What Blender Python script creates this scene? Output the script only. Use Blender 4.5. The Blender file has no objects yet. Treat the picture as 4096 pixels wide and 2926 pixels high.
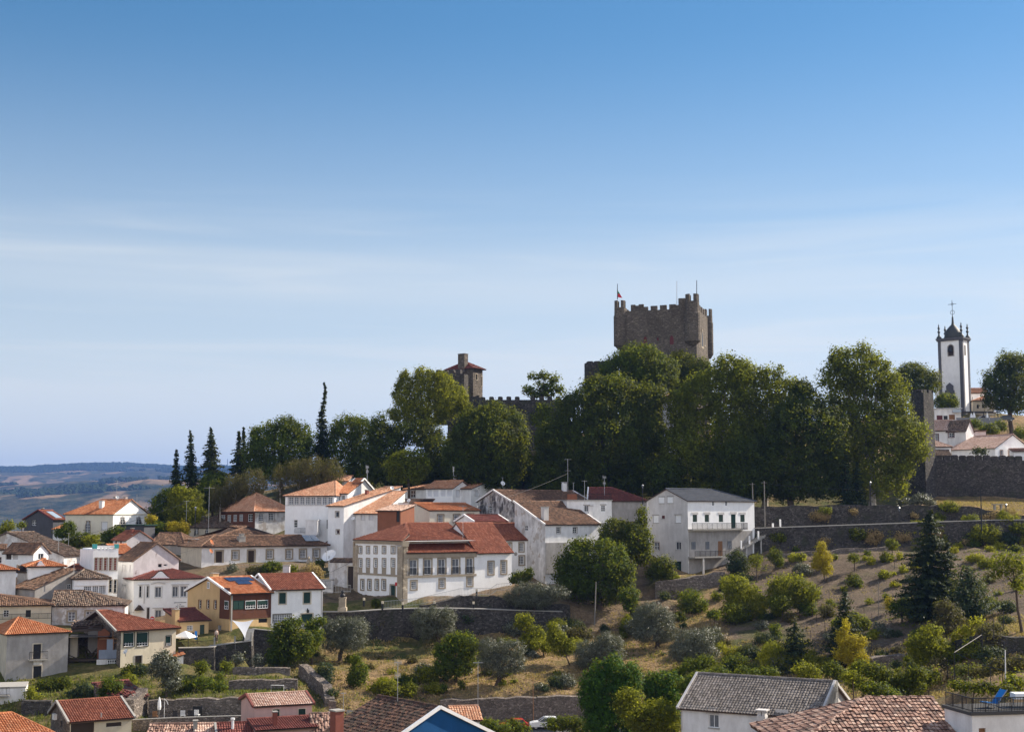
import bpy, math, random
import numpy as np
from mathutils import Vector, Matrix
R = math.radians
SC = bpy.context.scene
COL = SC.collection
random.seed(7)
# ---------------------------------------------------------------- camera, sky, sun, exposure
F, HZ, CX, CY = 5500.0, 2060.0, 2048.0, 1463.0      # focal length and horizon in pixels of the 4096 px photograph
PITCH = math.atan((HZ - CY) / F)
cam = bpy.data.objects.new("camera", bpy.data.cameras.new("camera"))
COL.objects.link(cam)
cam.rotation_euler = (R(90) + PITCH, 0, 0)
cam.data.sensor_width = 36.0
cam.data.lens = 36.0 * F / 4096.0
cam.data.clip_start, cam.data.clip_end = 1.0, 30000.0
SC.camera = cam
SUN_AZ, SUN_EL = R(62), R(34)                       # sun ahead of the camera, to the right
sl = bpy.data.lights.new("sun", 'SUN')
sl.energy, sl.angle, sl.color = 5.0, R(0.53), (1.0, 0.90, 0.76)
sun = bpy.data.objects.new("sun", sl); COL.objects.link(sun)
SDIR = Vector((math.sin(SUN_AZ) * math.cos(SUN_EL), math.cos(SUN_AZ) * math.cos(SUN_EL), math.sin(SUN_EL)))
sun.rotation_euler = SDIR.to_track_quat('Z', 'Y').to_euler()
W = bpy.data.worlds.new("World"); SC.world = W; W.use_nodes = True
def world():
    nt = W.node_tree; N = nt.nodes; L = nt.links
    bg = N["Background"]
    sky = N.new("ShaderNodeTexSky"); sky.sky_type = 'NISHITA'; sky.sun_disc = False
    sky.sun_elevation, sky.sun_rotation = SUN_EL, SUN_AZ
    sky.altitude, sky.air_density, sky.dust_density, sky.ozone_density = 700, 1.0, 0.25, 2.2
    gm = N.new("ShaderNodeHueSaturation"); gm.inputs["Saturation"].default_value = 1.25; gm.inputs["Value"].default_value = .95; gm.inputs["Hue"].default_value = .491
    L.new(sky.outputs[0], gm.inputs["Color"])
    tc = N.new("ShaderNodeTexCoord")
    def wisps(scale, zs, seed, lo, hi):
        mp = N.new("ShaderNodeMapping"); mp.inputs["Scale"].default_value = (1, 1, zs)
        mp.inputs["Location"].default_value = (seed, seed * .7, seed * .3); mp.inputs["Rotation"].default_value = (0, R(3), 0)
        L.new(tc.outputs["Generated"], mp.inputs[0])
        n = N.new("ShaderNodeTexNoise"); n.inputs["Scale"].default_value = scale
        n.inputs["Detail"].default_value = 7; n.inputs["Roughness"].default_value = .52; n.inputs["Distortion"].default_value = .5
        L.new(mp.outputs[0], n.inputs["Vector"])
        r = N.new("ShaderNodeMapRange"); r.interpolation_type = 'SMOOTHSTEP'; r.clamp = True
        r.inputs[1].default_value, r.inputs[2].default_value = lo, hi
        L.new(n.outputs[0], r.inputs[0]); return r.outputs[0]
    def math_(op, a, b):
        m = N.new("ShaderNodeMath"); m.operation = op
        for i, x in enumerate((a, b)):
            if isinstance(x, (int, float)): m.inputs[i].default_value = x
            else: L.new(x, m.inputs[i])
        return m.outputs[0]
    sep = N.new("ShaderNodeSeparateXYZ"); L.new(tc.outputs["Generated"], sep.inputs[0])
    def band(a, b, c, d):
        r1 = N.new("ShaderNodeMapRange"); r1.interpolation_type = 'SMOOTHSTEP'; r1.inputs[1].default_value, r1.inputs[2].default_value = a, b
        r2 = N.new("ShaderNodeMapRange"); r2.interpolation_type = 'SMOOTHSTEP'; r2.inputs[1].default_value, r2.inputs[2].default_value = c, d
        r2.inputs[3].default_value, r2.inputs[4].default_value = 1, 0
        L.new(sep.outputs[2], r1.inputs[0]); L.new(sep.outputs[2], r2.inputs[0])
        return math_('MULTIPLY', r1.outputs[0], r2.outputs[0])
    big = math_('MULTIPLY', wisps(1.3, 7, 3.1, .38, .66), band(.0, .06, .15, .25))
    fine = math_('MULTIPLY', wisps(3.2, 16, 8.7, .46, .74), band(.02, .08, .17, .26))
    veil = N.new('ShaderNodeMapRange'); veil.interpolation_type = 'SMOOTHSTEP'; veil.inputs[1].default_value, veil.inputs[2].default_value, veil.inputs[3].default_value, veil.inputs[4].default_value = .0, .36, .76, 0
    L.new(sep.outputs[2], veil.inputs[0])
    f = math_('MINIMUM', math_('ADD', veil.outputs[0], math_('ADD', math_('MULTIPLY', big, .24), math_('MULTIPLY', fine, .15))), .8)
    mx = N.new("ShaderNodeMix"); mx.data_type = 'RGBA'
    L.new(f, mx.inputs[0]); L.new(gm.outputs[0], mx.inputs[6])
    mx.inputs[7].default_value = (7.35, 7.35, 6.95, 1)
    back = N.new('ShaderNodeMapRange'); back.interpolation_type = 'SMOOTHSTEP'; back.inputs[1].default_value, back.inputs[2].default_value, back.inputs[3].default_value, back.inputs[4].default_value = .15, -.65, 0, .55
    L.new(sep.outputs[1], back.inputs[0]); back_fill = math_('MULTIPLY', back.outputs[0], wisps(1.1, 2.2, 5.2, .25, .55))
    m2 = N.new("ShaderNodeMix"); m2.data_type = 'RGBA'; L.new(back_fill, m2.inputs[0]); L.new(mx.outputs[2], m2.inputs[6]); m2.inputs[7].default_value = (16, 15.4, 15.6, 1)  # unseen bright cloud bank behind the camera, added as fill for shaded walls
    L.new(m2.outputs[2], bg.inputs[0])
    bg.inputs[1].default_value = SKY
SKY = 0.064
world()
VS = SC.view_settings
VS.view_transform, VS.look, VS.exposure, VS.gamma = 'Standard', 'None', 1.0, 1.0
SC.cycles.max_bounces = 6; SC.cycles.volume_bounces = 0; SC.cycles.transparent_max_bounces = 8
SC.cycles.use_denoising = True; SC.cycles.denoiser = 'OPENIMAGEDENOISE'
# ---------------------------------------------------------------- geometry helpers
SP, CP = math.sin(PITCH), math.cos(PITCH)
def ray(u, v):
    a, c = (u - CX) / F, (CY - v) / F
    return a, CP - c * SP, SP + c * CP
def P(u, v, d):                                     # the point at distance d (along the ground axis) seen at pixel u, v
    x, y, z = ray(u, v); return Vector((x * d / y, d, z * d / y))
def zat(Y, v):
    _, y, z = ray(CX, v); return z * Y / y
TILES = {1: (0, 1800, 2.706), 2: (700, 1800, 2.706), 3: (1400, 1800, 2.706), 4: (0, 2326, 2.706), 5: (700, 2326, 2.706), 6: (1400, 2326, 2.706),
         11: (2100, 1800, 2.706), 12: (2800, 1800, 2.706), 13: (3296, 1800, 2.706), 14: (2100, 2326, 2.706), 15: (2700, 2326, 2.706), 16: (3296, 2326, 2.706),
         'K': (2300, 1080, 3.093), 'C': (3500, 1240, 3.248), 'D': (3500, 1600, 3.248), 'E': (1500, 1350, 2.706), 'F': (0, 0, 1 / 1.802), 'S': (500, 1450, 2.165), 0: (0, 0, 1)}
def px(t, x, y):
    o = TILES[t]; return o[0] + x / o[2], o[1] + y / o[2]
def tag(o, label, cat, group=None):
    o["label"] = label; o["category"] = cat; o["kind"] = "thing"
    if group: o["group"] = group
    return o
def empty(name, label, cat, loc, rz=0, group=None):
    o = bpy.data.objects.new(name, None); COL.objects.link(o); o.empty_display_size = .5
    o.location = loc; o.rotation_euler = (0, 0, rz); return tag(o, label, cat, group)
def npmesh(name, V, loops, starts, mats, parent=None, midx=None, attr=None, smooth=False, loc=None):
    me = bpy.data.meshes.new(name); V = np.asarray(V, np.float32)
    me.vertices.add(len(V)); me.vertices.foreach_set("co", V.ravel())
    me.loops.add(len(loops)); me.loops.foreach_set("vertex_index", np.asarray(loops, np.int32))
    me.polygons.add(len(starts)); me.polygons.foreach_set("loop_start", np.asarray(starts, np.int32))
    for m in mats: me.materials.append(m)
    if midx is not None: me.polygons.foreach_set("material_index", np.asarray(midx, np.int32))
    me.polygons.foreach_set("use_smooth", np.full(len(starts), bool(smooth)))
    if attr is not None:
        at = me.attributes.new("tv", 'FLOAT', 'FACE'); at.data.foreach_set("value", np.asarray(attr, np.float32))
    me.update(calc_edges=True)
    o = bpy.data.objects.new(name, me); COL.objects.link(o)
    if parent: o.parent = parent
    if loc is not None: o.location = loc
    return o
class MB:
    def __init__(s): s.v = []; s.f = []; s.m = []; s.a = []
    def poly(s, pts, mi=0, a=.5):
        n = len(s.v); s.v += [tuple(p) for p in pts]; s.f.append(tuple(range(n, n + len(pts)))); s.m.append(mi); s.a.append(a)
    def hexa(s, p, mi=0, a=.5):                     # 8 corners: bottom ring then top ring
        n = len(s.v); s.v += [tuple(q) for q in p]
        for f in ((3, 2, 1, 0), (4, 5, 6, 7), (0, 1, 5, 4), (1, 2, 6, 5), (2, 3, 7, 6), (3, 0, 4, 7)):
            s.f.append(tuple(n + i for i in f)); s.m.append(mi); s.a.append(a)
    def box(s, x0, x1, y0, y1, z0, z1, mi=0, a=.5):
        s.hexa([(x0, y0, z0), (x1, y0, z0), (x1, y1, z0), (x0, y1, z0), (x0, y0, z1), (x1, y0, z1), (x1, y1, z1), (x0, y1, z1)], mi, a)
    def prism(s, pts, d, mi=0, a=.5):
        d = Vector(d); b = [Vector(p) for p in pts]; t = [p + d for p in b]; n = len(b)
        s.poly(b[::-1], mi, a); s.poly(t, mi, a)
        for i in range(n): s.poly([b[i], b[(i + 1) % n], t[(i + 1) % n], t[i]], mi, a)
    def tube(s, pts, r, n=6, mi=0, a=.5):
        pts = [Vector(p) for p in pts]; rs = r if isinstance(r, (list, tuple)) else [r] * len(pts); rings = []
        for i, p in enumerate(pts):
            t = (pts[min(i + 1, len(pts) - 1)] - pts[max(i - 1, 0)]).normalized()
            x = t.cross(Vector((0, 0, 1)) if abs(t.z) < .9 else Vector((1, 0, 0))).normalized(); y = t.cross(x)
            k = len(s.v); rings.append(k)
            for j in range(n):
                q = 2 * math.pi * j / n; s.v.append(tuple(p + (x * math.cos(q) + y * math.sin(q)) * rs[i]))
        for i in range(len(pts) - 1):
            for j in range(n):
                A, B = rings[i], rings[i + 1]
                s.f.append((A + j, A + (j + 1) % n, B + (j + 1) % n, B + j)); s.m.append(mi); s.a.append(a)
        for k in (rings[0], rings[-1]): s.f.append(tuple(range(k, k + n))); s.m.append(mi); s.a.append(a)
    def lathe(s, prof, c=(0, 0, 0), n=12, mi=0, sq=False):
        rings = []
        for r, z in prof:
            rings.append(len(s.v))
            for j in range(n):
                q = 2 * math.pi * (j + .5) / n; s.v.append((c[0] + r * math.cos(q), c[1] + r * math.sin(q), c[2] + z))
        for A, B in zip(rings, rings[1:]):
            for j in range(n): s.f.append((A + j, A + (j + 1) % n, B + (j + 1) % n, B + j)); s.m.append(mi); s.a.append(.5)
        s.f.append(tuple(range(rings[-1], rings[-1] + n))); s.m.append(mi); s.a.append(.5)
        s.f.append(tuple(range(rings[0] + n - 1, rings[0] - 1, -1))); s.m.append(mi); s.a.append(.5)
    def build(s, name, mats, parent=None, smooth=False, loc=None, attr=False):
        loops = [i for f in s.f for i in f]; st = []; k = 0
        for f in s.f: st.append(k); k += len(f)
        return npmesh(name, s.v or [(0, 0, 0)], loops, st, mats if isinstance(mats, (list, tuple)) else [mats], parent, s.m, s.a if attr else None, smooth, loc)
# ---------------------------------------------------------------- materials
MATS = {}
class NT:
    def __init__(s, name):
        s.m = bpy.data.materials.new(name); s.m.use_nodes = True; s.t = s.m.node_tree; s.N = s.t.nodes; s.L = s.t.links
        s.b = s.N["Principled BSDF"]; s.out = s.N["Material Output"]; s.pos = s.N.new("ShaderNodeNewGeometry").outputs["Position"]; MATS[name] = s.m
    def set(s, sock, val):
        if isinstance(val, bpy.types.NodeSocket): s.L.new(val, sock)
        elif isinstance(val, (tuple, list)) and len(val) == 3 and sock.type == 'RGBA': sock.default_value = (*val, 1)
        else: sock.default_value = val
    def P(s, **k):
        for n, v in k.items(): s.set(s.b.inputs[n.replace('_', ' ')], v)
    def map(s, sc, rot=(0, 0, 0), vec=None):
        m = s.N.new("ShaderNodeMapping"); m.inputs["Scale"].default_value = sc if isinstance(sc, tuple) else (sc,) * 3
        m.inputs["Rotation"].default_value = rot; s.L.new(vec or s.pos, m.inputs[0]); return m.outputs[0]
    def noise(s, scale, detail=4, rough=.55, vec=None, dist=0):
        n = s.N.new("ShaderNodeTexNoise"); s.L.new(vec or s.pos, n.inputs["Vector"]); n.inputs["Scale"].default_value = scale
        n.inputs["Detail"].default_value = detail; n.inputs["Roughness"].default_value = rough; n.inputs["Distortion"].default_value = dist; return n.outputs[0]
    def vor(s, scale, feat='F1', out=0, vec=None, rnd=1):
        n = s.N.new("ShaderNodeTexVoronoi"); n.feature = feat; n.inputs["Scale"].default_value = scale; n.inputs["Randomness"].default_value = rnd
        s.L.new(vec or s.pos, n.inputs["Vector"]); return n.outputs[out]
    def rng(s, x, a, b, c=0, d=1):
        n = s.N.new("ShaderNodeMapRange"); s.set(n.inputs[0], x)
        for i, q in enumerate((a, b, c, d)): n.inputs[i + 1].default_value = q
        return n.outputs[0]
    def mth(s, op, a, b=0.):
        n = s.N.new("ShaderNodeMath"); n.operation = op; s.set(n.inputs[0], a); s.set(n.inputs[1], b); return n.outputs[0]
    def mix(s, f, a, b, mode='MIX'):
        n = s.N.new("ShaderNodeMix"); n.data_type = 'RGBA'; n.blend_type = mode; s.set(n.inputs[0], f); s.set(n.inputs[6], a); s.set(n.inputs[7], b); return n.outputs[2]
    def ramp(s, f, stops):
        n = s.N.new("ShaderNodeValToRGB"); e = n.color_ramp.elements; s.set(n.inputs[0], f)
        while len(e) < len(stops): e.new(.5)
        for q, (p, c) in zip(e, stops): q.position = p; q.color = (*c, 1)
        return n.outputs[0]
    def attr(s, name="tv"):
        n = s.N.new("ShaderNodeAttribute"); n.attribute_name = name; return n.outputs["Fac"]
    def bump(s, h, st=.5, dist=.05):
        n = s.N.new("ShaderNodeBump"); n.inputs["Strength"].default_value = st; n.inputs["Distance"].default_value = dist
        s.L.new(h, n.inputs["Height"]); s.L.new(n.outputs[0], s.b.inputs["Normal"])
def plaster(name, c, dirt=(.25, .22, .2), amt=.35, lo=.5, hi=.75, patch=None, pamt=.62):
    k = NT(name); f = k.noise(.55, 6, .62)
    st = k.noise(1.0, 5, .6, k.map((1.6, 1.6, .55)))
    f2 = k.mth('MULTIPLY', k.rng(k.mth('ADD', k.mth('MULTIPLY', f, .5), k.mth('MULTIPLY', st, .5)), lo - .08, hi - .1), amt)
    col = k.mix(f2, c, dirt)
    col = k.mix(k.rng(k.noise(6, 3), .3, .7, 0, .10), col, tuple(x * .6 for x in c))
    if patch: col = k.mix(k.rng(k.noise(.8, 5, .6, k.map((1, 1, .8))), pamt - .03, pamt + .02), col, patch)
    k.P(Base_Color=col, Roughness=.9, Specular_IOR_Level=.2); k.bump(k.noise(4, 5), .25, .03); return k.m
def stone(name, c1, c2, mortar, scale=2.2, zs=1.7, bump=.8, moss=None):
    k = NT(name); wv = k.N.new("ShaderNodeVectorMath"); wv.operation = 'ADD'
    n = k.N.new("ShaderNodeTexNoise"); n.inputs["Scale"].default_value = .8; k.L.new(k.pos, n.inputs["Vector"])
    k.L.new(k.map((1, 1, zs)), wv.inputs[0]); k.L.new(n.outputs[1], wv.inputs[1]); v = wv.outputs[0]
    cell = k.vor(scale, 'F1', 1, v); edge = k.vor(scale, 'DISTANCE_TO_EDGE', 0, v)
    sp = k.N.new("ShaderNodeSeparateColor"); k.L.new(cell, sp.inputs[0])
    col = k.mix(sp.outputs[0], c1, c2)
    col = k.mix(k.rng(sp.outputs[1], .8, .95, 0, .5), col, tuple(min(1, x * 2.0) for x in c2))
    col = k.mix(k.rng(edge, .0, .07, .9, 0), col, mortar)
    col = k.mix(k.rng(k.noise(.25, 5), .45, .7, 0, .45), col, tuple(x * .45 for x in c1))
    if moss: col = k.mix(k.rng(k.noise(.5, 6), .55, .68, 0, .6), col, moss)
    k.P(Base_Color=col, Roughness=.95, Specular_IOR_Level=.15)
    k.bump(k.mth('ADD', k.rng(edge, 0, .12), k.mth('MULTIPLY', k.noise(7, 3), .4)), bump, .10); return k.m
def tilemat(name, stops, lichen=None, la=.5, lo=.5):
    k = NT(name); col = k.ramp(k.attr(), stops)
    col = k.mix(k.rng(k.noise(.35, 5), .4, .7, 0, .35), col, tuple(x * .55 for x in stops[0][1]))
    if lichen: col = k.mix(k.mth('MULTIPLY', k.rng(k.noise(1.3, 6, .65), lo, lo + .14), la), col, lichen)
    k.P(Base_Color=col, Roughness=.85, Specular_IOR_Level=.25); return k.m
def plain(name, c, rough=.7, metal=0., var=.15, spec=.3):
    k = NT(name); col = k.mix(k.rng(k.noise(2.5, 4), .3, .7, 0, var), c, tuple(x * .5 for x in c))
    k.P(Base_Color=col, Roughness=rough, Metallic=metal, Specular_IOR_Level=spec); return k.m
def leafmat(name, a, b, c=None, tr=.35, spec=.10, rough=.55):
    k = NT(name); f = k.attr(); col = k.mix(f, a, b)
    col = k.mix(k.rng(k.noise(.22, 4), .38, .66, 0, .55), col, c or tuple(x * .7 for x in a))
    k.P(Base_Color=col, Roughness=rough, Specular_IOR_Level=spec)
    t = k.N.new("ShaderNodeBsdfTranslucent"); k.L.new(k.mix(.35, col, (.50, .50, .03), 'MIX'), t.inputs[0])
    m = k.N.new("ShaderNodeMixShader"); m.inputs[0].default_value = tr
    k.L.new(k.b.outputs[0], m.inputs[1]); k.L.new(t.outputs[0], m.inputs[2]); k.L.new(m.outputs[0], k.out.inputs[0]); return k.m
M = dict(
    white=plaster("white_plaster", (.91, .90, .89), (.42, .40, .40), .22),
    white2=plaster("aged_white_plaster", (.83, .82, .81), (.38, .35, .33), .45, .46, .74),
    shabby=plaster("peeling_white_plaster", (.76, .74, .73), (.24, .22, .21), .7, .46, .72, (.42, .37, .33), .58),
    stained=plaster("black_stained_plaster", (.74, .71, .70), (.07, .06, .06), 1.0, .44, .64, (.36, .32, .29), .60),
    rough=plaster("rough_pale_plaster", (.68, .63, .64), (.40, .36, .36), .6, .42, .66, (.27, .22, .21), .66),
    grey=plaster("grey_cement_plaster", (.41, .385, .365), (.20, .185, .17), .6, .42, .68),
    lightgrey=plaster("pale_grey_cement_plaster", (.62, .595, .58), (.36, .335, .32), .55, .42, .7),
    basalt=plaster("dark_grey_dressed_stone", (.12, .12, .135), (.07, .07, .075), .5), leadgrey=plain("dark_lead_grey_dome", (.055, .06, .06), .6, 0, .3),
    darkgrey=plaster("dark_grey_plaster", (.085, .085, .10), (.05, .05, .05), .5),
    cream=plaster("cream_plaster", (.66, .58, .44), (.36, .30, .22), .4),
    beige=plaster("beige_plaster", (.60, .53, .42), (.28, .24, .19), .6),
    yellow=plaster("ochre_plaster", (.62, .43, .22), (.36, .23, .10), .35),
    pink=plaster("pink_plaster", (.60, .40, .35), (.36, .25, .22), .4),
    blue=plaster("deep_blue_plaster", (.012, .085, .24), (.01, .05, .13), .4),
    ivory=plaster("ivory_plaster", (.72, .66, .54), (.42, .36, .28), .3),
    brick=plaster("bare_brick", (.25, .10, .058), (.15, .065, .04), .5),
    wood=plaster("red_stained_boards", (.13, .052, .032), (.06, .026, .018), .6),
    boards=plaster("blue_grey_boards", (.24, .28, .36), (.12, .13, .16), .6),
    rubble=stone("rubble_stone", (.13, .108, .09), (.24, .20, .172), (.06, .052, .046), 3.0, 1.6, .7),
    darkrubble=stone("dark_rubble_stone", (.048, .043, .039), (.105, .094, .084), (.026, .023, .021), 3.0, 1.6, .7, (.05, .055, .03)),
    castle=stone("castle_stone", (.15, .125, .105), (.27, .23, .19), (.08, .07, .06), 1.7, 2.6),
    keepstone=stone("keep_schist", (.105, .088, .072), (.19, .16, .13), (.055, .048, .042), 2.4, 3.2),
    granite=plaster("dressed_granite", (.36, .30, .225), (.22, .185, .145), .5),
    warmgranite=stone("pale_granite_ashlar", (.37, .30, .22), (.44, .37, .28), (.30, .25, .19), 1.3, 2.2, .25),
    slate=tilemat("slate", [(0, (.045, .055, .075)), (1, (.085, .095, .12))]),
    orange=tilemat("new_orange_tiles", [(0, (.42, .145, .058)), (.6, (.54, .205, .09)), (1, (.62, .285, .145))], (.28, .13, .07), .4),
    peach=tilemat("pale_orange_tiles", [(0, (.50, .23, .125)), (.6, (.62, .325, .195)), (1, (.70, .44, .29))], (.40, .22, .14), .4),
    pinktile=tilemat("pale_pink_tiles", [(0, (.52, .32, .24)), (.6, (.66, .45, .35)), (1, (.74, .56, .46))], (.45, .3, .22), .4),
    red=tilemat("red_tiles", [(0, (.21, .066, .036)), (.6, (.28, .095, .055)), (1, (.36, .14, .085))], (.13, .055, .04), .4),
    maroon=tilemat("dull_red_tiles", [(0, (.17, .05, .04)), (1, (.26, .085, .065))], (.10, .05, .045), .5),
    brown=tilemat("weathered_brown_tiles", [(0, (.10, .065, .045)), (.5, (.21, .115, .07)), (1, (.33, .19, .12))], (.14, .095, .068), .6, .48),
    old=tilemat("lichened_old_tiles", [(0, (.09, .06, .045)), (.5, (.19, .125, .088)), (1, (.31, .21, .15))], (.15, .125, .10), .75, .47),
    clay=tilemat("mixed_clay_barrel_tiles", [(0, (.17, .10, .08)), (.35, (.30, .17, .125)), (.7, (.44, .27, .20)), (1, (.58, .42, .33))], (.06, .055, .05), .7, .52),
    greytile=tilemat("grey_brown_tiles", [(0, (.17, .145, .125)), (.6, (.25, .215, .19)), (1, (.32, .28, .25))], (.12, .11, .10), .4),
    darktile=tilemat("blackened_brown_tiles", [(0, (.05, .03, .022)), (.5, (.12, .065, .045)), (1, (.22, .115, .075))], (.05, .045, .035), .8, .46),
    underside=plain("tile_bedding", (.10, .065, .05)),
    glass=plain("window_glass", (.018, .022, .028), .08, 0, 0, .6),
    blind=plain("white_blind", (.66, .66, .68), .6, 0, .06),
    curtain=plain("pale_curtained_glass", (.17, .18, .20), .25, 0, .7),
    sash=plain("white_painted_wood", (.78, .78, .78), .5),
    green=plain("dark_green_paint", (.010, .040, .030), .5),
    olivegreen=plain("faded_green_paint", (.045, .07, .05), .6),
    darkwood=plain("dark_timber", (.045, .03, .022), .7),
    redwood=plain("oxblood_paint", (.10, .018, .02), .6),
    midwood=plain("brown_timber", (.22, .11, .05), .7),
    iron=plain("dark_iron", (.025, .025, .028), .5, .3),
    galv=plain("galvanised_metal", (.45, .45, .45), .45, .6),
    pole=plain("grey_weathered_pole", (.20, .18, .16), .8),
    dish=plain("white_enamel", (.78, .78, .78), .35),
    brickch=plain("red_brick", (.26, .085, .06), .9, 0, .4),
    concrete=plain("concrete", (.36, .34, .31), .9, 0, .4),
    solar=plain("solar_cells", (.02, .03, .07), .18, 0, 0, .8),
    collector=plain("collector_glass", (.30, .36, .42), .12, 0, 0, .8),
    bark=plain("brown_bark", (.085, .06, .042), .95, 0, .5),
    palebark=plain("pale_bark", (.36, .32, .27), .95, 0, .5),
    fabric=plain("grey_white_cloth", (.36, .38, .43), .8),
    whitecloth=plain("white_cloth", (.82, .82, .82), .8),
    bluecloth=plain("blue_cloth", (.02, .20, .55), .7), redpaint=plain("red_paint", (.55, .02, .03), .5),
    greenpaint=plain("green_flag_cloth", (.02, .16, .05), .7),
    carwhite=plain("white_car_paint", (.75, .76, .78), .25, 0, 0, .5), carred=plain("red_car_paint", (.40, .03, .025), .25, 0, 0, .5),
    cardark=plain("dark_car_paint", (.03, .035, .04), .25, 0, 0, .5), rubber=plain("black_rubber", (.02, .02, .02), .8),
    skin=plain("skin", (.50, .30, .22), .6), shirt=plain("pale_shirt", (.62, .52, .44), .8),
    asphalt=plain("asphalt", (.075, .072, .07), .9), teal=plain("turquoise_glazed_tile", (.06, .36, .36), .3),
)
# foliage: darker leaf tone, lighter leaf tone, patch colour
LM = dict(
    dark=leafmat("dark_green_leaves", (.008, .015, .003), (.095, .135, .017), (.020, .024, .006), .45),
    mid=leafmat("green_leaves", (.010, .022, .004), (.12, .18, .018), (.028, .038, .008), .46),
    plane=leafmat("yellowing_plane_leaves", (.018, .027, .004), (.22, .26, .020), (.045, .056, .008), .5),
    lime=leafmat("yellow_green_leaves", (.028, .048, .005), (.34, .34, .026), (.085, .10, .01), .52),
    vine=leafmat("bright_vine_leaves", (.15, .19, .014), (.44, .41, .03), (.26, .21, .015), .5),
    gold=leafmat("golden_leaves", (.24, .19, .012), (.52, .41, .03), (.36, .27, .016), .5),
    olive=leafmat("silver_olive_leaves", (.028, .034, .018), (.19, .20, .14), (.055, .062, .038), .15, .4, .45),
    conifer=leafmat("conifer_needles", (.008, .016, .005), (.040, .056, .018), (.014, .022, .008), .12),
    pine=leafmat("bright_pine_needles", (.010, .040, .005), (.085, .18, .016), (.028, .080, .008), .35),
    brownish=leafmat("thin_brownish_twigs", (.045, .042, .018), (.125, .105, .048), (.08, .06, .03), .3),
    bluegreen=leafmat("blue_green_leaves", (.018, .034, .015), (.055, .08, .042), (.03, .05, .024), .25),
    dry=leafmat("dry_grass_blades", (.25, .175, .075), (.46, .34, .17), (.30, .20, .09), .3, .1, .8),
    grass=leafmat("green_grass_blades", (.060, .085, .018), (.15, .17, .045), (.10, .11, .03), .35, .1, .7),
    soil=plain("soil_clod", (.16, .125, .10), .95, 0, .5),
)
# ---------------------------------------------------------------- terrain
GP = []
for u, v, d in ((300, 2160, 262), (520, 2175, 262), (700, 2160, 272), (60, 2275, 225), (250, 2215, 240), (0, 2420, 204), (400, 2420, 207), (200, 2400, 207), (500, 2205, 250), (600, 2490, 206), (430, 2480, 204),
    (100, 2500, 187), (450, 2500, 189), (100, 2752, 171), (250, 2745, 172), (450, 2710, 175), (620, 2700, 175), (720, 2640, 180), (1060, 2560, 190), (1180, 2560, 191), (1000, 2560, 196), (1250, 2520, 196),
    (1000, 2745, 175), (700, 2772, 171), (950, 2766, 171), 
    (150, 2785, 167), (420, 2790, 166), (150, 2880, 160), (450, 2880, 160),
    (1300, 2640, 192), (1400, 2640, 192), (1700, 2640, 194), (1500, 2700, 187), (2000, 2650, 192), (2000, 2740, 184), (1700, 2770, 181), (2300, 2640, 194), (2300, 2760, 183),
    (2450, 2560, 203), (2600, 2660, 190), (2700, 2690, 186), (2150, 2900, 169), (1300, 2790, 179), (1300, 2850, 172), (1600, 2850, 173),
    (2800, 2740, 180), (3100, 2700, 183), (3400, 2700, 180), (2750, 2480, 207), (2900, 2430, 212), (2900, 2550, 197), (3200, 2500, 200), (3200, 2350, 217), (3200, 2240, 228), (3100, 2220, 231), (3500, 2205, 231.5), (3500, 2350, 214), (3500, 2500, 195), (3500, 2620, 180),
    (3900, 2190, 229), (3900, 2350, 205), (3900, 2480, 185), (3700, 2600, 172), (4050, 2600, 150), (4050, 2760, 112), (3700, 2770, 150), (3950, 2700, 130), (4200, 2300, 205), (4300, 2600, 150),
    
    (3200, 2108, 239.5), (3600, 2094, 239.5), (4000, 2084, 239.5),
    (3900, 2018, 258), (4060, 2010, 268), (3720, 2005, 270), (3800, 1996, 277), (4090, 1993, 277), (4400, 1993, 277),
    (3900, 1885, 292), (3600, 1900, 292), (4300, 1890, 292), (3900, 1770, 326), (3850, 1650, 339), (4200, 1680, 336), (3800, 1650, 360),
    (2700, 2034, 256), (3000, 2034, 256), (3400, 2034, 256), (3640, 2030, 256), (2700, 2032, 272), (3000, 2032, 272), (3300, 2032, 272), (3550, 2030, 272), (2400, 2025, 256), (2600, 1850, 290), (2900, 1850, 290), (3300, 1870, 290), (2650, 1720, 303), (2650, 1700, 330), (3200, 1720, 330), (2000, 1800, 313), (1650, 1840, 306), (2300, 1800, 308),
    (2600, 2312, 226), (2800, 2302, 226), (2950, 2290, 228), (2650, 2390, 215), (2850, 2370, 216), (2400, 2350, 222), (2200, 2335, 222), (1600, 2428, 204), (1430, 2415, 208), (1850, 2395, 211), (2050, 2350, 215),
    (1340, 2400, 209), (1500, 2270, 228), (1100, 2270, 226), (900, 2270, 226), (1200, 2225, 248), (1500, 2225, 250), (1300, 2390, 213), (1380, 2405, 213), (1300, 2140, 262), (1600, 2150, 256), (1900, 2100, 250), (2300, 2120, 240), (1700, 2030, 268), (1300, 2040, 268), (2200, 2030, 260),
    (1000, 2010, 285), (700, 2045, 295), (850, 2175, 262), (1200, 1955, 295), (1700, 1900, 300)):
    GP.append(tuple(P(u, v, d)))
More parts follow.
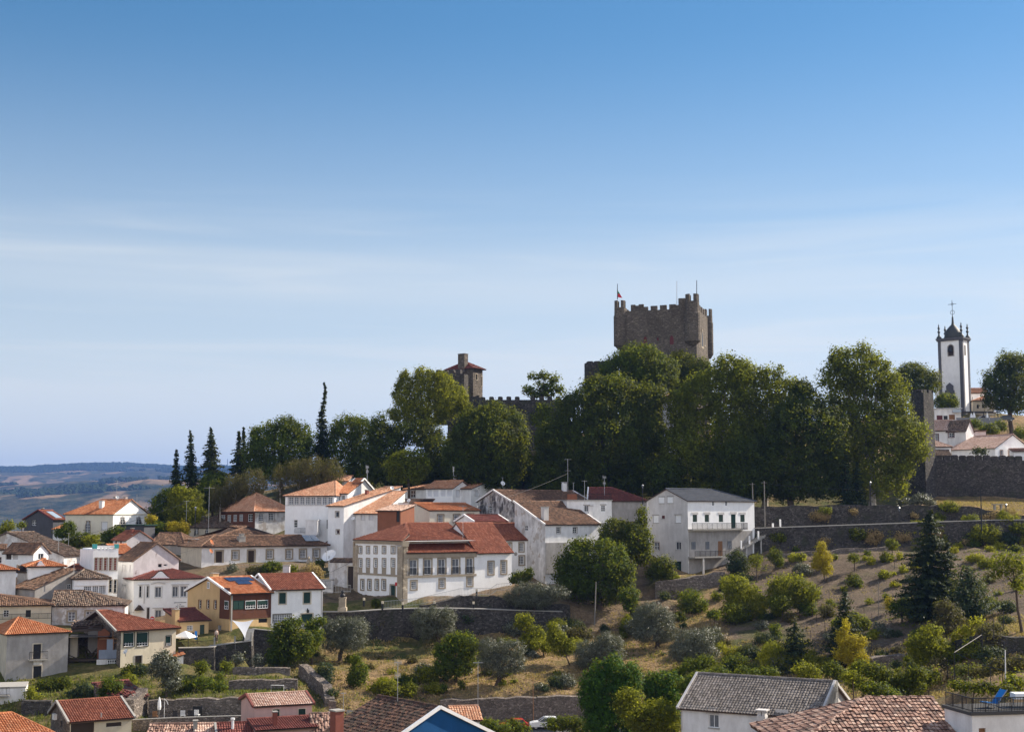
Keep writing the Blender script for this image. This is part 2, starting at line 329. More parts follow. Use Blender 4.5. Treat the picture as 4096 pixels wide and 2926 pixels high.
RW = [
    ("garden_wall", "high stone garden wall below the manor lawn, behind the olive trees", "wall", [(1290, 2447, 200, 2545), (1400, 2447, 200.5, 2560), (1550, 2437, 201.5, 2560), (1680, 2433, 203, 2560), (1790, 2433, 204, 2550), (1940, 2436, 205, 2540), (2110, 2442, 206, 2522), (2250, 2446, 207, 2512)], 'darkrubble', 1.4, None, .12),
    ("ramp_wall", "stone wall under the sloping railed path of the manor", "wall", [(1690, 2420, 203.6, 2435), (1850, 2384, 206.5, 2437), (1960, 2382, 208, 2450), (2060, 2400, 208.5, 2500), (2120, 2404, 208.5, 2515), (2280, 2420, 209, 2520)], 'darkrubble', 1.3),
    ("upper_retaining_wall", "long upper retaining wall of dark stone under the big trees on the right", "wall", [(2980, 2026, 242, 2115), (3200, 2021, 241.5, 2112), (3500, 2020, 241, 2102), (3780, 2020, 241, 2096), (3880, 2024, 241, 2094), (3950, 2040, 241, 2092), (4030, 2054, 241, 2090), (4200, 2070, 241, 2090)], 'darkrubble', 1.6),
    ("lower_retaining_wall", "lower retaining wall of dark stone with a pale path edge above the vineyard", "wall", [(2960, 2115, 235, 2216), (3200, 2107, 235, 2205), (3600, 2093, 235, 2188), (3980, 2080, 235, 2180), (4200, 2078, 235, 2175)], 'darkrubble', 1.6, None, .14),
    ("vineyard_ledge", "low earth and stone ledge running across the top of the vineyard", "wall", [(3125, 2212, 230.8, 2230), (3300, 2200, 230.8, 2215), (3560, 2186, 230.8, 2200)], 'rubble', 1.2),
    ("house_terrace_wall", "rough stone terrace wall below the slate roofed house", "wall", [(2620, 2325, 220, 2400), (2700, 2318, 219, 2395), (2900, 2286, 223, 2330)], 'rubble', 1.2),
    ("road_wall", "stone wall beside the road with the parked cars", "wall", [(1760, 2800, 178, 2875), (1900, 2795, 178, 2878), (2150, 2788, 178, 2880), (2420, 2782, 178, 2880)], 'rubble', 1.4),
    ("yellow_terrace_wall", "high stone wall under the yellow house terrace", "wall", [(715, 2592, 183.2, 2690), (855, 2588, 184.5, 2692), (870, 2580, 185.5, 2692), (1005, 2563, 187, 2692), (1015, 2515, 188.5, 2700), (1110, 2525, 190, 2695)], 'darkrubble', 1.2, None, .1),
    ("low_garden_wall", "low stone garden wall in shade behind the thin white pipe frame", "wall", [(915, 2724, 174, 2765), (1050, 2718, 174.5, 2760), (1190, 2716, 175, 2760)], 'rubble', 1.2),
    ("broken_garden_wall", "broken low stone wall under the dark fig tree", "wall", [(930, 2670, 179.5, 2695), (1020, 2668, 180, 2695), (1160, 2672, 180.5, 2698)], 'rubble', 1.2),
    ("slope_wall", "crumbling stone wall stepping down the slope right of the garden", "wall", [(1195, 2655, 182, 2720), (1235, 2690, 179.5, 2745), (1290, 2735, 176.5, 2790), (1300, 2790, 174, 2830)], 'rubble', 1.2),
    ("umbrella_wall", "long rubble wall of the lower terrace behind the folded white umbrella", "wall", [(594, 2802, 164.5, 2880), (700, 2797, 165, 2880), (960, 2790, 165.5, 2880), (1000, 2788, 165.7, 2880)], 'rubble', 1.2),
    ("patio_wall", "low plastered stone wall in front of the terrace chairs", "wall", [(530, 2878, 158, 2930), (700, 2870, 158.5, 2930), (965, 2862, 159, 2930)], 'rubble', .4, None, .08),
    ("left_garden_wall", "dark stone garden wall between the white corner house and the red roof", "wall", [(85, 2800, 162, 2860), (205, 2798, 162.5, 2860)], 'darkrubble', 1.2),
    ("shed_wall", "dark stone shed wall with a fallen tile roof below the ruin", "wall", [(470, 2800, 160, 2890), (535, 2796, 161, 2890), (592, 2752, 166, 2880)], 'rubble', 1.2),
    ("gate_pillar", "square stack of rough stones at the end of the pink house yard", "pillar", [(1318, 2800, 160, 2900), (1345, 2800, 160.2, 2900)], 'rubble', .8),
    ("bank_wall", "dark bank wall with dry grass on top at the right edge", "wall", [(3780, 2575, 158, 2640), (3900, 2540, 152, 2640), (4150, 2550, 150, 2650)], 'darkrubble', 1.2),
    ("field_wall", "grey stone wall behind the yellow tree on the slope", "wall", [(3490, 2632, 172, 2690), (3620, 2612, 174, 2670)], 'rubble', 1.2),
]
for w in RW:                                        # the ground stands lower before each wall and higher behind it
    if w[0] in ("gate_pillar", "ruined_wall"): continue
    th = w[5]
    for q0, q1 in zip(w[3], w[3][1:]):
        A_, B_ = P(q0[0], q0[1], q0[2]), P(q1[0], q1[1], q1[2]); nb = Vector((A_.y - B_.y, B_.x - A_.x, 0)).normalized(); nb = nb if nb.y > 0 else -nb
        n = max(1, int((A_ - B_).length / 2.6))
        for i in range(n + (q1 is w[3][-1])):
            u, v, d, vb = (x + (y - x) * i / n for x, y in zip(q0, q1)); lo, hi = P(u, vb, d), P(u, v, d)
            GP += [tuple(lo - nb * .7), tuple(lo + nb * .2 - Vector((0, 0, .25))), tuple(hi + nb * (th + .1) - Vector((0, 0, .3)))]
            if w[0] == 'upper_retaining_wall': GP += [tuple(hi + nb * (th + x) - Vector((0, 0, .35))) for x in (2.5, 6., 11.)]
GP += [(-150, 350, -30), (-60, 360, 2), (-250, 250, -25), (-200, 200, -20), (-120, 420, -50), (0, 400, 14), (100, 420, 18), (160, 400, 22), (-100, 480, -70), (0, 520, -40), (150, 520, -10), (260, 400, 5), (260, 250, 0), (250, 120, -10),
       (0, 0, -4), (-40, 0, -4), (40, 0, -4), (0, 40, -12), (-30, 80, -20), (0, 80, -20), (24, 80, -18), (-50, 120, -26), (0, 120, -27), (30, 125, -25), (-55, 145, -26.5), (-20, 145, -27), (10, 145, -27), (-150, 120, -27), (-120, 0, -10), (120, 0, -6), (80, 90, -12)]
GP = np.array(GP)
_d = np.hypot(GP[:, None, 0] - GP[None, :, 0], GP[:, None, 1] - GP[None, :, 1])
_w = np.linalg.solve(_d + np.eye(len(GP)) * 1e-6, GP[:, 2] + 10)
def gzn(X, Y):
    X = np.asarray(X, float).ravel(); Y = np.asarray(Y, float).ravel(); out = np.empty(len(X))
    for i in range(0, len(X), 20000):
        s = slice(i, i + 20000); out[s] = np.hypot(X[s, None] - GP[None, :, 0], Y[s, None] - GP[None, :, 1]) @ _w - 10
    return out
def gz(x, y): return float(gzn([x], [y])[0])
def hit(u, v, d0=120., d1=330.):                    # distance at which the ray through a pixel meets the ground
    d = np.arange(d0, d1, .25); x, y, z = ray(u, v)
    g = gzn(x / y * d, d); k = np.nonzero(g >= z / y * d)[0]
    return float(d[k[0]]) if len(k) else d1
def snoise(x, y, s=1.0, seed=0):
    r = np.random.RandomState(seed); o = 0
    for k in range(5):
        a = r.rand() * 6.28; f = s * 1.9 ** k; b = r.rand() * 6.28
        o = o + np.sin((x * np.cos(a) + y * np.sin(a)) * f + b + 1.7 * np.sin((y * np.cos(a) - x * np.sin(a)) * f * .7 + b * 2)) / 1.6 ** k
    return o / 2.2
def ground():
    xs = np.concatenate([-np.geomspace(14000, 190, 26), np.arange(-180, 211, 1.5), np.geomspace(220, 14000, 26)])
    ys = np.concatenate([-np.geomspace(800, 30, 8), np.arange(-20, 130, 3), np.arange(130, 290, .5), np.arange(290, 500, 4), np.geomspace(510, 15000, 26)])
    X, Y = np.meshgrid(xs, ys); Z = np.empty(X.shape)
    Xc, Yc = np.clip(X, -190, 230), np.clip(Y, -60, 500)
    Z = gzn(Xc, Yc).reshape(X.shape)
    far = np.clip(np.hypot(X - Xc, Y - Yc) / 600, 0, 1); far = far * far * (3 - 2 * far)
    Z = Z * (1 - far) + -225 * far
    Z += (1 - far) * .12 * snoise(X, Y, 1.1, 3) + (1 - far) * .05 * snoise(X, Y, 3.1, 4)
    ny, nx = X.shape; idx = np.arange(nx * ny).reshape(ny, nx)
    q = np.stack([idx[:-1, :-1], idx[:-1, 1:], idx[1:, 1:], idx[1:, :-1]], -1).reshape(-1, 4)
    k = NT("ground_soil_and_dry_grass")
    vin, grn = k.attr("vineyard"), k.attr("green")
    n1, n2, n3 = k.noise(.35, 6, .65), k.noise(2.2, 6, .7), k.noise(9, 4, .7)
    dry = k.mix(k.rng(n2, .35, .68), (.19, .125, .062), (.42, .285, .15)); dry = k.mix(k.rng(n1, .48, .66, 0, .7), dry, (.13, .12, .04))
    soil = k.mix(k.rng(n2, .3, .7), (.095, .07, .05), (.215, .16, .115)); soil = k.mix(k.rng(n1, .5, .68, 0, .6), soil, (.13, .115, .06))
    soil = k.mix(k.rng(n3, .62, .72, 0, .7), soil, (.36, .30, .22))
    gr = k.mix(k.rng(n2, .3, .7), (.045, .06, .015), (.11, .12, .035))
    big = k.noise(.14, 6, .7, None, 1.5); dry = k.mix(k.rng(big, .48, .62, 0, .75), dry, (.085, .065, .038)); soil = k.mix(k.rng(big, .5, .64, 0, .7), soil, (.06, .048, .034))
    col = k.mix(vin, dry, soil); col = k.mix(k.mth('MULTIPLY', grn, k.rng(n1, .3, .6, .35, 1)), col, gr)
    k.P(Base_Color=col, Roughness=.97, Specular_IOR_Level=.1); k.bump(k.mth('ADD', n2, k.mth('MULTIPLY', n3, .5)), .9, .35)
    o = npmesh("ground", np.stack([X, Y, Z], -1).reshape(-1, 3), q.ravel(), np.arange(len(q)) * 4, [k.m], smooth=True)
    U = X / np.maximum(Y, 1) * F + CX
    vin_ = ((U > 2900 - (Y - 200) * 2) & (Y > 165) & (Y < 236)).astype(float)
    vin_ = np.maximum(vin_, ((U < 2700) & (U > -300) & (Y > 206) & (Y < 300)) * .7)
    g_ = ((U < 1320) & (Y < 205)).astype(float) * .9
    g_ = np.maximum(g_, (snoise(X, Y, .12, 9) > .55) * .7); g_ = np.maximum(g_, ((Y > 240) & (Y < 252) & (U > 3900)) * .9)
    g_ = np.maximum(g_, ((U > 1320) & (U < 1720) & (Y > 195.5) & (Y < 207)) * 1.0)
    g_ = np.maximum(g_, ((U > 1250) & (U < 1800) & (Y > 197) & (Y < 203)) * .8)
    g_ = np.maximum(g_, ((Y > 243) & (Y < 300) & (U < 3650)) * .8)
    for nm, a in (("vineyard", vin_), ("green", g_)):
        at = o.data.attributes.new(nm, 'FLOAT', 'POINT'); at.data.foreach_set("value", np.ascontiguousarray(a, np.float32).ravel())
    o["kind"] = "structure"; return o
ground()
def hillz(X, Y):
    t = np.clip((Y - 1900) / 8200, 0, 1); t = t * t * (3 - 2 * t)
    z = -220 + 538 * t
    ramp = np.clip((Y - 1900) / 1700, 0, 1)
    z = z + ramp * (80 * snoise(X, Y, .00052, 21) + 42 * snoise(X, Y, .0016, 22) + 12 * snoise(X, Y, .0057, 25)) * (1 - .55 * np.clip((Y - 7600) / 1900, 0, 1))
    z = z + 160 * np.exp(-(((X + 1300) / 1090) ** 2) - ((Y - 4700) / 1300) ** 2)    # the nearer shoulder
    z = z + 50 * np.exp(-(((X + 2800) / 400) ** 2) - ((Y - 9900) / 1000) ** 2)      # the wooded knoll on the skyline
    return np.where(Y > 10300, z - (Y - 10300) * .1, z)
def hills():
    xs = np.linspace(-7200, 5500, 300); ys = np.linspace(1850, 13000, 280)
    X, Y = np.meshgrid(xs, ys); Z = hillz(X, Y); ny, nx = X.shape; idx = np.arange(nx * ny).reshape(ny, nx)
    q = np.stack([idx[:-1, :-1], idx[:-1, 1:], idx[1:, 1:], idx[1:, :-1]], -1).reshape(-1, 4)
    k = NT("hillside_scrub_and_fields")
    a = k.noise(.0021, 5, .55, k.map((1, .6, 1))); b = k.noise(.016, 6, .72); c = k.noise(.0052, 4, .5, k.map((1, .45, 1)))
    scrub = k.mix(k.rng(b, .40, .60), (.018, .026, .010), (.085, .075, .040))
    field = k.mix(k.rng(b, .3, .7), (.17, .115, .065), (.29, .20, .12))
    col = k.mix(k.rng(k.mth('ADD', k.mth('MULTIPLY', a, .5), k.mth('MULTIPLY', c, .5)), .515, .55), scrub, field)
    col = k.mix(k.rng(k.vor(.0029, 'DISTANCE_TO_EDGE', 0, k.map((1, .5, 1))), .0, .02, .6, 0), col, (.03, .04, .018))
    k.P(Base_Color=col, Roughness=1, Specular_IOR_Level=0); k.bump(b, .8, 14)
    o = npmesh("hills", np.stack([X, Y, Z], -1).reshape(-1, 3), q.ravel(), np.arange(len(q)) * 4, [k.m], smooth=True); o["kind"] = "structure"
    r = np.random.RandomState(5); n = 120000                     # the far woodland: nobody could count it
    Y = 3100 + 7400 * r.rand(n) ** .8; U = -150 + 1250 * r.rand(n); X = (U - CX) / F * Y
    keep = (snoise(X, Y, .0028, 31) + .8 * snoise(X, Y, .0095, 33) + .9 * np.clip((Y - 8700) / 1000, -.5, 1) > .05)
    X, Y = X[keep][:46000], Y[keep][:46000]; n = len(X); rad = (4.2 + 6.5 * r.rand(n) ** 2.5) * np.where(Y > 8900, 1.35, 1)
    ph = (1 + 5 ** .5) / 2
    ico = np.array([(-1, ph, 0), (1, ph, 0), (-1, -ph, 0), (1, -ph, 0), (0, -1, ph), (0, 1, ph), (0, -1, -ph), (0, 1, -ph), (ph, 0, -1), (ph, 0, 1), (-ph, 0, -1), (-ph, 0, 1)]) / 1.9
    fc = np.array([(0, 11, 5), (0, 5, 1), (0, 1, 7), (0, 7, 10), (0, 10, 11), (1, 5, 9), (5, 11, 4), (11, 10, 2), (10, 7, 6), (7, 1, 8), (3, 9, 4), (3, 4, 2), (3, 2, 6), (3, 6, 8), (3, 8, 9), (4, 9, 5), (2, 4, 11), (6, 2, 10), (8, 6, 7), (9, 8, 1)])
    V = np.stack([X, Y, hillz(X, Y) + rad * .5], -1)[:, None, :] + ico[None] * rad[:, None, None] * (.75 + .5 * r.rand(n, 12, 1)) * np.array([1.15, 1.15, .9])
    fi = (fc[None] + 12 * np.arange(n)[:, None, None]).reshape(-1, 3)
    w = npmesh("distant_woodland", V.reshape(-1, 3), fi.ravel(), np.arange(len(fi)) * 3, [plain("distant_oak_crowns", (.030, .042, .018), 1, 0, .5, 0)]); w["kind"] = "stuff"
hills()
# ---------------------------------------------------------------- houses
def inside(poly, x, y):
    c = np.zeros(x.shape, bool); n = len(poly)
    for i in range(n):
        (x0, y0), (x1, y1) = poly[i], poly[i - 1]
        if abs(y0 - y1) < 1e-9: continue
        c ^= ((y0 > y) != (y1 > y)) & (x < (x1 - x0) * (y - y0) / (y1 - y0) + x0)
    return c
class Roof:                                         # slabs, barrel tiles and ridge caps gathered into one mesh
    def __init__(s, pitch=.26, row=.42, h=.085, jit=.0, seed=1, seg=(-.5, -.24, .24, .5)):
        s.V = []; s.loops = []; s.st = []; s.mi = []; s.at = []; s.nv = 0; s.nl = 0; s.p, s.row, s.h, s.j = pitch, row, h, jit; s.r = np.random.RandomState(seed); s.seg = np.array(seg)
    def add(s, V, polys, mi, at):
        s.V.append(np.asarray(V, float).reshape(-1, 3))
        for f, a in zip(polys, at): s.st.append(s.nl); s.loops += [i + s.nv for i in f]; s.nl += len(f); s.mi.append(mi); s.at.append(a)
        s.nv += len(V)
    def mb(s, m, mi=0):
        s.add(m.v, m.f, mi, s.r.rand(len(m.f)))
    def slope(s, pts, th=.10, caps=()):
        pts = [Vector(p) for p in pts]; u = (pts[1] - pts[0]).normalized()
        n = u.cross(pts[-1] - pts[0]).normalized()
        if n.z < 0: n = -n
        v = n.cross(u)
        if v.z < 0: v = -v
        m = MB(); m.prism([p - n * (th + .02) for p in pts], n * th); s.mb(m, 1)
        o = pts[0]; pl = [((p - o).dot(u), (p - o).dot(v)) for p in pts]
        us = [a for a, _ in pl]; vs = [b for _, b in pl]
        gu = np.arange(min(us) + s.p / 2, max(us), s.p); gv = np.arange(min(vs) + s.row * .42, max(vs), s.row)
        if not len(gu) or not len(gv): return
        A, B = [q.ravel() for q in np.meshgrid(gu, gv)]
        k = inside(pl, A, B); A, B = A[k], B[k]; n_ = len(A)
        if not n_: return
        A = A + s.r.randn(n_) * s.p * .12 * s.j; B = B + s.r.randn(n_) * s.row * .10 * s.j
        lift = s.r.randn(n_) * .03 * s.j + .05 * s.j * np.sin(A * .8 + B * .6)
        q = len(s.seg); su = s.seg * s.p * .98; hh = np.where(np.abs(s.seg) > .4, 0, s.h)
        V = np.empty((n_, 2, q, 3)); U, Vv, Nn, O = (np.array(t) for t in (u, v, n, o))
        for e, (dv, dz) in enumerate(((-.52 * s.row, .05), (.58 * s.row, 0))):
            a = A[:, None] + su[None]; b = (B + dv)[:, None] + 0 * su; c = (lift + dz)[:, None] + hh[None]
            V[:, e] = O + a[..., None] * U + b[..., None] * Vv + c[..., None] * Nn
        base = s.nv + np.arange(n_)[:, None] * 2 * q
        fs = np.stack([np.stack([base[:, 0] + j, base[:, 0] + j + 1, base[:, 0] + q + j + 1, base[:, 0] + q + j], -1) for j in range(q - 1)], 1)
        s.V.append(V.reshape(-1, 3)); s.nv += n_ * 2 * q; fl = fs.ravel(); s.loops += fl.tolist(); nf = n_ * (q - 1)
        s.st += (s.nl + 4 * np.arange(nf)).tolist(); s.nl += 4 * nf; s.mi += [0] * nf; s.at += np.repeat(s.r.rand(n_), q - 1).tolist()
    def cap(s, a, b, r=.13, mi=0):
        a, b = Vector(a), Vector(b); L = (b - a).length; n = max(2, int(L / .45)); m = MB()
        for i in range(n):
            p, q = a.lerp(b, i / n), a.lerp(b, (i + 1.12) / n); m.tube([p, q], [r, r * .86], 6)
        s.mb(m, mi)
    def bar(s, a, b, w, h, mi=2):
        m = MB(); beam(m, a, b, w, h); s.mb(m, mi)
    def build(s, mats, parent):
        return npmesh("roof", np.concatenate(s.V), s.loops, s.st, mats, parent, s.mi, s.at)
def beam(m, a, b, w, h, mi=0):
    a, b = Vector(a), Vector(b); t = (b - a).normalized(); x = t.cross(Vector((0, 0, 1)))
    x = x.normalized() if x.length > 1e-4 else Vector((1, 0, 0)); y = x.cross(t); x *= w / 2; y *= h / 2
    m.hexa([a - x - y, a + x - y, a + x + y, a - x + y, b - x - y, b + x - y, b + x + y, b - x + y], mi)
class House:
    def __init__(s, name, label, t, A, B, ve, depth=8., cx=None, lx=None, wall='white', vb=None, group=None, cat='house', facemat=None, zbase=None):
        s.t = t; s.wallm = wall; s.fm = facemat or {}
        (ua, va), (ub, _) = px(t, A[0], ve), px(t, B[0], ve)
        a, b = P(ua, va, A[1]), P(ub, va, B[1]); ex = Vector((b.x - a.x, b.y - a.y, 0)); s.W = ex.length; ex.normalize(); ey = Vector((-ex.y, ex.x, 0))
        s.ze = a.z
        def dep(o, xx):
            uu, _v = px(t, xx, ve); rx, ry, _ = ray(uu, _v); k = rx / ry; return (k * o.y - o.x) / (ey.x - k * ey.y)
        if cx is not None: depth = dep(b, cx)
        elif lx is not None: depth = dep(a, lx)
        s.D = depth; cs = [a, b, a + ey * depth, b + ey * depth]
        zb = zbase if zbase is not None else (P(ua, px(t, 0, vb)[1], A[1]).z if vb is not None else min(gz(c.x, c.y) for c in cs) - .3)
        s.H = s.ze - zb
        if s.H < .5: print("LOW", name, label, s.H)
        print("DIM %-28s W %.1f D %.1f H %.1f rot %.0f" % (name, s.W, s.D, s.H, math.degrees(math.atan2(ex.y, ex.x))))
        s.rz = math.atan2(ex.y, ex.x); s.o = empty(name, label, cat, (a.x, a.y, zb), s.rz, group)
        s.org = Vector((a.x, a.y, zb)); s.ex, s.ey = ex, ey; s.holes = {k: [] for k in 'FRLK'}; s.wins = []; s.peak = {}; s.rf = None
    def local(s, p): q = p - s.org; return Vector((q.dot(s.ex), q.dot(s.ey), q.z))
    def world(s, p): return s.org + s.ex * p[0] + s.ey * p[1] + Vector((0, 0, p[2]))
    def fp(s, f, a, z, o):
        return {'F': (a, -o, z), 'R': (s.W + o, a, z), 'L': (-o, s.D - a, z), 'K': (s.W - a, s.D + o, z)}[f]
    def at(s, f, x, y, off=0.):                     # pixel -> (along, height) on a face (off = plane set back behind the face)
        r = Vector(ray(*px(s.t, x, y))); c = s.local(Vector((0, 0, 0))); d = Vector((r.dot(s.ex), r.dot(s.ey), r.z))
        if f == 'F': k = (off - c.y) / d.y
        elif f == 'R': k = (s.W - off - c.x) / d.x
        else: k = (off - c.x) / d.x
        p = c + d * k
        return {'F': (p.x, p.z), 'R': (p.y, p.z), 'L': (s.D - p.y, p.z)}[f]
    def aty(s, y0, x, y):                           # pixel -> (x, z) on the plane y = y0
        r = Vector(ray(*px(s.t, x, y))); c = s.local(Vector((0, 0, 0))); d = Vector((r.dot(s.ex), r.dot(s.ey), r.z)); p = c + d * ((y0 - c.y) / d.y); return p.x, p.z
    def rise(s, y, x=None):                         # height above the eave of pixel row y over the middle of the plan
        w = s.world((s.W / 2 if x is None else x, s.D / 2, 0)); return max(.4, zat(w.y, px(s.t, 0, y)[1]) - s.ze)
    def fbox(s, m, f, a0, a1, z0, z1, o0, o1, mi=0):
        c = [s.fp(f, a, z, o) for z in (z0, z1) for (a, o) in ((a0, o0), (a1, o0), (a1, o1), (a0, o1))]; m.hexa(c, mi)
    def rect(s, f, r, off=0.):
        a0, z1 = s.at(f, r[0], r[1], off); a1, z0 = s.at(f, r[2], r[3], off); a0, a1 = min(a0, a1), max(a0, a1)
        L = s.W if f == 'F' else s.D
        am = (a0 + a1) / 2; zt = s.at(f, (r[0] + r[2]) / 2, r[1], off)[1]; zb = s.at(f, (r[0] + r[2]) / 2, r[3], off)[1]
        return max(.05, a0), min(L - .05, a1), min(zb, zt), max(zb, zt)
    def win(s, f, *rects, kind='sash', fr=None, frm='granite', n=(2, 3), mat=None, off=0., sill=False, lintel=0, blind=0, name='window', label=None, hole=True, apron=None):
        for r in rects:
            q = s.rect(f, r, off)
            if q[1] - q[0] < .15: continue
            s.wins.append((f, q, kind, fr, frm, n, mat, off, sill, lintel, blind, name, label, apron))
            if hole and off == 0 and q[3] < s.H - .04 and q[2] > .05: s.holes[f].append(q)
            else: s.wins[-1] = s.wins[-1] + (True,)
    def gable(s, f, rise, pk=.5): s.peak[f] = (rise, pk)
    def walls(s, faces='FRLK', top=None):
        mats = []; mb = MB()
        for f in faces:
            mat = s.fm.get(f, s.wallm)
            if mat not in mats: mats.append(mat)
            mi = mats.index(mat); L = s.W if f in 'FK' else s.D
            A = sorted({0., L} | {a for q in s.holes[f] for a in q[:2]}); Z = sorted({0., s.H} | {min(s.H, max(0, z)) for q in s.holes[f] for z in q[2:]})
            for a0, a1 in zip(A, A[1:]):
                z0 = None
                for k, (zl, zh) in enumerate(zip(Z, Z[1:])):
                    hole = any(q[0] - 1e-6 <= a0 and a1 <= q[1] + 1e-6 and q[2] - 1e-6 <= zl and zh <= q[3] + 1e-6 for q in s.holes[f])
                    if not hole: mb.poly([s.fp(f, a0, zl, 0), s.fp(f, a1, zl, 0), s.fp(f, a1, zh, 0), s.fp(f, a0, zh, 0)], mi)
            for (a0, a1, z0, z1) in s.holes[f]:
                for c in (((a0, z0), (a1, z0)), ((a1, z0), (a1, z1)), ((a1, z1), (a0, z1)), ((a0, z1), (a0, z0))):
                    mb.poly([s.fp(f, *c[0], 0), s.fp(f, *c[1], 0), s.fp(f, *c[1], -.22), s.fp(f, *c[0], -.22)], mi)
            if f in s.peak:
                rise, pk = s.peak[f]
                if isinstance(pk, list): mb.poly([s.fp(f, 0, s.H, 0), s.fp(f, L, s.H, 0)] + [s.fp(f, a, s.H + z, 0) for a, z in pk], mi)
                else: mb.poly([s.fp(f, 0, s.H, 0), s.fp(f, L, s.H, 0), s.fp(f, L * pk, s.H + rise, 0)], mi)
        mb.poly([(0, 0, s.H), (s.W, 0, s.H), (s.W, s.D, s.H), (0, s.D, s.H)], 0)
        s.wallo = mb.build("wall", [M[m] for m in mats], s.o)
        s._windows(); return s
    def _windows(s):
        for w in s.wins:
            f, (a0, a1, z0, z1), kind, fr, frm, n, mat, off, sill, lintel, blind, name, label, apron = w[:14]; proud = len(w) > 14
            base = -off + (.0 if proud else -.17); m = MB(); W_, H_ = a1 - a0, z1 - z0
            if kind in ('arch', 'round'):
                def shp(g):
                    x0, x1, b, t = a0 - g, a1 + g, z0 - g, z1 + g; cx_, hw = (x0 + x1) / 2, (x1 - x0) / 2; sp = max(b + .1, t - hw * (1.5 if kind == 'arch' else 1)); pts = [(x0, b), (x1, b)]
                    for i in range(9):
                        q = i / 8; ang = q * math.pi
                        xx = cx_ + hw * math.cos(ang); pts.append((xx, sp + (t - sp) * (math.sin(ang) if kind == 'round' else 1 - abs(math.cos(ang)) ** 1.6)))
                    return pts
                pane = MB(); pane.prism([s.fp(f, a, z, .012) for a, z in shp(0)], Vector(s.fp(f, 0, 0, .02)) - Vector(s.fp(f, 0, 0, 0)))
                po = pane.build(name, M[mat or 'glass'], s.o)
                if fr:
                    sr = MB(); ins, out = shp(0), shp(fr)
                    for i in range(len(ins)):
                        j = (i + 1) % len(ins); sr.hexa([s.fp(f, *ins[i], 0), s.fp(f, *out[i], 0), s.fp(f, *out[j], 0), s.fp(f, *ins[j], 0), s.fp(f, *ins[i], .07), s.fp(f, *out[i], .07), s.fp(f, *out[j], .07), s.fp(f, *ins[j], .07)])
                    sr.build("surround", M[frm], po)
                if n:
                    sh = MB(); cx_ = (a0 + a1) / 2; s.fbox(sh, f, cx_ - .03, cx_ + .03, z0, z1 - .02, .033, .06)
                    for i in range(1, n[1]): zz = z0 + H_ * i / n[1]; s.fbox(sh, f, a0 + .04, a1 - .04, zz - .02, zz + .02, .034, .055)
                    sh.build("sash", M['sash'], po)
                continue
            if kind == 'sash' or kind == 'grid':
                s.fbox(m, f, a0, a1, z0, z1, base + .005, base + .03); po = m.build(name, M[mat or 'glass'], s.o)
                sh = MB(); t = min(.07, W_ * .09); b0, b1 = base + .03, base + .07
                s.fbox(sh, f, a0, a1, z0, z0 + t, b0, b1); s.fbox(sh, f, a0, a1, z1 - t, z1, b0, b1)
                s.fbox(sh, f, a0, a0 + t, z0 + t, z1 - t, b0, b1); s.fbox(sh, f, a1 - t, a1, z0 + t, z1 - t, b0, b1)
                for i in range(1, n[0]): x = a0 + W_ * i / n[0]; s.fbox(sh, f, x - t * .4, x + t * .4, z0 + t, z1 - t, b0, b1 - .01)
                for i in range(1, n[1]): z = z0 + H_ * i / n[1]; s.fbox(sh, f, a0 + t, a1 - t, z - t * .35, z + t * .35, b0, b1 - .014)
                sh.build("sash", M['sash'] if kind == 'sash' else M['iron'], po)
                if blind:
                    bl = MB(); s.fbox(bl, f, a0 + t, a1 - t, z1 - H_ * blind, z1 - t, b1, b1 + .03); bl.build("roller_blind", M['green'] if blind < .999 else M['blind'], po)
            else:                                   # shutter, door, blind, dark opening: one board with a rim and mid rail
                s.fbox(m, f, a0, a1, z0, z1, base + .005, base + .04)
                if kind in ('shutter', 'door', 'blind'):
                    t = .05; s.fbox(m, f, (a0 + a1) / 2 - .015, (a0 + a1) / 2 + .015, z0 + t, z1 - t, base + .04, base + .06)
                    s.fbox(m, f, a0, a0 + t, z0, z1, base + .04, base + .065); s.fbox(m, f, a1 - t, a1, z0, z1, base + .04, base + .065)
                    s.fbox(m, f, a0 + t, a1 - t, z1 - t, z1, base + .04, base + .065)
                po = m.build({'shutter': 'shutter', 'door': 'door', 'blind': 'window', 'dark': 'opening'}.get(kind, name) if name == 'window' else name, M[mat or {'shutter': 'green', 'door': 'darkwood', 'blind': 'blind', 'dark': 'iron'}[kind]], s.o)
            if label: po["label"] = label
            if fr:
                sr = MB(); e = -off + .005; t = e + .05
                s.fbox(sr, f, a0 - fr, a0, z0 - (0 if kind == 'door' else fr), z1 + fr, e, t); s.fbox(sr, f, a1, a1 + fr, z0 - (0 if kind == 'door' else fr), z1 + fr, e, t)
                s.fbox(sr, f, a0, a1, z1, z1 + fr * 1.1, e, t)
                if kind != 'door': s.fbox(sr, f, a0, a1, z0 - fr, z0, e, t + .03)
                if apron: s.fbox(sr, f, a0 - fr * .8, a1 + fr * .8, z0 - fr - apron, z0 - fr, e, t - .02)
                sr.build("surround", M[frm], po)
            if lintel:
                sr = MB(); s.fbox(sr, f, a0 - .2, a1 + .2, z1 + .02, z1 + lintel, .004, .05); sr.build("lintel", M[frm], po)
            if sill:
                sr = MB(); s.fbox(sr, f, a0 - .08, a1 + .08, z0 - .09, z0 - .01, -.02 - off, .10 - off); sr.build("sill", M['concrete'], po)
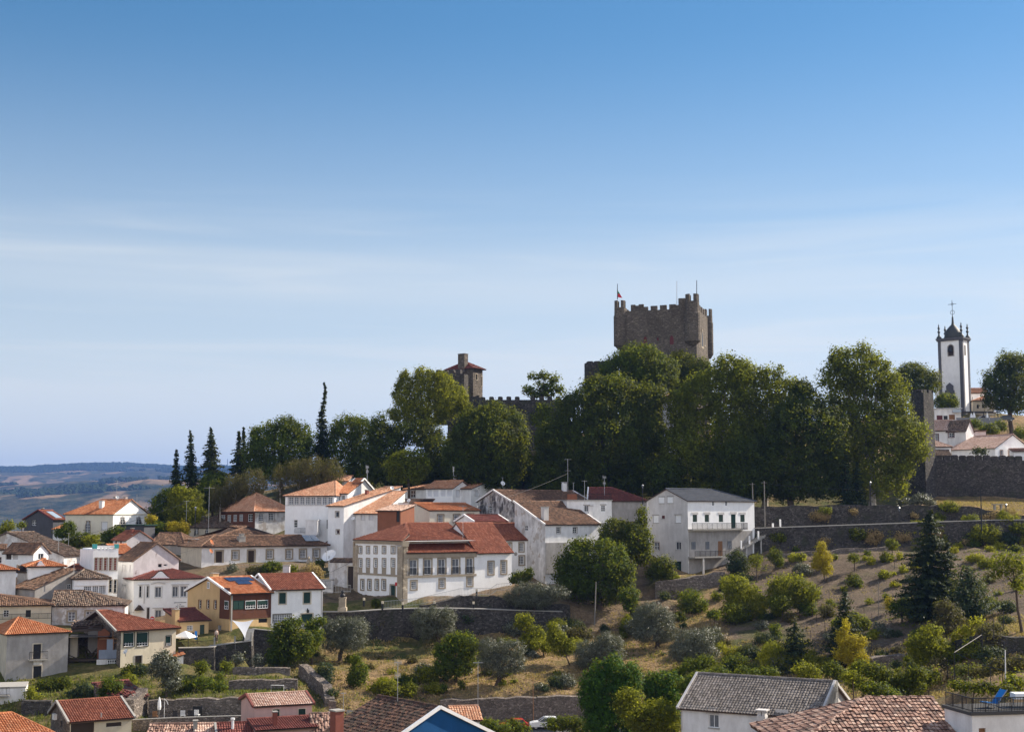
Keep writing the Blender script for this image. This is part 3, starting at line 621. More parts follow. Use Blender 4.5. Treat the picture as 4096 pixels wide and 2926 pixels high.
    def roof(s, kind, mat, yr=None, rise=None, o=.35, og=.25, hipL=0., hipR=0., pk=.5, jit=.3, pitch=.26, row=.42, verge=None, capm=None, lip=None, xr=None, h=.085, hz=None, seg=(-.5, -.24, .24, .5)):
        r = rise if rise is not None else s.rise(yr) if yr is not None else .2; s.r = r; W_, D_, H_ = s.W, s.D, s.H
        q = Roof(pitch, row, h, jit, seed=len(bpy.data.objects) % 997, seg=seg); C3 = []
        if kind == 'gx':
            dF, dB = D_ * pk, D_ * (1 - pk); sF, sB = r / dF, r / dB; yR = dF
            x0, x1 = (hipL if hipL else -og), (W_ - hipR if hipR else W_ + og)
            eF, eB = H_ - o * sF, H_ - o * sB; xl, xr_ = (-o if hipL else -og), (W_ + o if hipR else W_ + og)
            q.slope([(xl, -o, eF), (xr_, -o, eF), (x1, yR, H_ + r), (x0, yR, H_ + r)]); q.slope([(xr_, D_ + o, eB), (xl, D_ + o, eB), (x0, yR, H_ + r), (x1, yR, H_ + r)])
            if hipL: q.slope([(xl, D_ + o, eB), (xl, -o, eF), (x0, yR, H_ + r)])
            if hipR: q.slope([(xr_, -o, eF), (xr_, D_ + o, eB), (x1, yR, H_ + r)])
            q.cap((x0, yR, H_ + r + .06), (x1, yR, H_ + r + .06))
            for on, xe, xp in ((hipL, xl, x0), (hipR, xr_, x1)):
                for ye, e in ((-o, eF), (D_ + o, eB)):
                    a, b = Vector((xe, ye, e + .06)), Vector((xp, yR, H_ + r + .06))
                    if on: q.cap(a, b, .12)
                    elif verge: q.bar(a, b, .22, .26)
            if not hipL: s.gable('L', r, 1 - pk)
            if not hipR: s.gable('R', r, pk)
        elif kind == 'gy':
            dl = W_ * pk; sl_, sr_ = r / dl, r / (W_ - dl); eL, eR = H_ - o * sl_, H_ - o * sr_
            q.slope([(-o, D_ + og, eL), (-o, -og, eL), (dl, -og, H_ + r), (dl, D_ + og, H_ + r)]); q.slope([(W_ + o, -og, eR), (W_ + o, D_ + og, eR), (dl, D_ + og, H_ + r), (dl, -og, H_ + r)])
            q.cap((dl, -og, H_ + r + .06), (dl, D_ + og, H_ + r + .06))
            if verge:
                q.bar((-o, -og, eL + .05), (dl, -og, H_ + r + .05), .22, .28); q.bar((W_ + o, -og, eR + .05), (dl, -og, H_ + r + .05), .22, .28)
            s.gable('F', r, pk); s.gable('K', r, 1 - pk)
        elif kind == 'pyr':
            xa = W_ * (.5 if xr is None else xr); ya = D_ * pk; A_ = (xa, ya, H_ + r); c = [(-o, -o), (W_ + o, -o), (W_ + o, D_ + o), (-o, D_ + o)]; e = H_ - o * r / (min(W_, D_) / 2)
            for i in range(4):
                a, b = c[i], c[(i + 1) % 4]; q.slope([(*a, e), (*b, e), A_]); q.cap((*a, e + .06), (A_[0], A_[1], A_[2] + .06), .12)
        elif kind == 'my':                          # one slope rising to the back
            sp = r / D_; q.slope([(-og, -o, H_ - o * sp), (W_ + og, -o, H_ - o * sp), (W_ + og, D_ + .1, H_ + r), (-og, D_ + .1, H_ + r)])
            q.cap((-og, D_ + .1, H_ + r + .06), (W_ + og, D_ + .1, H_ + r + .06))
            if verge:
                for x in (-og, W_ + og): q.bar((x, -o, H_ - o * sp + .05), (x, D_ + .1, H_ + r + .05), .22, .28)
            s.peak['L'] = (r, [(0, r)]); s.peak['R'] = (r, [(s.D, r)]); s.peak['K'] = (r, [(s.W, r), (0, r)])
        elif kind == 'mx':                          # one slope rising to the right
            sp = r / W_; q.slope([(-o, D_ + og, H_ - o * sp), (-o, -og, H_ - o * sp), (W_ + .1, -og, H_ + r), (W_ + .1, D_ + og, H_ + r)])
            s.peak['F'] = (r, [(s.W, r)]); s.peak['K'] = (r, [(0, r)]); s.peak['R'] = (r, [(s.D, r), (0, r)])
        elif kind == 'flat':
            m = MB(); m.box(-o, W_ + o, -o, D_ + o, H_, H_ + .18); q.mb(m, 0)
        s.rf = q.build([M[mat], M['underside'] if kind != 'flat' else M[mat], M[verge or 'white']], s.o)
        if lip:                                     # plastered eaves cornice
            m = MB(); s.fbox(m, 'F', -.08, W_ + .08, H_ - .28, H_ - .04, .003, .16)
            s.fbox(m, 'L', 0, D_, H_ - .28, H_ - .04, .003, .16); s.fbox(m, 'R', 0, D_, H_ - .28, H_ - .04, .003, .16); m.build("cornice", M[lip], s.o)
        return s
    def chimney(s, r, y0, mat='white', dep=.6, cap='concrete', pots=False, name='chimney'):
        x0, z1 = s.aty(y0, r[0], r[1]); x1, z0 = s.aty(y0, r[2], r[3]); m = MB(); w = x1 - x0
        m.box(x0, x1, y0, y0 + dep, z0 - 1.0, z1 - .18 if pots else z1)
        if pots:
            for i in (0, 1): m.box(x0 + .04 + i * (w - .2), x0 + .16 + i * (w - .2), y0 + .04, y0 + dep - .04, z1 - .18, z1 - .03)
        m.box(x0 - .07, x1 + .07, y0 - .07, y0 + dep + .07, z1 - .03, z1 + .07, 1)
        return m.build(name, [M[mat], M[cap]], s.rf or s.o)
    def part(s, name, mb, mat, parent=None, **k): return mb.build(name, M[mat] if isinstance(mat, str) else mat, parent or s.o, **k)
    def band(s, f, x0, y0, x1, y1, name, mat, o=.05, o0=.004):
        q = s.rect(f, (x0, y0, x1, y1)); m = MB(); s.fbox(m, f, *q, o0, o); return m.build(name, M[mat], s.o)
    def railing(s, a, b, hgt, name="railing", mat='iron', step=.14, parent=None):
        a, b = Vector(a), Vector(b); m = MB(); n = max(2, int((b - a).length / step)); up = Vector((0, 0, hgt))
        beam(m, a + up, b + up, .05, .05); beam(m, a + up * .08, b + up * .08, .04, .04)
        for i in range(n + 1): p = a.lerp(b, i / n); beam(m, p, p + up, .025 if i % 8 else .05, .025 if i % 8 else .05)
        return m.build(name, M[mat], parent or s.o)
# ---- far left cluster -------------------------------------------------------------------------------------------
h = House("chapel_house", "white house with pointed arch windows and an orange tiled roof, before the blue hills", 1, (710, 269), (1225, 263.5), 683, cx=1600, wall='ivory', facemat={'R': 'white'})
h.win('F', (930, 762, 975, 908), kind='arch', fr=.16, n=(2, 5), mat='curtain'); h.win('F', (1100, 775, 1160, 862), fr=.1, n=(2, 1), mat='glass', frm='lightgrey', blind=.999)
h.win('R', (1303, 722, 1350, 796), (1477, 722, 1525, 796), kind='arch', fr=.2, n=(2, 3), frm='grey')
h.roof('gx', 'orange', 535, hipL=4.6, jit=.25, lip='ivory'); h.walls()
h.chimney((1072, 545, 1106, 650), 1.6, 'white2'); h.chimney((1225, 505, 1258, 535), h.D * .55, 'lightgrey', pots=True); h.chimney((1335, 508, 1358, 535), h.D * .55, 'lightgrey', pots=True)
h = House("dark_house", "charcoal grey gabled house with a skylight in its red roof", 1, (265, 288), (575, 284), 745, cx=712, wall='darkgrey')
h.win('F', (345, 757, 394, 814), n=(2, 2), frm='iron', fr=.06); h.roof('gy', 'red', 648, verge='redwood'); h.walls()
m = MB(); sr = h.r / (h.W / 2)
m.prism([(h.W * .62, h.D * .30, h.H + h.r - h.W * .12 * sr + .12), (h.W * .62, h.D * .78, h.H + h.r - h.W * .12 * sr + .12), (h.W * .96, h.D * .78, h.H + h.r - h.W * .46 * sr + .12), (h.W * .96, h.D * .30, h.H + h.r - h.W * .46 * sr + .12)], (0, 0, .1)); h.part("skylight", m, 'collector', h.rf)
h.chimney((448, 628, 462, 655), h.D * .4, 'iron', dep=.35)
h = House("side_annexe", "low ochre annexe with an orange roof between the charcoal house and the arched house", 1, (578, 281), (712, 280), 850, depth=4, wall='white2'); h.roof('my', 'orange', 795); h.walls()
h = House("terrace_shelter", "flat dark green shelter roof under the two arched windows of the white gable", 1, (1270, 259), (1560, 257), 812, depth=3.5, wall='darkgrey', cat='shelter'); h.roof('flat', 'green'); h.walls()
h = House("old_barn", "long old barn with a lichened dark roof and peeling white gable, left edge", 1, (-520, 234), (692, 226), 1122, cx=955, wall='shabby'); h.roof('gy', 'old', 885, jit=1, o=.3); h.walls()
h.chimney((912, 1085, 955, 1185), h.D * .75, 'shabby')
h = House("edge_house", "white house cut by the left edge, with a brown window", 1, (-160, 214), (58, 215), 1072, depth=6, wall='white'); h.win('F', (-30, 1150, 18, 1220), n=(2, 2)); h.roof('gx', 'brown', 1022); h.walls()
h = House("white_loggia_house", "small white house, dark brown roof, white right gable with one dark window", 1, (60, 213.5), (365, 211), 1092, cx=525, wall='white')
h.win('F', (66, 1105, 122, 1180), kind='dark', mat='darkwood'); h.win('F', (135, 1115, 195, 1180), kind='blind', mat='lightgrey'); h.win('R', (415, 1115, 472, 1180), n=(2, 1)); h.roof('gx', 'brown', 1008, o=.5); h.walls()
h = House("hip_roof_house", "low white house with an orange hipped roof below the small white gabled house", 1, (310, 201), (690, 203), 1250, depth=6, wall='white'); h.roof('gx', 'orange', 1172, hipL=2.6, hipR=2.9, o=.45); h.walls()
m = MB(); xd, zd = h.aty(0, 440, 1255); m.prism([(xd - .65, -.3, zd), (xd + .65, -.3, zd), (xd, -.3, zd + .8)], (0, 1.6, 0)); h.part("dormer", m, 'white', h.rf)
h = House("orange_roof_house", "low house with an orange hipped roof cut by the left edge", 1, (-240, 195), (175, 197.5), 1292, depth=6, wall='white2'); h.roof('gx', 'orange', 1206, hipL=3, hipR=3); h.walls()
h = House("collapsed_shed", "dark shed with a broken sagging roof between orange roofs", 1, (190, 203), (440, 204), 1312, depth=3.2, wall='shabby', cat='shed'); h.roof('my', 'old', 1255, jit=2); h.walls()
h = House("low_link_house", "low white house with a red roof left of the tall house with five slit windows", 1, (705, 207), (1010, 206.5), 1290, depth=3.5, wall='white'); h.roof('my', 'red', 1240); h.walls()
h = House("red_roof_cottage", "small pinkish cottage with a red roof and brown windows above the rough gable", 1, (1370, 234), (1645, 237), 965, lx=1224, wall='rough', facemat={'L': 'white2'})
h.win('L', (1240, 975, 1262, 1048), (1292, 972, 1316, 1048), kind='sash', mat='redwood', n=(1, 2)); h.roof('gy', 'red', 872, jit=.5); h.walls(); h.chimney((1430, 845, 1452, 875), h.D * .3, 'brickch')
h = House("long_shed", "long low building with a mottled brown roof behind the red roofed cottage", 1, (1640, 247), (1995, 245), 1006, depth=6, wall='grey'); h.roof('gx', 'brown', 893, jit=.6, hipR=2.5); h.walls()
h = House("lean_to", "orange lean-to roof tucked between the slit window house and the rough gable", 1, (1290, 217), (1480, 219), 1115, depth=4, wall='white2', cat='outbuilding'); h.roof('my', 'orange', 1020); h.walls()
h = House("slit_window_house", "tall narrow white house with five slit windows in a row and a turquoise cornered parapet", 1, (1006, 204), (1282, 206), 1078, depth=7, wall='white')
sl5 = [(1030, 1055), (1080, 1103), (1131, 1157), (1187, 1212), (1237, 1262)]
h.win('F', *[(a, 1165, b, 1296) for a, b in sl5], fr=.10, n=(1, 5), mat='brickch'); h.win('F', (1185, 1400, 1212, 1535), (1237, 1400, 1262, 1540), fr=.08, n=(1, 3))
h.roof('flat', 'white', o=-.3, rise=.2); h.walls(); m = MB(); T = MB()
for a0, a1 in ((0, .10), (.28, .36), (.42, .5), (.56, .64), (.88, 1.0)): m.box(h.W * a0, h.W * a1, -.02, .25, h.H + .001, h.H + .32)
m.box(-.02, h.W + .02, 0, .3, h.H + .32, h.H + .62); h.part("parapet", m, 'white')
for x in (0, h.W - .55): T.box(x - .05, x + .6, -.06, .34, h.H + .2, h.H + .85)
h.part("corner_tiles", T, 'teal')
h = House("rough_gable_house", "tall house with a rough pinkish gable and brown roof beside the slit windows", 1, (1447, 208), (1935, 213), 1187, lx=1278, wall='rough', facemat={'L': 'white2'})
h.win('F', (1712, 1225, 1755, 1268), (1772, 1230, 1810, 1252), n=(1, 1)); h.win('L', *[(a, t, b, t + 80) for t in (1240, 1452) for a, b in ((1320, 1345), (1350, 1372), (1405, 1427))], kind='blind', mat='white2')
h.roof('gy', 'brown', 1000, jit=.4, o=.3); h.walls()
h = House("mossy_low_house", "low grey house with a lichened roof and a tiny white window in its right gable", 1, (222, 205), (692, 209), 1450, lx=80, wall='grey'); h.win('F', (486, 1347, 536, 1382), n=(2, 1)); h.roof('gy', 'old', 1290, pk=.62, jit=1); h.walls(); h.chimney((562, 1322, 604, 1425), h.D * .15, 'brickch')
h = House("gallery_house", "white house with a mossy hipped roof and a glazed white gallery of small panes", 1, (800, 196), (1172, 197.6), 1378, depth=7, wall='white')
h.win('F', (906, 1468, 988, 1553), n=(4, 4), mat='curtain'); h.win('F', (1000, 1465, 1065, 1553), n=(3, 4), mat='curtain'); h.win('F', (1072, 1462, 1145, 1553), n=(4, 4), mat='curtain')
h.roof('pyr', 'old', 1285, xr=.35, jit=.9, o=.4); h.walls(); h.band('F', 800, 1382, 1170, 1462, "white_boarding", 'white', .12); h.band('F', 802, 1562, 1168, 1620, "lower_wall", 'grey', .03)
h = House("grey_side_house", "grey plastered house with a long brown roof rising to the gallery house", 1, (378, 196), (800, 200.7), 1492, depth=5.5, wall='grey'); h.win('F', (722, 1447, 760, 1500), n=(2, 2)); h.roof('mx', 'brown', 1285, jit=.8); h.walls()
h = House("old_granite_window_house", "old white house with granite framed windows, peeling plaster and a blackened tile roof", 4, (565, 189), (1352, 191), 248, depth=8, wall='shabby')
h.win('F', (738, 322, 812, 425), (930, 318, 1005, 420), (1125, 315, 1200, 400), fr=.22, n=(2, 3), mat='curtain'); h.roof('gx', 'old', 92, hipR=6, jit=.9, o=.4); h.walls()
h = House("cream_ground_house", "low cream house with brown hipped roof behind the orange pyramid roof", 4, (-260, 185), (557, 188), 252, depth=8, wall='cream')
h.win('F', (37, 303, 97, 378), n=(2, 3)); h.win('F', (280, 303, 332, 380), kind='dark', mat='iron'); h.roof('gx', 'brown', 112, hipR=8.5, jit=.5, o=.4, lip='cream'); h.walls()
h.railing(h.fp('F', 0, h.at('F', 100, 400)[1], .9), h.fp('F', h.W, h.at('F', 100, 400)[1], .9), .7)
# ---- middle ------------------------------------------------------------------------------------------------------
h = House("arched_window_house", "pale house with small arched windows and a lichened roof with white verge", 2, (112, 271), (640, 266), 826, depth=11, wall='beige')
h.win('F', (220, 845, 255, 910), (333, 845, 360, 905), kind='arch', fr=.12, n=(2, 3)); h.roof('gx', 'old', 585, hipL=8, pk=.9, jit=.6, verge='white'); h.walls(); h.chimney((284, 715, 315, 805), 1.4, 'rubble')
h = House("brick_red_house", "large house with an orange pyramid roof, brick red left wall and grey stained front", 2, (868, 260), (1290, 265), 645, lx=472, wall='shabby', facemat={'L': 'wood'})
h.win('L', (490, 700, 543, 776), (565, 700, 605, 776), (630, 697, 668, 770), (695, 693, 735, 765), n=(3, 4), mat='curtain'); h.win('L', (790, 690, 840, 770), n=(2, 3)); h.win('F', (910, 685, 957, 765), (1018, 680, 1070, 760), fr=.12, n=(3, 4), frm='grey')
h.roof('pyr', 'peach', 460, jit=.25, o=.4); h.walls()
h = House("window_row_house", "tall white house with a row of eight windows under an orange hipped roof", 2, (1195, 252), (1728, 250), 484, depth=10, wall='white')
h.win('F', *[(a, 505, b, 588) for a, b in ((1230, 1280), (1292, 1338), (1352, 1398), (1412, 1458), (1472, 1518), (1534, 1580), (1595, 1641), (1656, 1700))], fr=.10, n=(2, 4), frm='lightgrey', mat='curtain')
h.win('F', (1287, 752, 1326, 836), n=(1, 3)); h.win('F', (1417, 752, 1460, 836), (1640, 750, 1660, 850), n=(2, 3)); h.roof('gx', 'peach', 335, hipL=7.6, hipR=1.6, jit=.25, o=.35, lip='white'); h.walls()
h.railing(h.fp('F', h.at('F', 1318, 890)[0], h.at('F', 1318, 893)[1], 1.0), h.fp('F', h.at('F', 1465, 890)[0], h.at('F', 1465, 893)[1], 1.0), .85); m = MB(); a0, z1 = h.at('F', 1462, 758); a1, z0 = h.at('F', 1588, 915); h.fbox(m, 'F', a0, a1, z0, z1, .8, 2.2); h.fbox(m, 'F', a0 - .1, a1 + .1, z1, z1 + .12, .7, 2.3); h.part("stair_box", m, 'white2')
h.band('F', 1190, 593, 1728, 600, "string_course", 'lightgrey', .06)
h = House("orange_hip_wing", "white wing with a bright orange roof, right of the row of eight windows", 2, (1730, 252.5), (1870, 252), 465, depth=8, wall='white'); h.win('F', (1755, 492, 1785, 540), (1808, 488, 1838, 535), n=(2, 2)); h.roof('my', 'orange', 340); h.walls()
h = House("upper_gable_house", "small tiled roof standing up behind the window row house", 2, (1590, 272), (1870, 271), 328, cx=1960, wall='white2'); h.roof('gx', 'peach', 278); h.walls()
h = House("orange_gable_house", "white gabled house with an orange roof and white verge behind the narrow roofed white house", 2, (1820, 264), (1900, 263), 455, cx=2170, wall='white2'); h.roof('gx', 'orange', 308, verge='white'); h.walls()
h = House("narrow_front_house", "white house, narrow two window front, long pale orange roof rising behind", 2, (1657, 243.5), (1828, 241), 598, cx=2440, wall='white', facemat={'R': 'white2'})
h.win('F', (1737, 662, 1775, 722), (1745, 858, 1780, 905), fr=.1, n=(1, 1)); h.roof('my', 'peach', 388, jit=.3, o=.4); h.walls(); h.chimney((2055, 430, 2078, 475), h.D * .55, 'brickch', dep=.5)
h = House("blank_window_house", "low white house with two shuttered windows under an orange lean-to roof", 3, (60, 243), (330, 241), 676, depth=9, wall='white2'); h.win('F', (122, 692, 158, 753), (208, 692, 248, 750), kind='blind', fr=.07, frm='lightgrey'); h.roof('my', 'peach', 440, o=.4); h.walls()
h = House("brick_box", "bare orange brick box with a pale roof and a dark doorway", 3, (298, 231), (548, 229), 650, depth=4.5, wall='brick', cat='outbuilding'); h.win('F', (502, 660, 537, 775), kind='dark'); h.roof('my', 'pinktile', 592); h.walls()
h = House("pale_upper_house", "big white house with an orange roof, white chimney and stepped gables below the dark trees", 3, (597, 268), (1312, 261), 418, cx=1745, wall='white2', facemat={'R': 'white'})
h.win('F', (655, 432, 706, 512), n=(2, 2), fr=.1, frm='grey'); h.win('R', (1350, 432, 1397, 495), kind='blind', fr=.06, frm='lightgrey'); h.roof('gx', 'peach', 322, hipL=5.5, jit=.25); h.walls()
h2 = House("white_wing", "white wing with four shuttered windows and a small gable on the big upper house", 3, (822, 262.5), (1112, 259.5), 410, cx=1312, wall='white')
h2.win('F', (838, 430, 885, 500), (903, 428, 958, 500), (982, 425, 1033, 497), (1050, 425, 1105, 497), kind='blind'); h2.win('R', (1147, 430, 1184, 500), (1220, 430, 1256, 495), kind='blind', fr=.06, frm='lightgrey'); h2.roof('gx', 'peach', 333, jit=.25, o=.3); h2.walls()
h.chimney((1117, 258, 1164, 330), h.D * .5, 'white2', dep=.9)
h = House("dark_roof_annexe", "low annexe with a dark brown roof before the big upper house", 3, (440, 246), (822, 245), 602, depth=6, wall='white2', cat='outbuilding'); h.roof('my', 'darktile', 530); h.walls()
h = House("cream_house", "cream house with orange red gabled roof just behind the manor ridge", 3, (860, 238), (1400, 244), 648, lx=552, wall='ivory')
h.win('F', (950, 697, 1010, 778), (1122, 695, 1184, 772), (1275, 690, 1335, 770), fr=.2, n=(4, 4)); h.roof('gx', 'orange', 572, jit=.25, o=.2); h.walls()
h.chimney((562, 570, 634, 632), h.D * .9, 'white', dep=1.2)
h = House("long_terrace_house", "long low white house with granite framed windows and a dark lichened hipped roof", 2, (290, 228), (1645, 241.5), 1035, lx=66, wall='white2', facemat={'L': 'beige'})
h.win('F', (442, 1092, 510, 1215), (792, 1085, 856, 1245), kind='door', fr=.26); h.win('F', (622, 1090, 684, 1175), (996, 1082, 1056, 1168), (1206, 1078, 1264, 1165), (1354, 1075, 1414, 1162), (1499, 1073, 1559, 1158), fr=.26, n=(4, 5))
h.roof('gx', 'brown', 922, hipL=4, hipR=3, jit=.6, o=.45); h.walls(); h.chimney((697, 935, 763, 1030), 1.2, 'concrete', dep=1.0); h.chimney((712, 905, 750, 935), 1.35, 'concrete', dep=.7)
LT = h
h = House("long_upper_roof_house", "broad lichened brown hipped roof rising behind the left half of the long low white house", 2, (330, 239), (1225, 249), 960, depth=7, wall='white2'); h.roof('gx', 'brown', 822, hipL=10, hipR=9.8, jit=.7, o=.5); h.walls()
h = House("manor_side_house", "white house with a grey lichened roof between the long low house and the manor", 2, (1648, 245), (1990, 243), 1000, depth=9, wall='white2'); h.win('F', (1682, 1080, 1722, 1150), n=(3, 4), fr=.2); h.win('F', (1840, 1078, 1884, 1178), kind='door', fr=.2); h.roof('gx', 'old', 835, jit=.7, hipL=1.5); h.walls()
# ---- the manor ---------------------------------------------------------------------------------------------------
h = House("manor_house", "large white manor with granite framed windows, stone cornices and red roofs", 3, (577, 205), (1368, 212.5), 1110, lx=58, wall='white', cat='manor')
zt = h.at('F', 577, 985)[1]; zm = h.at('F', 577, 2)[1]; SB = 2.6; Hl = h.H
h.win('F', *[(a, t, b, t + 163) for a, b, t in ((645, 725, 1185), (802, 878, 1180), (956, 1030, 1177), (1107, 1180, 1173), (1260, 1330, 1168))], fr=.22, n=(2, 2), mat='curtain', name='balcony_door')
h.win('F', (660, 1416, 718, 1500), (969, 1396, 1022, 1482), (1269, 1376, 1324, 1462), fr=.22, n=(4, 4))
h.H = zt
lw = [(98, 130), (180, 213), (262, 295), (352, 388), (448, 486)]
h.win('L', *[(a, 1043, b, 1110) for a, b in lw], fr=.17, n=(2, 3), mat='curtain'); h.win('L', *[(a, 1175, b, 1264) for a, b in lw], fr=.17, n=(2, 4), mat='curtain', apron=.95)
h.win('L', *[(a, 1405, b, 1502) for a, b in ((120, 150), (196, 228), (276, 308), (349, 385))], fr=.24, n=(2, 4)); h.win('L', (438, 1462, 490, 1625), kind='door', fr=.2, mat='green')
sideholes = h.holes; h.holes = dict(sideholes, F=[]); fw = sideholes['F']
# left wall to full height; low front wall with openings; main front wall set back above
h.wins_all = h.wins; h.walls('L'); h.wallo.name = "side_wall"; h.H = Hl; h.holes = sideholes; h.wins = []; h.walls('FR'); h.wallo.name = "front_wall"
m = MB(); m.box(.6, h.W, SB, SB + .3, Hl - .5, zt + .05); m.box(0, .6, 0, SB, Hl - .2, zt - .02); m.box(0, .35, SB, h.D, zt - .3, zt + .02); h.part("upper_wall", m, 'white')
rF = 5.6; yR = SB + (h.D - SB) / 2; rz = zt + 2.6
q = Roof(.25, .40, .08, .15, 11); q.slope([(.45, -.35, Hl - .05), (h.W + .2, -.35, Hl - .05), (h.W + .2, SB + .02, zt - .42), (.45, SB + .02, zt - .42)])
q.slope([(-.4, SB - .4, zt + .05), (h.W + .4, SB - .4, zt + .05), (h.W + .4, yR, rz), (rF, yR, rz)]); q.slope([(-.4, h.D + .3, zt + .05), (-.4, -.35, zt + .05), (-.2 + 2.6, SB - .4, zt + .9), (rF, yR, rz)])
q.slope([(h.W + .4, h.D + .3, zt + .05), (-.4, h.D + .3, zt + .05), (rF, yR, rz), (h.W + .4, yR, rz)]); q.cap((rF, yR, rz + .06), (h.W + .4, yR, rz + .06)); q.cap((.6, SB - .5, zt + .25), (rF, yR, rz + .06), .16)
h.rf = q.build([M['red'], M['underside'], M['white']], h.o)
h.band('F', 577, 1108, 1366, 1160, "front_cornice", 'granite', .16); h.band('F', 577, 1346, 1366, 1369, "front_string_course", 'granite', .14)
m = MB(); h.fbox(m, 'L', 0, h.D, zt - .5, zt - .02, .004, .20); h.fbox(m, 'L', -.05, h.D, zt - .16, zt + .03, .2, .36); m.box(-.3, .75, -.3, -.004, zt - .75, zt + .02); m.box(.62, .85, -.25, SB, zt - .4, zt + .02); h.part("side_cornice", m, 'granite')
zs = h.at('F', 590, 1370)[1]; m = MB(); h.fbox(m, 'L', 0, h.D - .05, zs - .02, zs + .26, .06, .17); h.part("side_string_course", m, 'granite')
m = MB(); m.box(-.12, .72, -.12, -.003, 0, zt - .75); h.fbox(m, 'L', h.D - 1.55, h.D + .12, 0, zt - .75, .003, .12); m.box(-.12, -.003, -.12, .0, 0, zt - .75); h.part("corner_pilaster", m, 'warmgranite')
m = MB(); h.fbox(m, 'L', -.15, .85, 0, zt - .75, .003, .16); h.fbox(m, 'L', -.3, 0, zt - 4, zt - .2, .05, .3); h.part("far_pilaster", m, 'warmgranite')
for a, b, t in ((632, 738, 1277), (790, 890, 1272), (945, 1042, 1269), (1096, 1192, 1266), (1248, 1342, 1262)):
    p0, z0 = h.at('F', a, t + 68); p1, z1 = h.at('F', b, t); h.railing((p0, -.16, z0), (p1, -.16, z0), z1 - z0, "balcony_rail")
m = MB(); a0, z0 = h.at('L', 8, 1440); h.fbox(m, 'L', h.D - 2.1, h.D - 1.7, h.at('L', 415, 1450)[1] - .1, h.at('L', 415, 1420)[1], .004, .15); h.part("alarm_box", m, 'redpaint')
MANOR = h
h = House("manor_wing", "right wing of the manor, plain white with two barred windows and a red gabled roof", 3, (1368, 212.5), (1752, 216.5), 1092, depth=11, wall='white', cat='manor')
h.win('F', (1497, 1206, 1552, 1336), (1638, 1200, 1690, 1330), fr=.22, n=(4, 6)); h.roof('gx', 'red', 786, og=.15, jit=.15, o=.45, lip='white'); h.walls(); MW = h
h = House("manor_back_wing", "recessed end of the manor with a round plaque between granite framed windows", 3, (1690, 222.5), (2012, 226), 962, depth=9, wall='white', cat='manor')
h.win('F', (1832, 1004, 1878, 1092), (1832, 1145, 1885, 1235), (1712, 1006, 1746, 1070), fr=.2, n=(3, 5)); h.roof('gx', 'red', 790, jit=.15, hipR=1, lip='white'); h.walls()
m = MB(); a, z = h.at('F', 1792, 1120); m.lathe([(.3, 0), (.3, .05)], n=16); o = h.part("round_plaque", m, 'concrete'); o.location = h.fp('F', a, z, .01); o.rotation_euler = (R(90), 0, 0)
h = House("tile_roof_hut", "little white hut with a patched dark red roof behind the manor ridge", 3, (1345, 228), (1690, 232), 765, lx=1150, wall='white', cat='outbuilding'); h.win('F', (1415, 768, 1472, 800), kind='dark'); h.roof('gx', 'maroon', 700, jit=.6, verge='white'); h.walls()
# ---- right houses ------------------------------------------------------------------------------------------------
h = House("stained_gable_house", "white house with a black stained gable and a long brown roof, right of the manor", 11, (-149, 240), (700, 249), 546, lx=-509, wall='stained'); h.win('L', (-394, 602, -356, 675), n=(2, 3), fr=.08, frm='grey'); h.roof('gx', 'brown', 436, jit=.45, verge='white2'); h.walls()
h.chimney((416, 345, 454, 480), h.D * .45, 'white2', pots=True)
h = House("peeling_house", "peeling white house with two small windows right of the manor", 11, (217, 221), (800, 227.5), 795, lx=-112, wall='white2', facemat={'L': 'shabby'})
h.win('F', (341, 833, 384, 898), (519, 833, 563, 895), n=(2, 3), fr=.07, frm='grey'); h.win('L', (-6, 812, 30, 870), n=(2, 2)); h.roof('my', 'brown', 552, jit=.5, verge='white2'); h.walls(); h.chimney((205, 612, 258, 765), .9, 'lightgrey', dep=.8)
h.band('F', 219, 998, 452, 1330, "grey_lower_wall", 'grey', .25)
h = House("terrace_house", "narrow white house with a railed roof terrace behind the peeling house", 11, (455, 231), (938, 233), 545, depth=6, wall='white2')
h.win('F', (642, 597, 690, 662), (823, 594, 870, 662), (826, 795, 868, 830), n=(2, 3), lintel=.18, frm='grey'); h.roof('flat', 'concrete', rise=.2, o=.15); h.walls()
h.railing((h.W * .25, .1, h.H + .18), (h.W, .1, h.H + .18), 1.0); m = MB(); m.box(.1, h.W * .22, .1, .4, h.H + .18, h.H + 1.1); h.part("brick_parapet", m, 'brick'); h.chimney((693, 600, 735, 715), -1.2, 'white2')
h = House("maroon_roof_house", "grey house with a dull red hipped roof between the terrace house and the slate house", 11, (690, 247), (1330, 246), 540, depth=9, wall='grey'); h.win('F', (1222, 628, 1258, 690), kind='door'); h.roof('gx', 'maroon', 405, hipR=6.5, jit=.6, verge='white'); h.walls()
h = House("slate_roof_house", "tall house with a slate roof, pale grey gable and white front with green shutters", 11, (1760, 226), (2480, 235), 540, lx=1317, wall='white', facemat={'L': 'lightgrey'})
zf = h.at('F', 1770, 858)[1]
h.win('L', (1452, 508, 1509, 572), (1546, 505, 1603, 570), (1386, 705, 1445, 783), (1626, 702, 1687, 783), kind='blind', sill=True, lintel=.18, frm='grey', mat='sash'); h.win('L', (1480, 705, 1514, 737), kind='shutter', mat='redwood', sill=True)
h.win('L', (1396, 992, 1455, 1078), mat='curtain', n=(2, 2), fr=.05, frm='midwood', sill=True); h.win('L', (1633, 990, 1690, 1076), n=(2, 1), sill=True); h.win('L', (1606, 1200, 1692, 1340), kind='round', mat='green', n=None, name='garage_door')
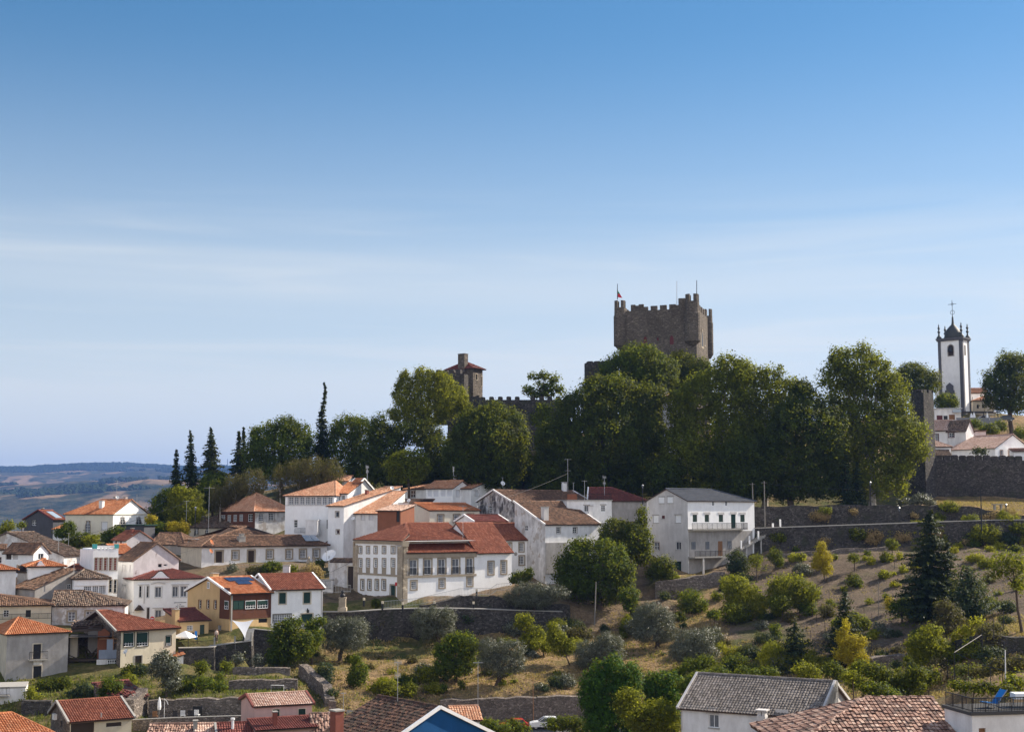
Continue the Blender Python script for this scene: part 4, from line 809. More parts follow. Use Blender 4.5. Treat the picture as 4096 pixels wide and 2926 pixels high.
h.win('F', (2026, 552, 2050, 598), (2168, 552, 2192, 598), n=(1, 2)); h.win('F', *[(a, 696, a + 50, 775) for a in (1815, 1945, 2097, 2330)], kind='shutter', lintel=.42, frm='lightgrey', mat='olivegreen'); h.win('F', (2229, 692, 2283, 845), kind='door', lintel=.42, frm='lightgrey', mat='green')
h.win('F', (1800, 990, 1845, 1070), (1952, 988, 1993, 1070), (2191, 982, 2236, 1065), kind='blind', mat='curtain', lintel=.3, frm='grey', off=-.03); h.win('F', (2088, 982, 2136, 1140), kind='door', mat='midwood', off=-.03)
h.roof('gx', 'slate', 422, hipR=5, jit=.15, pitch=.4, h=.012, row=.32, o=.3, seg=(-.5, -.49, .49, .5)); h.walls()
h.band('F', 1762, 872, 2470, 1400, "grey_lower_wall", 'grey', .03); m = MB(); a0, z0 = h.at('F', 1762, 862); a1, _ = h.at('F', 2360, 850); m.box(a0, a1, -1.1, -.004, z0 - .02, z0 + .16); h.part("balcony_slab", m, 'concrete')
h.railing((a0, -1.05, z0 + .16), (a1, -1.05, z0 + .16), .95, "balcony_rail"); h.railing((a1, -1.05, z0 + .16), (a1, -.02, z0 + .16), .95, "balcony_rail")
a0, z0 = h.at('F', 1765, 1165); a1, _ = h.at('F', 2140, 1165); m = MB(); m.box(a0, a1, -1.7, -.035, z0, z0 + .22); h.part("terrace_slab", m, 'concrete')
for x in (a0 + 1.8, a1 - .3): m = MB(); m.box(x, x + .25, -1.65, -1.4, 0, z0); h.part("pillar", m, 'lightgrey')
h.railing((a0, -1.65, z0 + .22), (a1, -1.65, z0 + .22), .9, "terrace_rail")
# outside stair
s0 = Vector((h.at('F', 2285, 1045)[0], -.6, h.at('F', 2285, 1060)[1])); s1 = Vector((h.at('F', 2655, 852)[0], -.6, h.at('F', 2655, 860)[1])); m = MB(); n = 16
for i in range(n): p = s0.lerp(s1, (i + .5) / n); d = (s1.x - s0.x) / n; m.box(p.x - d * .5, p.x + d * .5 - .004, -1.1, -.1, p.z - .35, p.z + .08)
m.box(s1.x, s1.x + 1.2, -1.1, -.1, s1.z - .1, s1.z + .12)
h.part("outside_stair", m, 'concrete')
for t in (0, .24, .5, .93, 1.15): p = s0.lerp(s1, t); m = MB(); m.box(p.x - .13, p.x + .13, -1.25, -1.05, p.z, p.z + 1.35); h.part("stair_post", m, 'white')
for t in (.62, .2): p = s0.lerp(s1, t); m = MB(); m.box(p.x, p.x + .22, -.75, -.5, 0, p.z - .3); h.part("pillar", m, 'lightgrey')
SLH = h
# ---- junta house, yellow house and its white neighbour -------------------------------------------------------------
h = House("parish_house", "white parish office with a curved gable, moulded window heads and lettering on its wall", 1, (1452, 206), (2200, 211), 1390, depth=9, wall='white')
h.win('F', (1510, 1467, 1531, 1590), (1592, 1467, 1610, 1590), fr=.09, frm='lightgrey', n=(1, 2)); h.win('F', (1681, 1477, 1748, 1590), (1868, 1472, 1928, 1585), (1958, 1470, 2021, 1585), fr=.09, frm='lightgrey', n=(2, 1), mat='curtain')
h.win('F', (1681, 1727, 1748, 1812), fr=.09, frm='lightgrey', n=(2, 1), mat='curtain'); h.win('F', (1592, 1702, 1611, 1845), kind='door', fr=.09, frm='lightgrey')
h.roof('pyr', 'maroon', 1260, xr=.53, jit=.3, o=.4, lip='white'); h.walls()
def arc_strip(h, f, x0, x1, y, hgt, name, mat, th=.16, body=None):
    a0, z = h.at(f, x0, y); a1, _ = h.at(f, x1, y); m = MB(); n = 12
    pr = [(a0 + (a1 - a0) * i / n, z + hgt * (.5 - .5 * math.cos(2 * math.pi * i / n))) for i in range(n + 1)]
    for (p, q), (p2, q2) in zip(pr, pr[1:]): m.hexa([h.fp(f, p, q, .01), h.fp(f, p2, q2, .01), h.fp(f, p2, q2, .2), h.fp(f, p, q, .2), h.fp(f, p, q + th, .01), h.fp(f, p2, q2 + th, .01), h.fp(f, p2, q2 + th, .2), h.fp(f, p, q + th, .2)])
    o = h.part(name, m, mat)
    if body:
        b = MB(); pts = [h.fp(f, a, zz, .0) for a, zz in pr] ; b.prism([h.fp(f, a0, z - .6, 0)] + pts + [h.fp(f, a1, z - .6, 0)], Vector(h.fp(f, 0, 0, .18)) - Vector(h.fp(f, 0, 0, 0))); h.part(body, b, 'white')
arc_strip(h, 'F', 1632, 1832, 1380, .95, "gable_coping", 'darktile', .12, "curved_gable")
for a, b, c in ((1490, 1612, 1452), (1855, 2045, 1450), (1650, 1768, 1703)):
    h.band('F', a, c - 4, b, c + 5, "window_head", 'lightgrey', .14)
arc_strip(h, 'F', 1635, 1787, 1448, .18, "window_head", 'lightgrey', .12)
h.band('F', 1558, 1468, 1563, 1655, "downpipe", 'lightgrey', .1)
m = MB(); a, z = h.at('F', 1452, 1690); a2, z2 = h.at('F', 1545, 1725); m.prism([h.fp('F', a, z2, .02), h.fp('F', (a + a2) / 2, z + .25, .02), h.fp('F', a2, z2, .02)], Vector(h.fp('F', 0, 0, 1.1)) - Vector(h.fp('F', 0, 0, 0))); h.part("porch_roof", m, 'darktile')
for tx, y in (("JUNTA DE FREGUESIA", 1650), ("DE", 1671), ("SANTA MARIA", 1689)):
    cu = bpy.data.curves.new("lettering", 'FONT'); cu.body = tx; cu.size = .205; cu.align_x = 'CENTER'; cu.extrude = .015
    to = bpy.data.objects.new("lettering", cu); COL.objects.link(to); bpy.context.view_layer.update()
    me = bpy.data.meshes.new_from_object(to.evaluated_get(bpy.context.evaluated_depsgraph_get())); bpy.data.objects.remove(to)
    o = bpy.data.objects.new("lettering", me); COL.objects.link(o); me.materials.append(M['iron']); o.parent = h.o
    a, z = h.at('F', 1950, y); o.location = h.fp('F', a, z, .02); o.rotation_euler = (R(90), 0, 0); wd = max(v.co.x for v in me.vertices) * 2
    k = (h.at('F', 2018, y)[0] - h.at('F', 1885, y)[0]) / max(wd, .1) if wd > 1.6 else 1; o.scale = (min(k, 1.25), 1, 1)
h = House("yellow_house", "ochre yellow house with a dark red boarded upper floor and solar panels on its roof", 5, (600, 190), (1042, 194.5), 122, lx=137, wall='yellow')
h.win('L', (258, 196, 284, 284), (345, 196, 370, 286), (424, 200, 449, 288), fr=.08, n=(1, 3), frm='midwood'); h.win('L', (353, 2, 375, 68), n=(1, 1), fr=.06, frm='sash')
h.win('L', (460, 466, 500, 522), n=(3, 3)); h.win('F', (905, 395, 1000, 440), kind='dark', mat='iron')
h.roof('gx', 'orange', -52, pk=.5, jit=.2, verge='white', o=.45); h.walls()
h.band('F', 601, 128, 1041, 395, "wood_cladding", 'wood', .08); h.band('L', 492, 60, 599, 398, "wood_cladding", 'wood', .09)
h.win_ = []; h.wins = []
h.win('F', (630, 200, 745, 295), kind='shutter', off=-.085, hole=False); h.win('F', (760, 200, 870, 290), (890, 195, 1003, 285), off=-.085, n=(4, 3), hole=False, blind=.5); h.win('L', (540, 203, 580, 295), off=-.095, n=(2, 3), blind=.5, hole=False); h._windows()
h.chimney((413, -92, 474, -15), h.D * .5, 'yellow', dep=.8); h.band('F', 598, 128, 607, 610, "downpipe", 'concrete', .2, .1)
YH = h
def panel_on(h, pts, name, label, cat, mat, group=None, th=.06, lift=.16, grid=None):
    """a thin panel lying on the front roof slope, corners given in pixels"""
    pk = h.D / 2; sl = h.r / pk; w = []
    for x, y in pts:
        r = Vector(ray(*px(h.t, x, y))); c = h.local(Vector((0, 0, 0))); d = Vector((r.dot(h.ex), r.dot(h.ey), r.z)); k = (h.H + lift - c.z + sl * c.y) / (d.z - sl * d.y); w.append(c + d * k)
    m = MB(); m.prism([p for p in w], (0, 0, th)); o = m.build(name, M[mat], h.o); return o
sp = [((525, -42), (585, -8), (640, -10), (575, -45)), ((580, -45), (644, -10), (720, -12), (660, -48)), ((664, -48), (724, -12), (790, -14), (725, -49)), ((729, -49), (794, -14), (858, -16), (800, -50)), ((650, -5), (690, 25), (765, 24), (722, -7)), ((726, -7), (770, 24), (842, 22), (795, -10))]
for i, q in enumerate(sp):
    panel_on(h, q, "solar_panel", 0, 0, 'solar')
panel_on(LT, ((1370, 922), (1415, 981), (1497, 980), (1445, 920)), "solar_collector", 0, 0, 'collector', lift=.3)
panel_on(LT, ((1450, 920), (1502, 980), (1567, 978), (1513, 919)), "solar_collector", 0, 0, 'collector', lift=.3)
h = House("ochre_annexe", "low ochre annexe with a dark brown roof and a square chimney before the yellow house", 5, (58, 187), (365, 189.5), 420, depth=5, wall='yellow', cat='outbuilding'); h.win('F', (130, 470, 196, 528), n=(4, 3)); h.win('F', (270, 462, 318, 600), kind='door', mat='olivegreen')
h.roof('my', 'maroon', 300, og=.3); h.walls(); h.chimney((5, 298, 48, 400), .3, 'yellow', dep=1.2); m = MB(); x, z = h.aty(.8, -8, 240); x2, z2 = h.aty(.8, -8, 300); m.tube([(x + .6, .9, z2), (x + .6, .9, z)], .12, 8); h.part("flue", m, 'galv', h.rf)
h = House("white_green_shutter_house", "white house with dark green shutters joined to the yellow house", 5, (1044, 194.5), (1600, 198.5), 78, depth=9, wall='white')
h.win('F', (1127, 117, 1200, 235), (1392, 113, 1465, 230), kind='shutter', fr=.14, frm='beige'); h.win('F', (1062, 348, 1258, 435), n=(8, 5), mat='curtain', fr=.08, frm='darkwood'); h.win('F', (1365, 345, 1488, 440), kind='shutter', fr=.14, frm='beige'); h.roof('gx', 'red', -88, verge='white', jit=.15, o=.4); h.walls()
m = MB(); a, z = h.at('F', 1430, 315); h.fbox(m, 'F', a - .13, a + .13, z - .2, z + .2, .15, .42); h.fbox(m, 'F', a - .03, a + .03, z + .2, z + .4, 0, .3); h.part("wall_lantern", m, 'iron'); h.band('F', 1583, 85, 1590, 350, "downpipe", 'lightgrey', .12)
h.railing(h.fp('F', h.at('F', 1055, 480)[0], h.at('F', 1055, 488)[1], .8), h.fp('F', h.W, h.at('F', 1600, 488)[1], .8), .9)
# ---- grey house, ruin, cream house ----------------------------------------------------------------------------------
h = House("grey_pyramid_roof_house", "square grey cement house with a bright orange pyramid roof, at the left edge", 4, (78, 172), (742, 176), 560, depth=8.5, wall='grey', facemat={'L': 'beige'})
h.win('F', (362, 672, 440, 830), (362, 908, 444, 1060), kind='dark', fr=.14, frm='beige'); h.roof('pyr', 'orange', 380, xr=.30, jit=.12, o=.3); h.walls()
a, z = h.at('F', 400, 832); m = MB(); h.fbox(m, 'F', a - 1.1, a + 1.1, z - .15, z, .01, .8); h.part("balcony_slab", m, 'concrete'); h.railing(h.fp('F', a - 1.1, z, .78), h.fp('F', a + 1.1, z, .78), .95, "balcony_rail"); h.band('F', 362, 845, 452, 893, "pale_patch", 'white2', .02)
h = House("white_corner_house", "low white house with a railed balcony in the bottom left corner of the village", 4, (-260, 163), (276, 164.5), 1162, depth=5, wall='white2'); h.roof('flat', 'concrete', o=.05); h.walls(); h.railing((h.W * .2, -.9, h.at('F', 0, 1215)[1]), (h.W * .68, -.9, h.at('F', 0, 1215)[1]), .9, "balcony_rail"); m = MB(); m.box(h.W * .2, h.W * .68, -1, -.01, h.at('F', 0, 1215)[1] - .2, h.at('F', 0, 1215)[1]); h.part("balcony_slab", m, 'concrete')
C = House("cream_shutter_house", "cream house with large dark green blinds and an open raw gable beside the ruin", 4, (1312, 178), (1906, 183), 515, lx=905, wall='cream', facemat={'L': 'rubble'})
C.win('F', (1341, 547, 1450, 698), (1485, 543, 1602, 693), (1797, 582, 1851, 684), n=(4, 5), fr=.06, frm='iron', blind=.72); C.win('F', (1462, 797, 1534, 900), kind='dark', mat='darkwood', fr=.08, frm='grey')
C.roof('gx', 'red', 296, hipR=7.0, jit=.25, o=.5, og=.9, verge='concrete'); C.walls()
r = House("ruined_house", "collapsed house with no roof, open floors, raw stone walls and hanging boards", 4, (742, 177.5), (1310, 179), 600, depth=5, wall='rubble', cat='ruin')
r.walls('LK'); zf, zm = r.at('F', 1000, 832)[1], r.at('F', 1000, 532)[1]; x = lambda p: r.at('F', p, 700)[0]
m = MB(); m.box(0, r.W * .56, .3, 4.6, zf - .3, zf - .05); r.part("floor_slab", m, 'darkwood')
m = MB(); m.box(x(745), x(828), 2.0, 2.3, zf - .05, r.at('F', 780, 590)[1]); r.part("plaster_wall", m, 'beige'); m = MB(); m.box(x(935), x(1045), 3.0, 3.3, zf, zm + .2); r.part("inner_wall", m, 'grey')
m = MB(); m.prism([(x(1045), 1.2, 0), (x(1150), 1.2, 0), (x(1155), 1.2, r.at('F', 1155, 640)[1]), (x(1185), 1.2, r.at('F', 1185, 560)[1]), (x(1120), 1.2, r.at('F', 1100, 510)[1]), (x(1050), 1.2, r.at('F', 1050, 545)[1])], (0, .5, 0)); r.part("broken_brick_wall", m, 'brick')
m = MB(); zt = r.at('F', 1100, 735)[1]; m.box(x(1072), x(1312), .0, .12, zf - .02, zt); m.box(x(1155), x(1222), .0, .12, zt, r.at('F', 1180, 615)[1]); r.part("board_panel", m, 'boards')
m = MB()
for a, b, c, d in ((1072, 1310, 610, 618), (1296, 1304, 530, 735), (1222, 1230, 612, 735), (1215, 1224, 530, 612), (1222, 1300, 655, 662)): m.box(x(a), x(b), -.05, .09, r.at('F', 1200, d)[1], r.at('F', 1200, c)[1])
r.part("timber_frame", m, 'midwood')
m = MB(); m.box(x(1050), x(1068), .05, .3, 0, zf - .1); m.box(x(1068), x(1140), .05, .3, r.at('F', 1100, 905)[1], zf - .1); m.box(x(1140), x(1168), .05, .3, 0, zf - .1); m.box(x(1168), x(1292), .05, .3, 0, r.at('F', 1230, 1005)[1]); m.box(x(1287), x(1300), .05, .3, r.at('F', 1230, 1005)[1] - 2, zf - .1); r.part("white_lower_wall", m, 'shabby')
m = MB(); z0, z1 = r.at('F', 1230, 1005)[1], r.at('F', 1230, 842)[1]; m.box(x(1170), x(1286), .12, .16, z0, z1); g = r.part("window", m, 'glass'); m = MB()
for i in range(6): xx = x(1170) + (x(1286) - x(1170)) * i / 5; m.box(xx - .035, xx + .035, .06, .119, z0, z1)
for i in range(6): zz = z0 + (z1 - z0) * i / 5; m.box(x(1170), x(1286), .075, .118, zz - .03, zz + .03)
r.part("window_bars", m, 'sash', g)
rs = random.Random(3); m = MB()
for i in range(16): a = Vector((x(760 + rs.random() * 300), rs.uniform(.3, 3.5), rs.uniform(.2, 1.6))); beam(m, a, a + Vector((rs.uniform(-1.6, 1.6), rs.uniform(-1, 1), rs.uniform(.1, 1.6))), .12, .12)
for i in range(5): a = Vector((x(745), .6 + i * .8, zm - .1 + rs.uniform(-.1, .1))); beam(m, a, Vector((x(1090), a.y, zm + .25 + rs.uniform(-.3, .1))), .18, .2)
r.part("fallen_timber", m, 'darkwood')
m = MB(); q = Roof(.3, .4, .07, 2.5, 5); q.slope([(0, 3.4, zm + .2), (r.W * .8, 3.4, zm + .5), (r.W * .75, 5.2, zm + 1.0), (0, 5.2, zm + .8)]); q.build([M['old'], M['underside']], r.o).name = "roof_remnant"
# ---- foreground houses ----------------------------------------------------------------------------------------------
h = House("stone_gable_house", "red roofed house with rubble side wall and a wide dark eave window", 4, (760, 150), (1425, 153.5), 1508, lx=550, wall='cream', facemat={'L': 'rubble'})
h.win('F', (1150, 1518, 1315, 1562), kind='dark', mat='darkwood'); h.win('F', (768, 1525, 1010, 1900), kind='dark', mat='darkwood'); h.win('L', (652, 1495, 672, 1570), kind='dark'); h.roof('gx', 'red', 1280, jit=.12, verge='concrete', o=.35, pk=.62); h.walls()
m = MB(); a, z = h.at('L', 610, 1455); h.fbox(m, 'L', a - .45, a + .45, z - .3, z + .3, .02, .35); h.part("air_conditioner", m, 'dish')
h = House("orange_corner_house", "bright orange tiled roof cut by the bottom left corner", 4, (-330, 137), (640, 142), 1760, depth=11, wall='cream'); h.roof('gx', 'orange', 1440, hipR=3.0, jit=.1, pk=.6); h.walls()
h = House("pink_house", "two storey pink house with a pale red roof and dark green shutters, bottom centre left", 5, (862, 150), (1482, 152.5), 1345, lx=716, wall='pink'); h.win('F', (1057, 1376, 1130, 1466), (1336, 1370, 1412, 1460), kind='shutter', fr=.06, frm='cream'); h.roof('gx', 'pinktile', 1203, jit=.1, o=.2, og=.2, verge='maroon'); h.walls(); h.band('F', 864, 1476, 1480, 1481, "string_course", 'cream', .06)
h = House("pink_lean_to", "pink lean-to with red roof and slim brick chimney before the pink house", 5, (890, 145.5), (1518, 148), 1600, depth=3.6, wall='pink', cat='outbuilding'); h.roof('my', 'maroon', 1494, jit=.1); h.walls(); h.chimney((1068, 1408, 1107, 1575), .8, 'brickch', dep=.55)
h = House("pale_roof_cottage", "small cottage with a pale pink tiled roof at the bottom edge", 5, (235, 146), (452, 146.5), 1700, depth=5, wall='white2'); h.roof('gx', 'pinktile', 1535, jit=.3); h.walls(); h.chimney((200, 1505, 242, 1640), 1.5, 'concrete')
h = House("dark_red_cottage", "small cottage with a dark red roof and a white flue at the bottom edge", 5, (480, 145), (850, 146), 1700, depth=5, wall='cream'); h.roof('gx', 'maroon', 1525, jit=.2, verge='concrete'); h.walls(); m = MB(); X_, z1 = h.aty(1.5, 625, 1490); _, z0 = h.aty(1.5, 625, 1580); m.tube([(X_, 1.5, z0 - .5), (X_, 1.5, z1)], .14, 8); m.tube([(X_, 1.5, z1), (X_, 1.5, z1 + .2)], .22, 8); h.part("flue", m, 'dish', h.rf)
h = House("mottled_roof_cottage", "low cottage with a mottled brown roof below the garden wall at the bottom edge", 4, (1600, 147), (2130, 147.5), 1690, depth=5, wall='rubble'); h.roof('gx', 'clay', 1535, jit=.9); h.walls()
h = House("barrel_tile_cottage", "rough pale barrel tiled roof between the pink house and the dark brown roof", 5, (1485, 147), (1800, 147.5), 1690, depth=6, wall='white2'); h.roof('gx', 'clay', 1420, jit=1.1, pitch=.3); h.walls()
h = House("blue_gable_house", "big dark brown tiled roof over a deep blue gable with white bargeboards", 6, (330, 117), (1560, 124.5), 1800, depth=9.5, wall='blue'); h.roof('gy', 'darktile', 1292, pk=.5, jit=.5, pitch=.33, row=.42, h=.07, verge='white', o=.1, og=.15); h.walls()
BLH = h; m = MB(); xx, zz = h.W * .10, h.H + h.r * .45; x0, z1 = h.aty(4.0, -155, 1405); x1, z0 = h.aty(4.0, -68, 1570); m.box(x0, x1, 4, 4.9, z0 - .8, z1); m.box(x0 - .08, x1 + .08, 3.92, 4.98, z1, z1 + .12, 1); m.build("chimney", [M['brickch'], M['concrete']], h.rf)
h = House("small_white_cottage", "small white walled cottage with a pale orange roof right of the blue gable", 6, (1120, 148), (1402, 148.5), 1485, depth=5, wall='white2'); h.roof('gx', 'peach', 1345, jit=.25, pitch=.28); h.walls()
h = House("grey_roof_house", "long white house with a grey brown tiled roof and two white framed windows, bottom right", 15, (65, 135), (1540, 128.3), 1345, depth=10, wall='white2', facemat={'R': 'lightgrey'})
h.win('F', (366, 1432, 476, 1575), (1112, 1457, 1226, 1605), n=(2, 1), mat='curtain', off=.0, sill=True); h.roof('gx', 'greytile', 1030, jit=.25, pitch=.3, row=.38, h=.075, o=.35, og=.25, verge='lightgrey', lip='lightgrey', pk=.48); h.walls()
h.band('F', 335, 1356, 475, 1428, "grey_panel", 'lightgrey', .02); h.band('F', 1088, 1378, 1226, 1452, "grey_panel", 'lightgrey', .02); h.band('F', 66, 1340, 78, 1624, "downpipe", 'lightgrey', .16, .02)
m = MB(); a0, z1 = h.at('F', 922, 1425); a1, z0 = h.at('F', 1032, 1700); h.fbox(m, 'F', a0 + .1, a1, z0, z1, .5, 1.3); h.fbox(m, 'F', a0, a1 + .15, z1 + .45, z1 + .55, .4, 1.4); h.fbox(m, 'F', a0 + .15, a0 + .5, z1, z1 + .45, .6, 1.2); h.fbox(m, 'F', a1 - .35, a1 - .05, z1, z1 + .45, .6, 1.2); h.part("vent_chimney", m, 'lightgrey')
m = MB(); n = 22
for i in range(n): y0 = h.D * (.02 + .5 * i / n); m.box(h.W + .3, h.W + .36 + .04 * (i % 2), y0, y0 + h.D * .5 / n, h.H - 2.4 + i * .07, h.H + .1 + h.r * min(1, i / n * 1.04))
h.part("corrugated_sheet", m, 'galv'); m = MB(); m.box(h.W - 1.9, h.W - .6, -1.6, -.02, h.H - 6, h.H - .95); h.part("porch_wall", m, 'grey')
h = House("barrel_tile_house", "big sagging roof of mixed pale and dark barrel tiles, bottom right", 16, (-345, 80), (1520, 80.5), 1790, depth=9, wall='lightgrey'); h.roof('gx', 'clay', 1290, jit=.5, pitch=.25, row=.40, h=.13, hipL=6.0, pk=.62, o=.3, seg=(-.5, -.36, -.13, .13, .36, .5)); h.walls()
h = House("white_terrace_house", "white house with a railed roof terrace in the bottom right corner", 16, (1600, 80), (2560, 81), 1442, depth=3.2, wall='white2'); h.win('F', (1675, 1580, 1755, 1700), kind='dark', mat='midwood'); h.roof('flat', 'asphalt', o=.12); h.walls(); h.railing((.1, .1, h.H + .18), (h.W, .1, h.H + .18), .75, step=.1); h.railing((.1, .1, h.H + .18), (.1, h.D, h.H + .18), .75); WT = h
# ---- keep, castle walls, church ---------------------------------------------------------------------------------------
def merlons(m, h, f, L, z0, hg, w, gap, th=.6, start=0., mi=0, top=None):
    a = start
    while a + w <= L + .01:
        c = [(a, z0), (a + w, z0), (a + w, z0 + hg * .86), (a + w * .85, z0 + hg), (a + w * .15, z0 + hg), (a, z0 + hg * .86)]
        m.prism([h.fp(f, s, z, 0) for s, z in c], Vector(h.fp(f, 0, 0, -th)) - Vector(h.fp(f, 0, 0, 0)), mi); a += w + gap
k = House("castle_keep", "tall square castle keep of dark stone with battlements and corner turrets above the trees", 'K', (545, 304.6), (1500, 299.5), 580, cx=1652, wall='keepstone', cat='castle tower')
k.win('F', (848, 818, 892, 925), (1172, 805, 1222, 918), kind='arch', fr=.45, mat='redwood', n=None, frm='keepstone'); k.win('F', (1013, 828, 1037, 870), kind='arch', fr=.3, mat='redwood', n=None, frm='keepstone')
k.win('R', (1562, 745, 1586, 945), kind='arch', fr=.35, mat='iron', n=None); k.win('R', (1600, 830, 1612, 930), kind='arch', fr=.2, mat='iron', n=None); k.walls(top=1)
m = MB(); zb = lambda y, x=1000: k.at('F', x, y)[1]; H = k.H; zc = zb(492)
for f, L in (('F', k.W), ('R', k.D), ('L', k.D), ('K', k.W)):
    k.fbox(m, f, 0, L, H + .001, zc, -.6, .0 if f in 'FK' else -.002)
m.box(.62, k.W - .62, .62, k.D - .62, H - 1.0, H - .5)
k.part("parapet", m, 'keepstone')
x_ = lambda p: k.at('F', p, 500)[0]; m = MB()
for a, b, t in ((690, 745, 415), (787, 848, 413), (745, 787, 428), (848, 902, 447), (935, 1017, 440), (1050, 1133, 436), (1165, 1245, 431), (1245, 1282, 443), (1280, 1362, 362)): m.box(x_(a), x_(b) - .003, .001, .6, zc + .002, zb(t))
k.part("front_battlement", m, 'keepstone')
m = MB(); d = k.D
for i in range(5): m.box(k.W - .6, k.W - .003, 2.2 + i * d / 6.2, 2.2 + i * d / 6.2 + 1.3, zc + .002, zc + 1.4)
for i in range(6): m.box(1.5 + i * 2.4, 2.9 + i * 2.4, d - .6, d - .003, zc + .002, zc + 1.4); m.box(.003, .6, 2 + i * d / 7, 3.2 + i * d / 7, zc + .002, zc + 1.4)
k.part("rear_battlement", m, 'keepstone')
def turret(cx, cy, top, r, bot, cor):
    m = MB(); z0, z1 = zb(bot), zb(cor); m.lathe([(r * .45, z1), (r * .7, z1 + .45), (r * .72, z1 + .55), (r * .95, z0), (r * 1.0, z0 + .2), (r, H + .2), (r * .9, H + .35), (r * .88, zb(top) - 1.6)], (cx, cy, 0), 16)
    for i in range(4): q = i * math.pi / 2 + .4; m.prism([(cx + math.cos(q + e) * g * r * .88, cy + math.sin(q + e) * g * r * .88, zb(top) - 1.602) for e, g in ((0, 1), (.45, 1), (.9, 1), (.9, .7), (.45, .7), (0, .7))], (0, 0, 1.6))
    return k.part("corner_turret", m, 'keepstone')
turret(.2, .2, 359, 1.45, 925, 962); turret(k.W - .9, .3, 320, 1.75, 900, 945); turret(k.W - .1, k.D - .2, 372, 1.15, 960, 1010); turret(.4, k.D - .3, 366, 1.4, 925, 962)
def mast(k, u, v0, v1, y, name, label, cat, r=.06, mat='iron'):
    p = P(u, v1, y); q = P(u, v0, y); m = MB(); m.tube([p - p, q - p], [r, r * .7], 6); e = empty(name, label, cat, p); m.build("pole", M[mat], e); return e, q - p
f0 = (2300 + 525 / 3.093, 1080 + 170 / 3.093, 1080 + 362 / 3.093)
e, top = mast(k, f0[0], f0[1], f0[2], 303, "flagpole", "flagpole with a limp red and green flag on the keep's left turret", "flagpole", .10)
m = MB(); n = 6
for i in range(n): z0, z1 = top.z * (.62 - i * .08), top.z * (.62 - (i + 1) * .08); w0, w1 = .15 + .16 * i, .15 + .16 * (i + 1); m.prism([(0.1, .03 * (i % 2), z0), (w0, .1 + .06 * (i % 2), z0 - .15), (w1, .1 + .06 * ((i + 1) % 2), z1 - .15), (.1, .03 * ((i + 1) % 2), z1)], (0, .03, 0), 0 if i > 2 else 1)
m.build("flag", [M['redpaint'], M['greenpaint']], e)
mast(k, 2300 + 1260 / 3.093, 1080 + 135 / 3.093, 1080 + 440 / 3.093, 301.5, "mast", "thin grey lightning mast standing behind the battlement of the keep", "mast", .07, 'galv')
mast(k, 2300 + 1506 / 3.093, 1080 + 125 / 3.093, 1080 + 322 / 3.093, 301, "flagpole", "bare dark flagpole on the tallest right turret of the keep", "flagpole", .10)
def stone_wall(name, label, cat, pts, mat, th=1., batt=None, cop=None, zbase=None, group=None):
    """pts: (u, v_top, depth, v_bottom) along the wall; a thick wall with an uneven top, standing in the ground"""
    T = [P(u, v, d) for u, v, d, _ in pts]; B = [P(u, vb, d) for u, v, d, vb in pts]; e = empty(name, label, cat, B[0], 0, group); m = MB(); c = MB(); mm = MB(); rs = random.Random(len(pts) + int(pts[0][0]))
    for i in range(len(pts) - 1):
        L = max(1, int((T[i + 1] - T[i]).length / 1.2)); dr = Vector((T[i + 1].x - T[i].x, T[i + 1].y - T[i].y, 0)).normalized(); nb = Vector((-dr.y, dr.x, 0)) * th
        if nb.y < 0: nb = -nb
        pj = 0.
        for j in range(L):
            s0, s1 = j / L, (j + 1) / L; nj = rs.uniform(-.15, .15) if not batt and not cop else 0.
            t0, t1 = T[i].lerp(T[i + 1], s0) + Vector((0, 0, pj)), T[i].lerp(T[i + 1], s1) + Vector((0, 0, nj)); b0, b1 = B[i].lerp(B[i + 1], s0), B[i].lerp(B[i + 1], s1); pj = nj
            bt = -nb * .12; o = e.location; dn = Vector((0, 0, -.8)); m.hexa([b0 + bt + dn - o, b1 + bt + dn - o, b1 + nb + dn - o, b0 + nb + dn - o, t0 - o, t1 - o, t1 + nb - o, t0 + nb - o])
            if cop: c.hexa([t0 - nb * .06 - o, t1 - nb * .06 - o, t1 + nb * .8 - o, t0 + nb * .8 - o] + [q + Vector((0, 0, cop)) - o for q in (t0 - nb * .06, t1 - nb * .06, t1 + nb * .8, t0 + nb * .8)])
        if batt:
            w, g, hg = batt; Lm = (T[i + 1] - T[i]).length; a = g
            while a + w < Lm:
                p = T[i].lerp(T[i + 1], a / Lm) - e.location; q = T[i].lerp(T[i + 1], (a + w) / Lm) - e.location; zz = Vector((0, 0, 1)); k_ = rs.uniform(.88, 1.08)
                mm.prism([p, q, q + zz * hg * .8 * k_, q.lerp(p, .18) + zz * hg * k_, p.lerp(q, .18) + zz * hg * k_, p + zz * hg * .8 * k_], nb * .45); a += w + g * rs.uniform(.9, 1.1)
    m.build("masonry", M[mat], e)
    if cop: c.build("coping", M['concrete'], e)
    if batt: mm.build("battlement", M[mat], e)
    return e
def wf(t, *pts): return [(*px(t, x, y), d, px(t, 0, yb)[1]) for x, y, d, yb in pts]
stone_wall("curtain_wall", "castle curtain wall with rounded battlements behind the small open tree", "castle wall", wf('E', (1010, 672, 312, 1500), (1640, 672, 311, 1500), (2110, 668, 310, 1500)), 'darkrubble', 2., (1.05, .88, .72))
stone_wall("side_wall", "dark battlemented wall end left of the keep, half behind the domed trees", "castle wall", wf('K', (138, 1145, 300, 2100), (520, 1132, 301, 2100)), 'darkrubble', 2., (1.3, .25, .3))
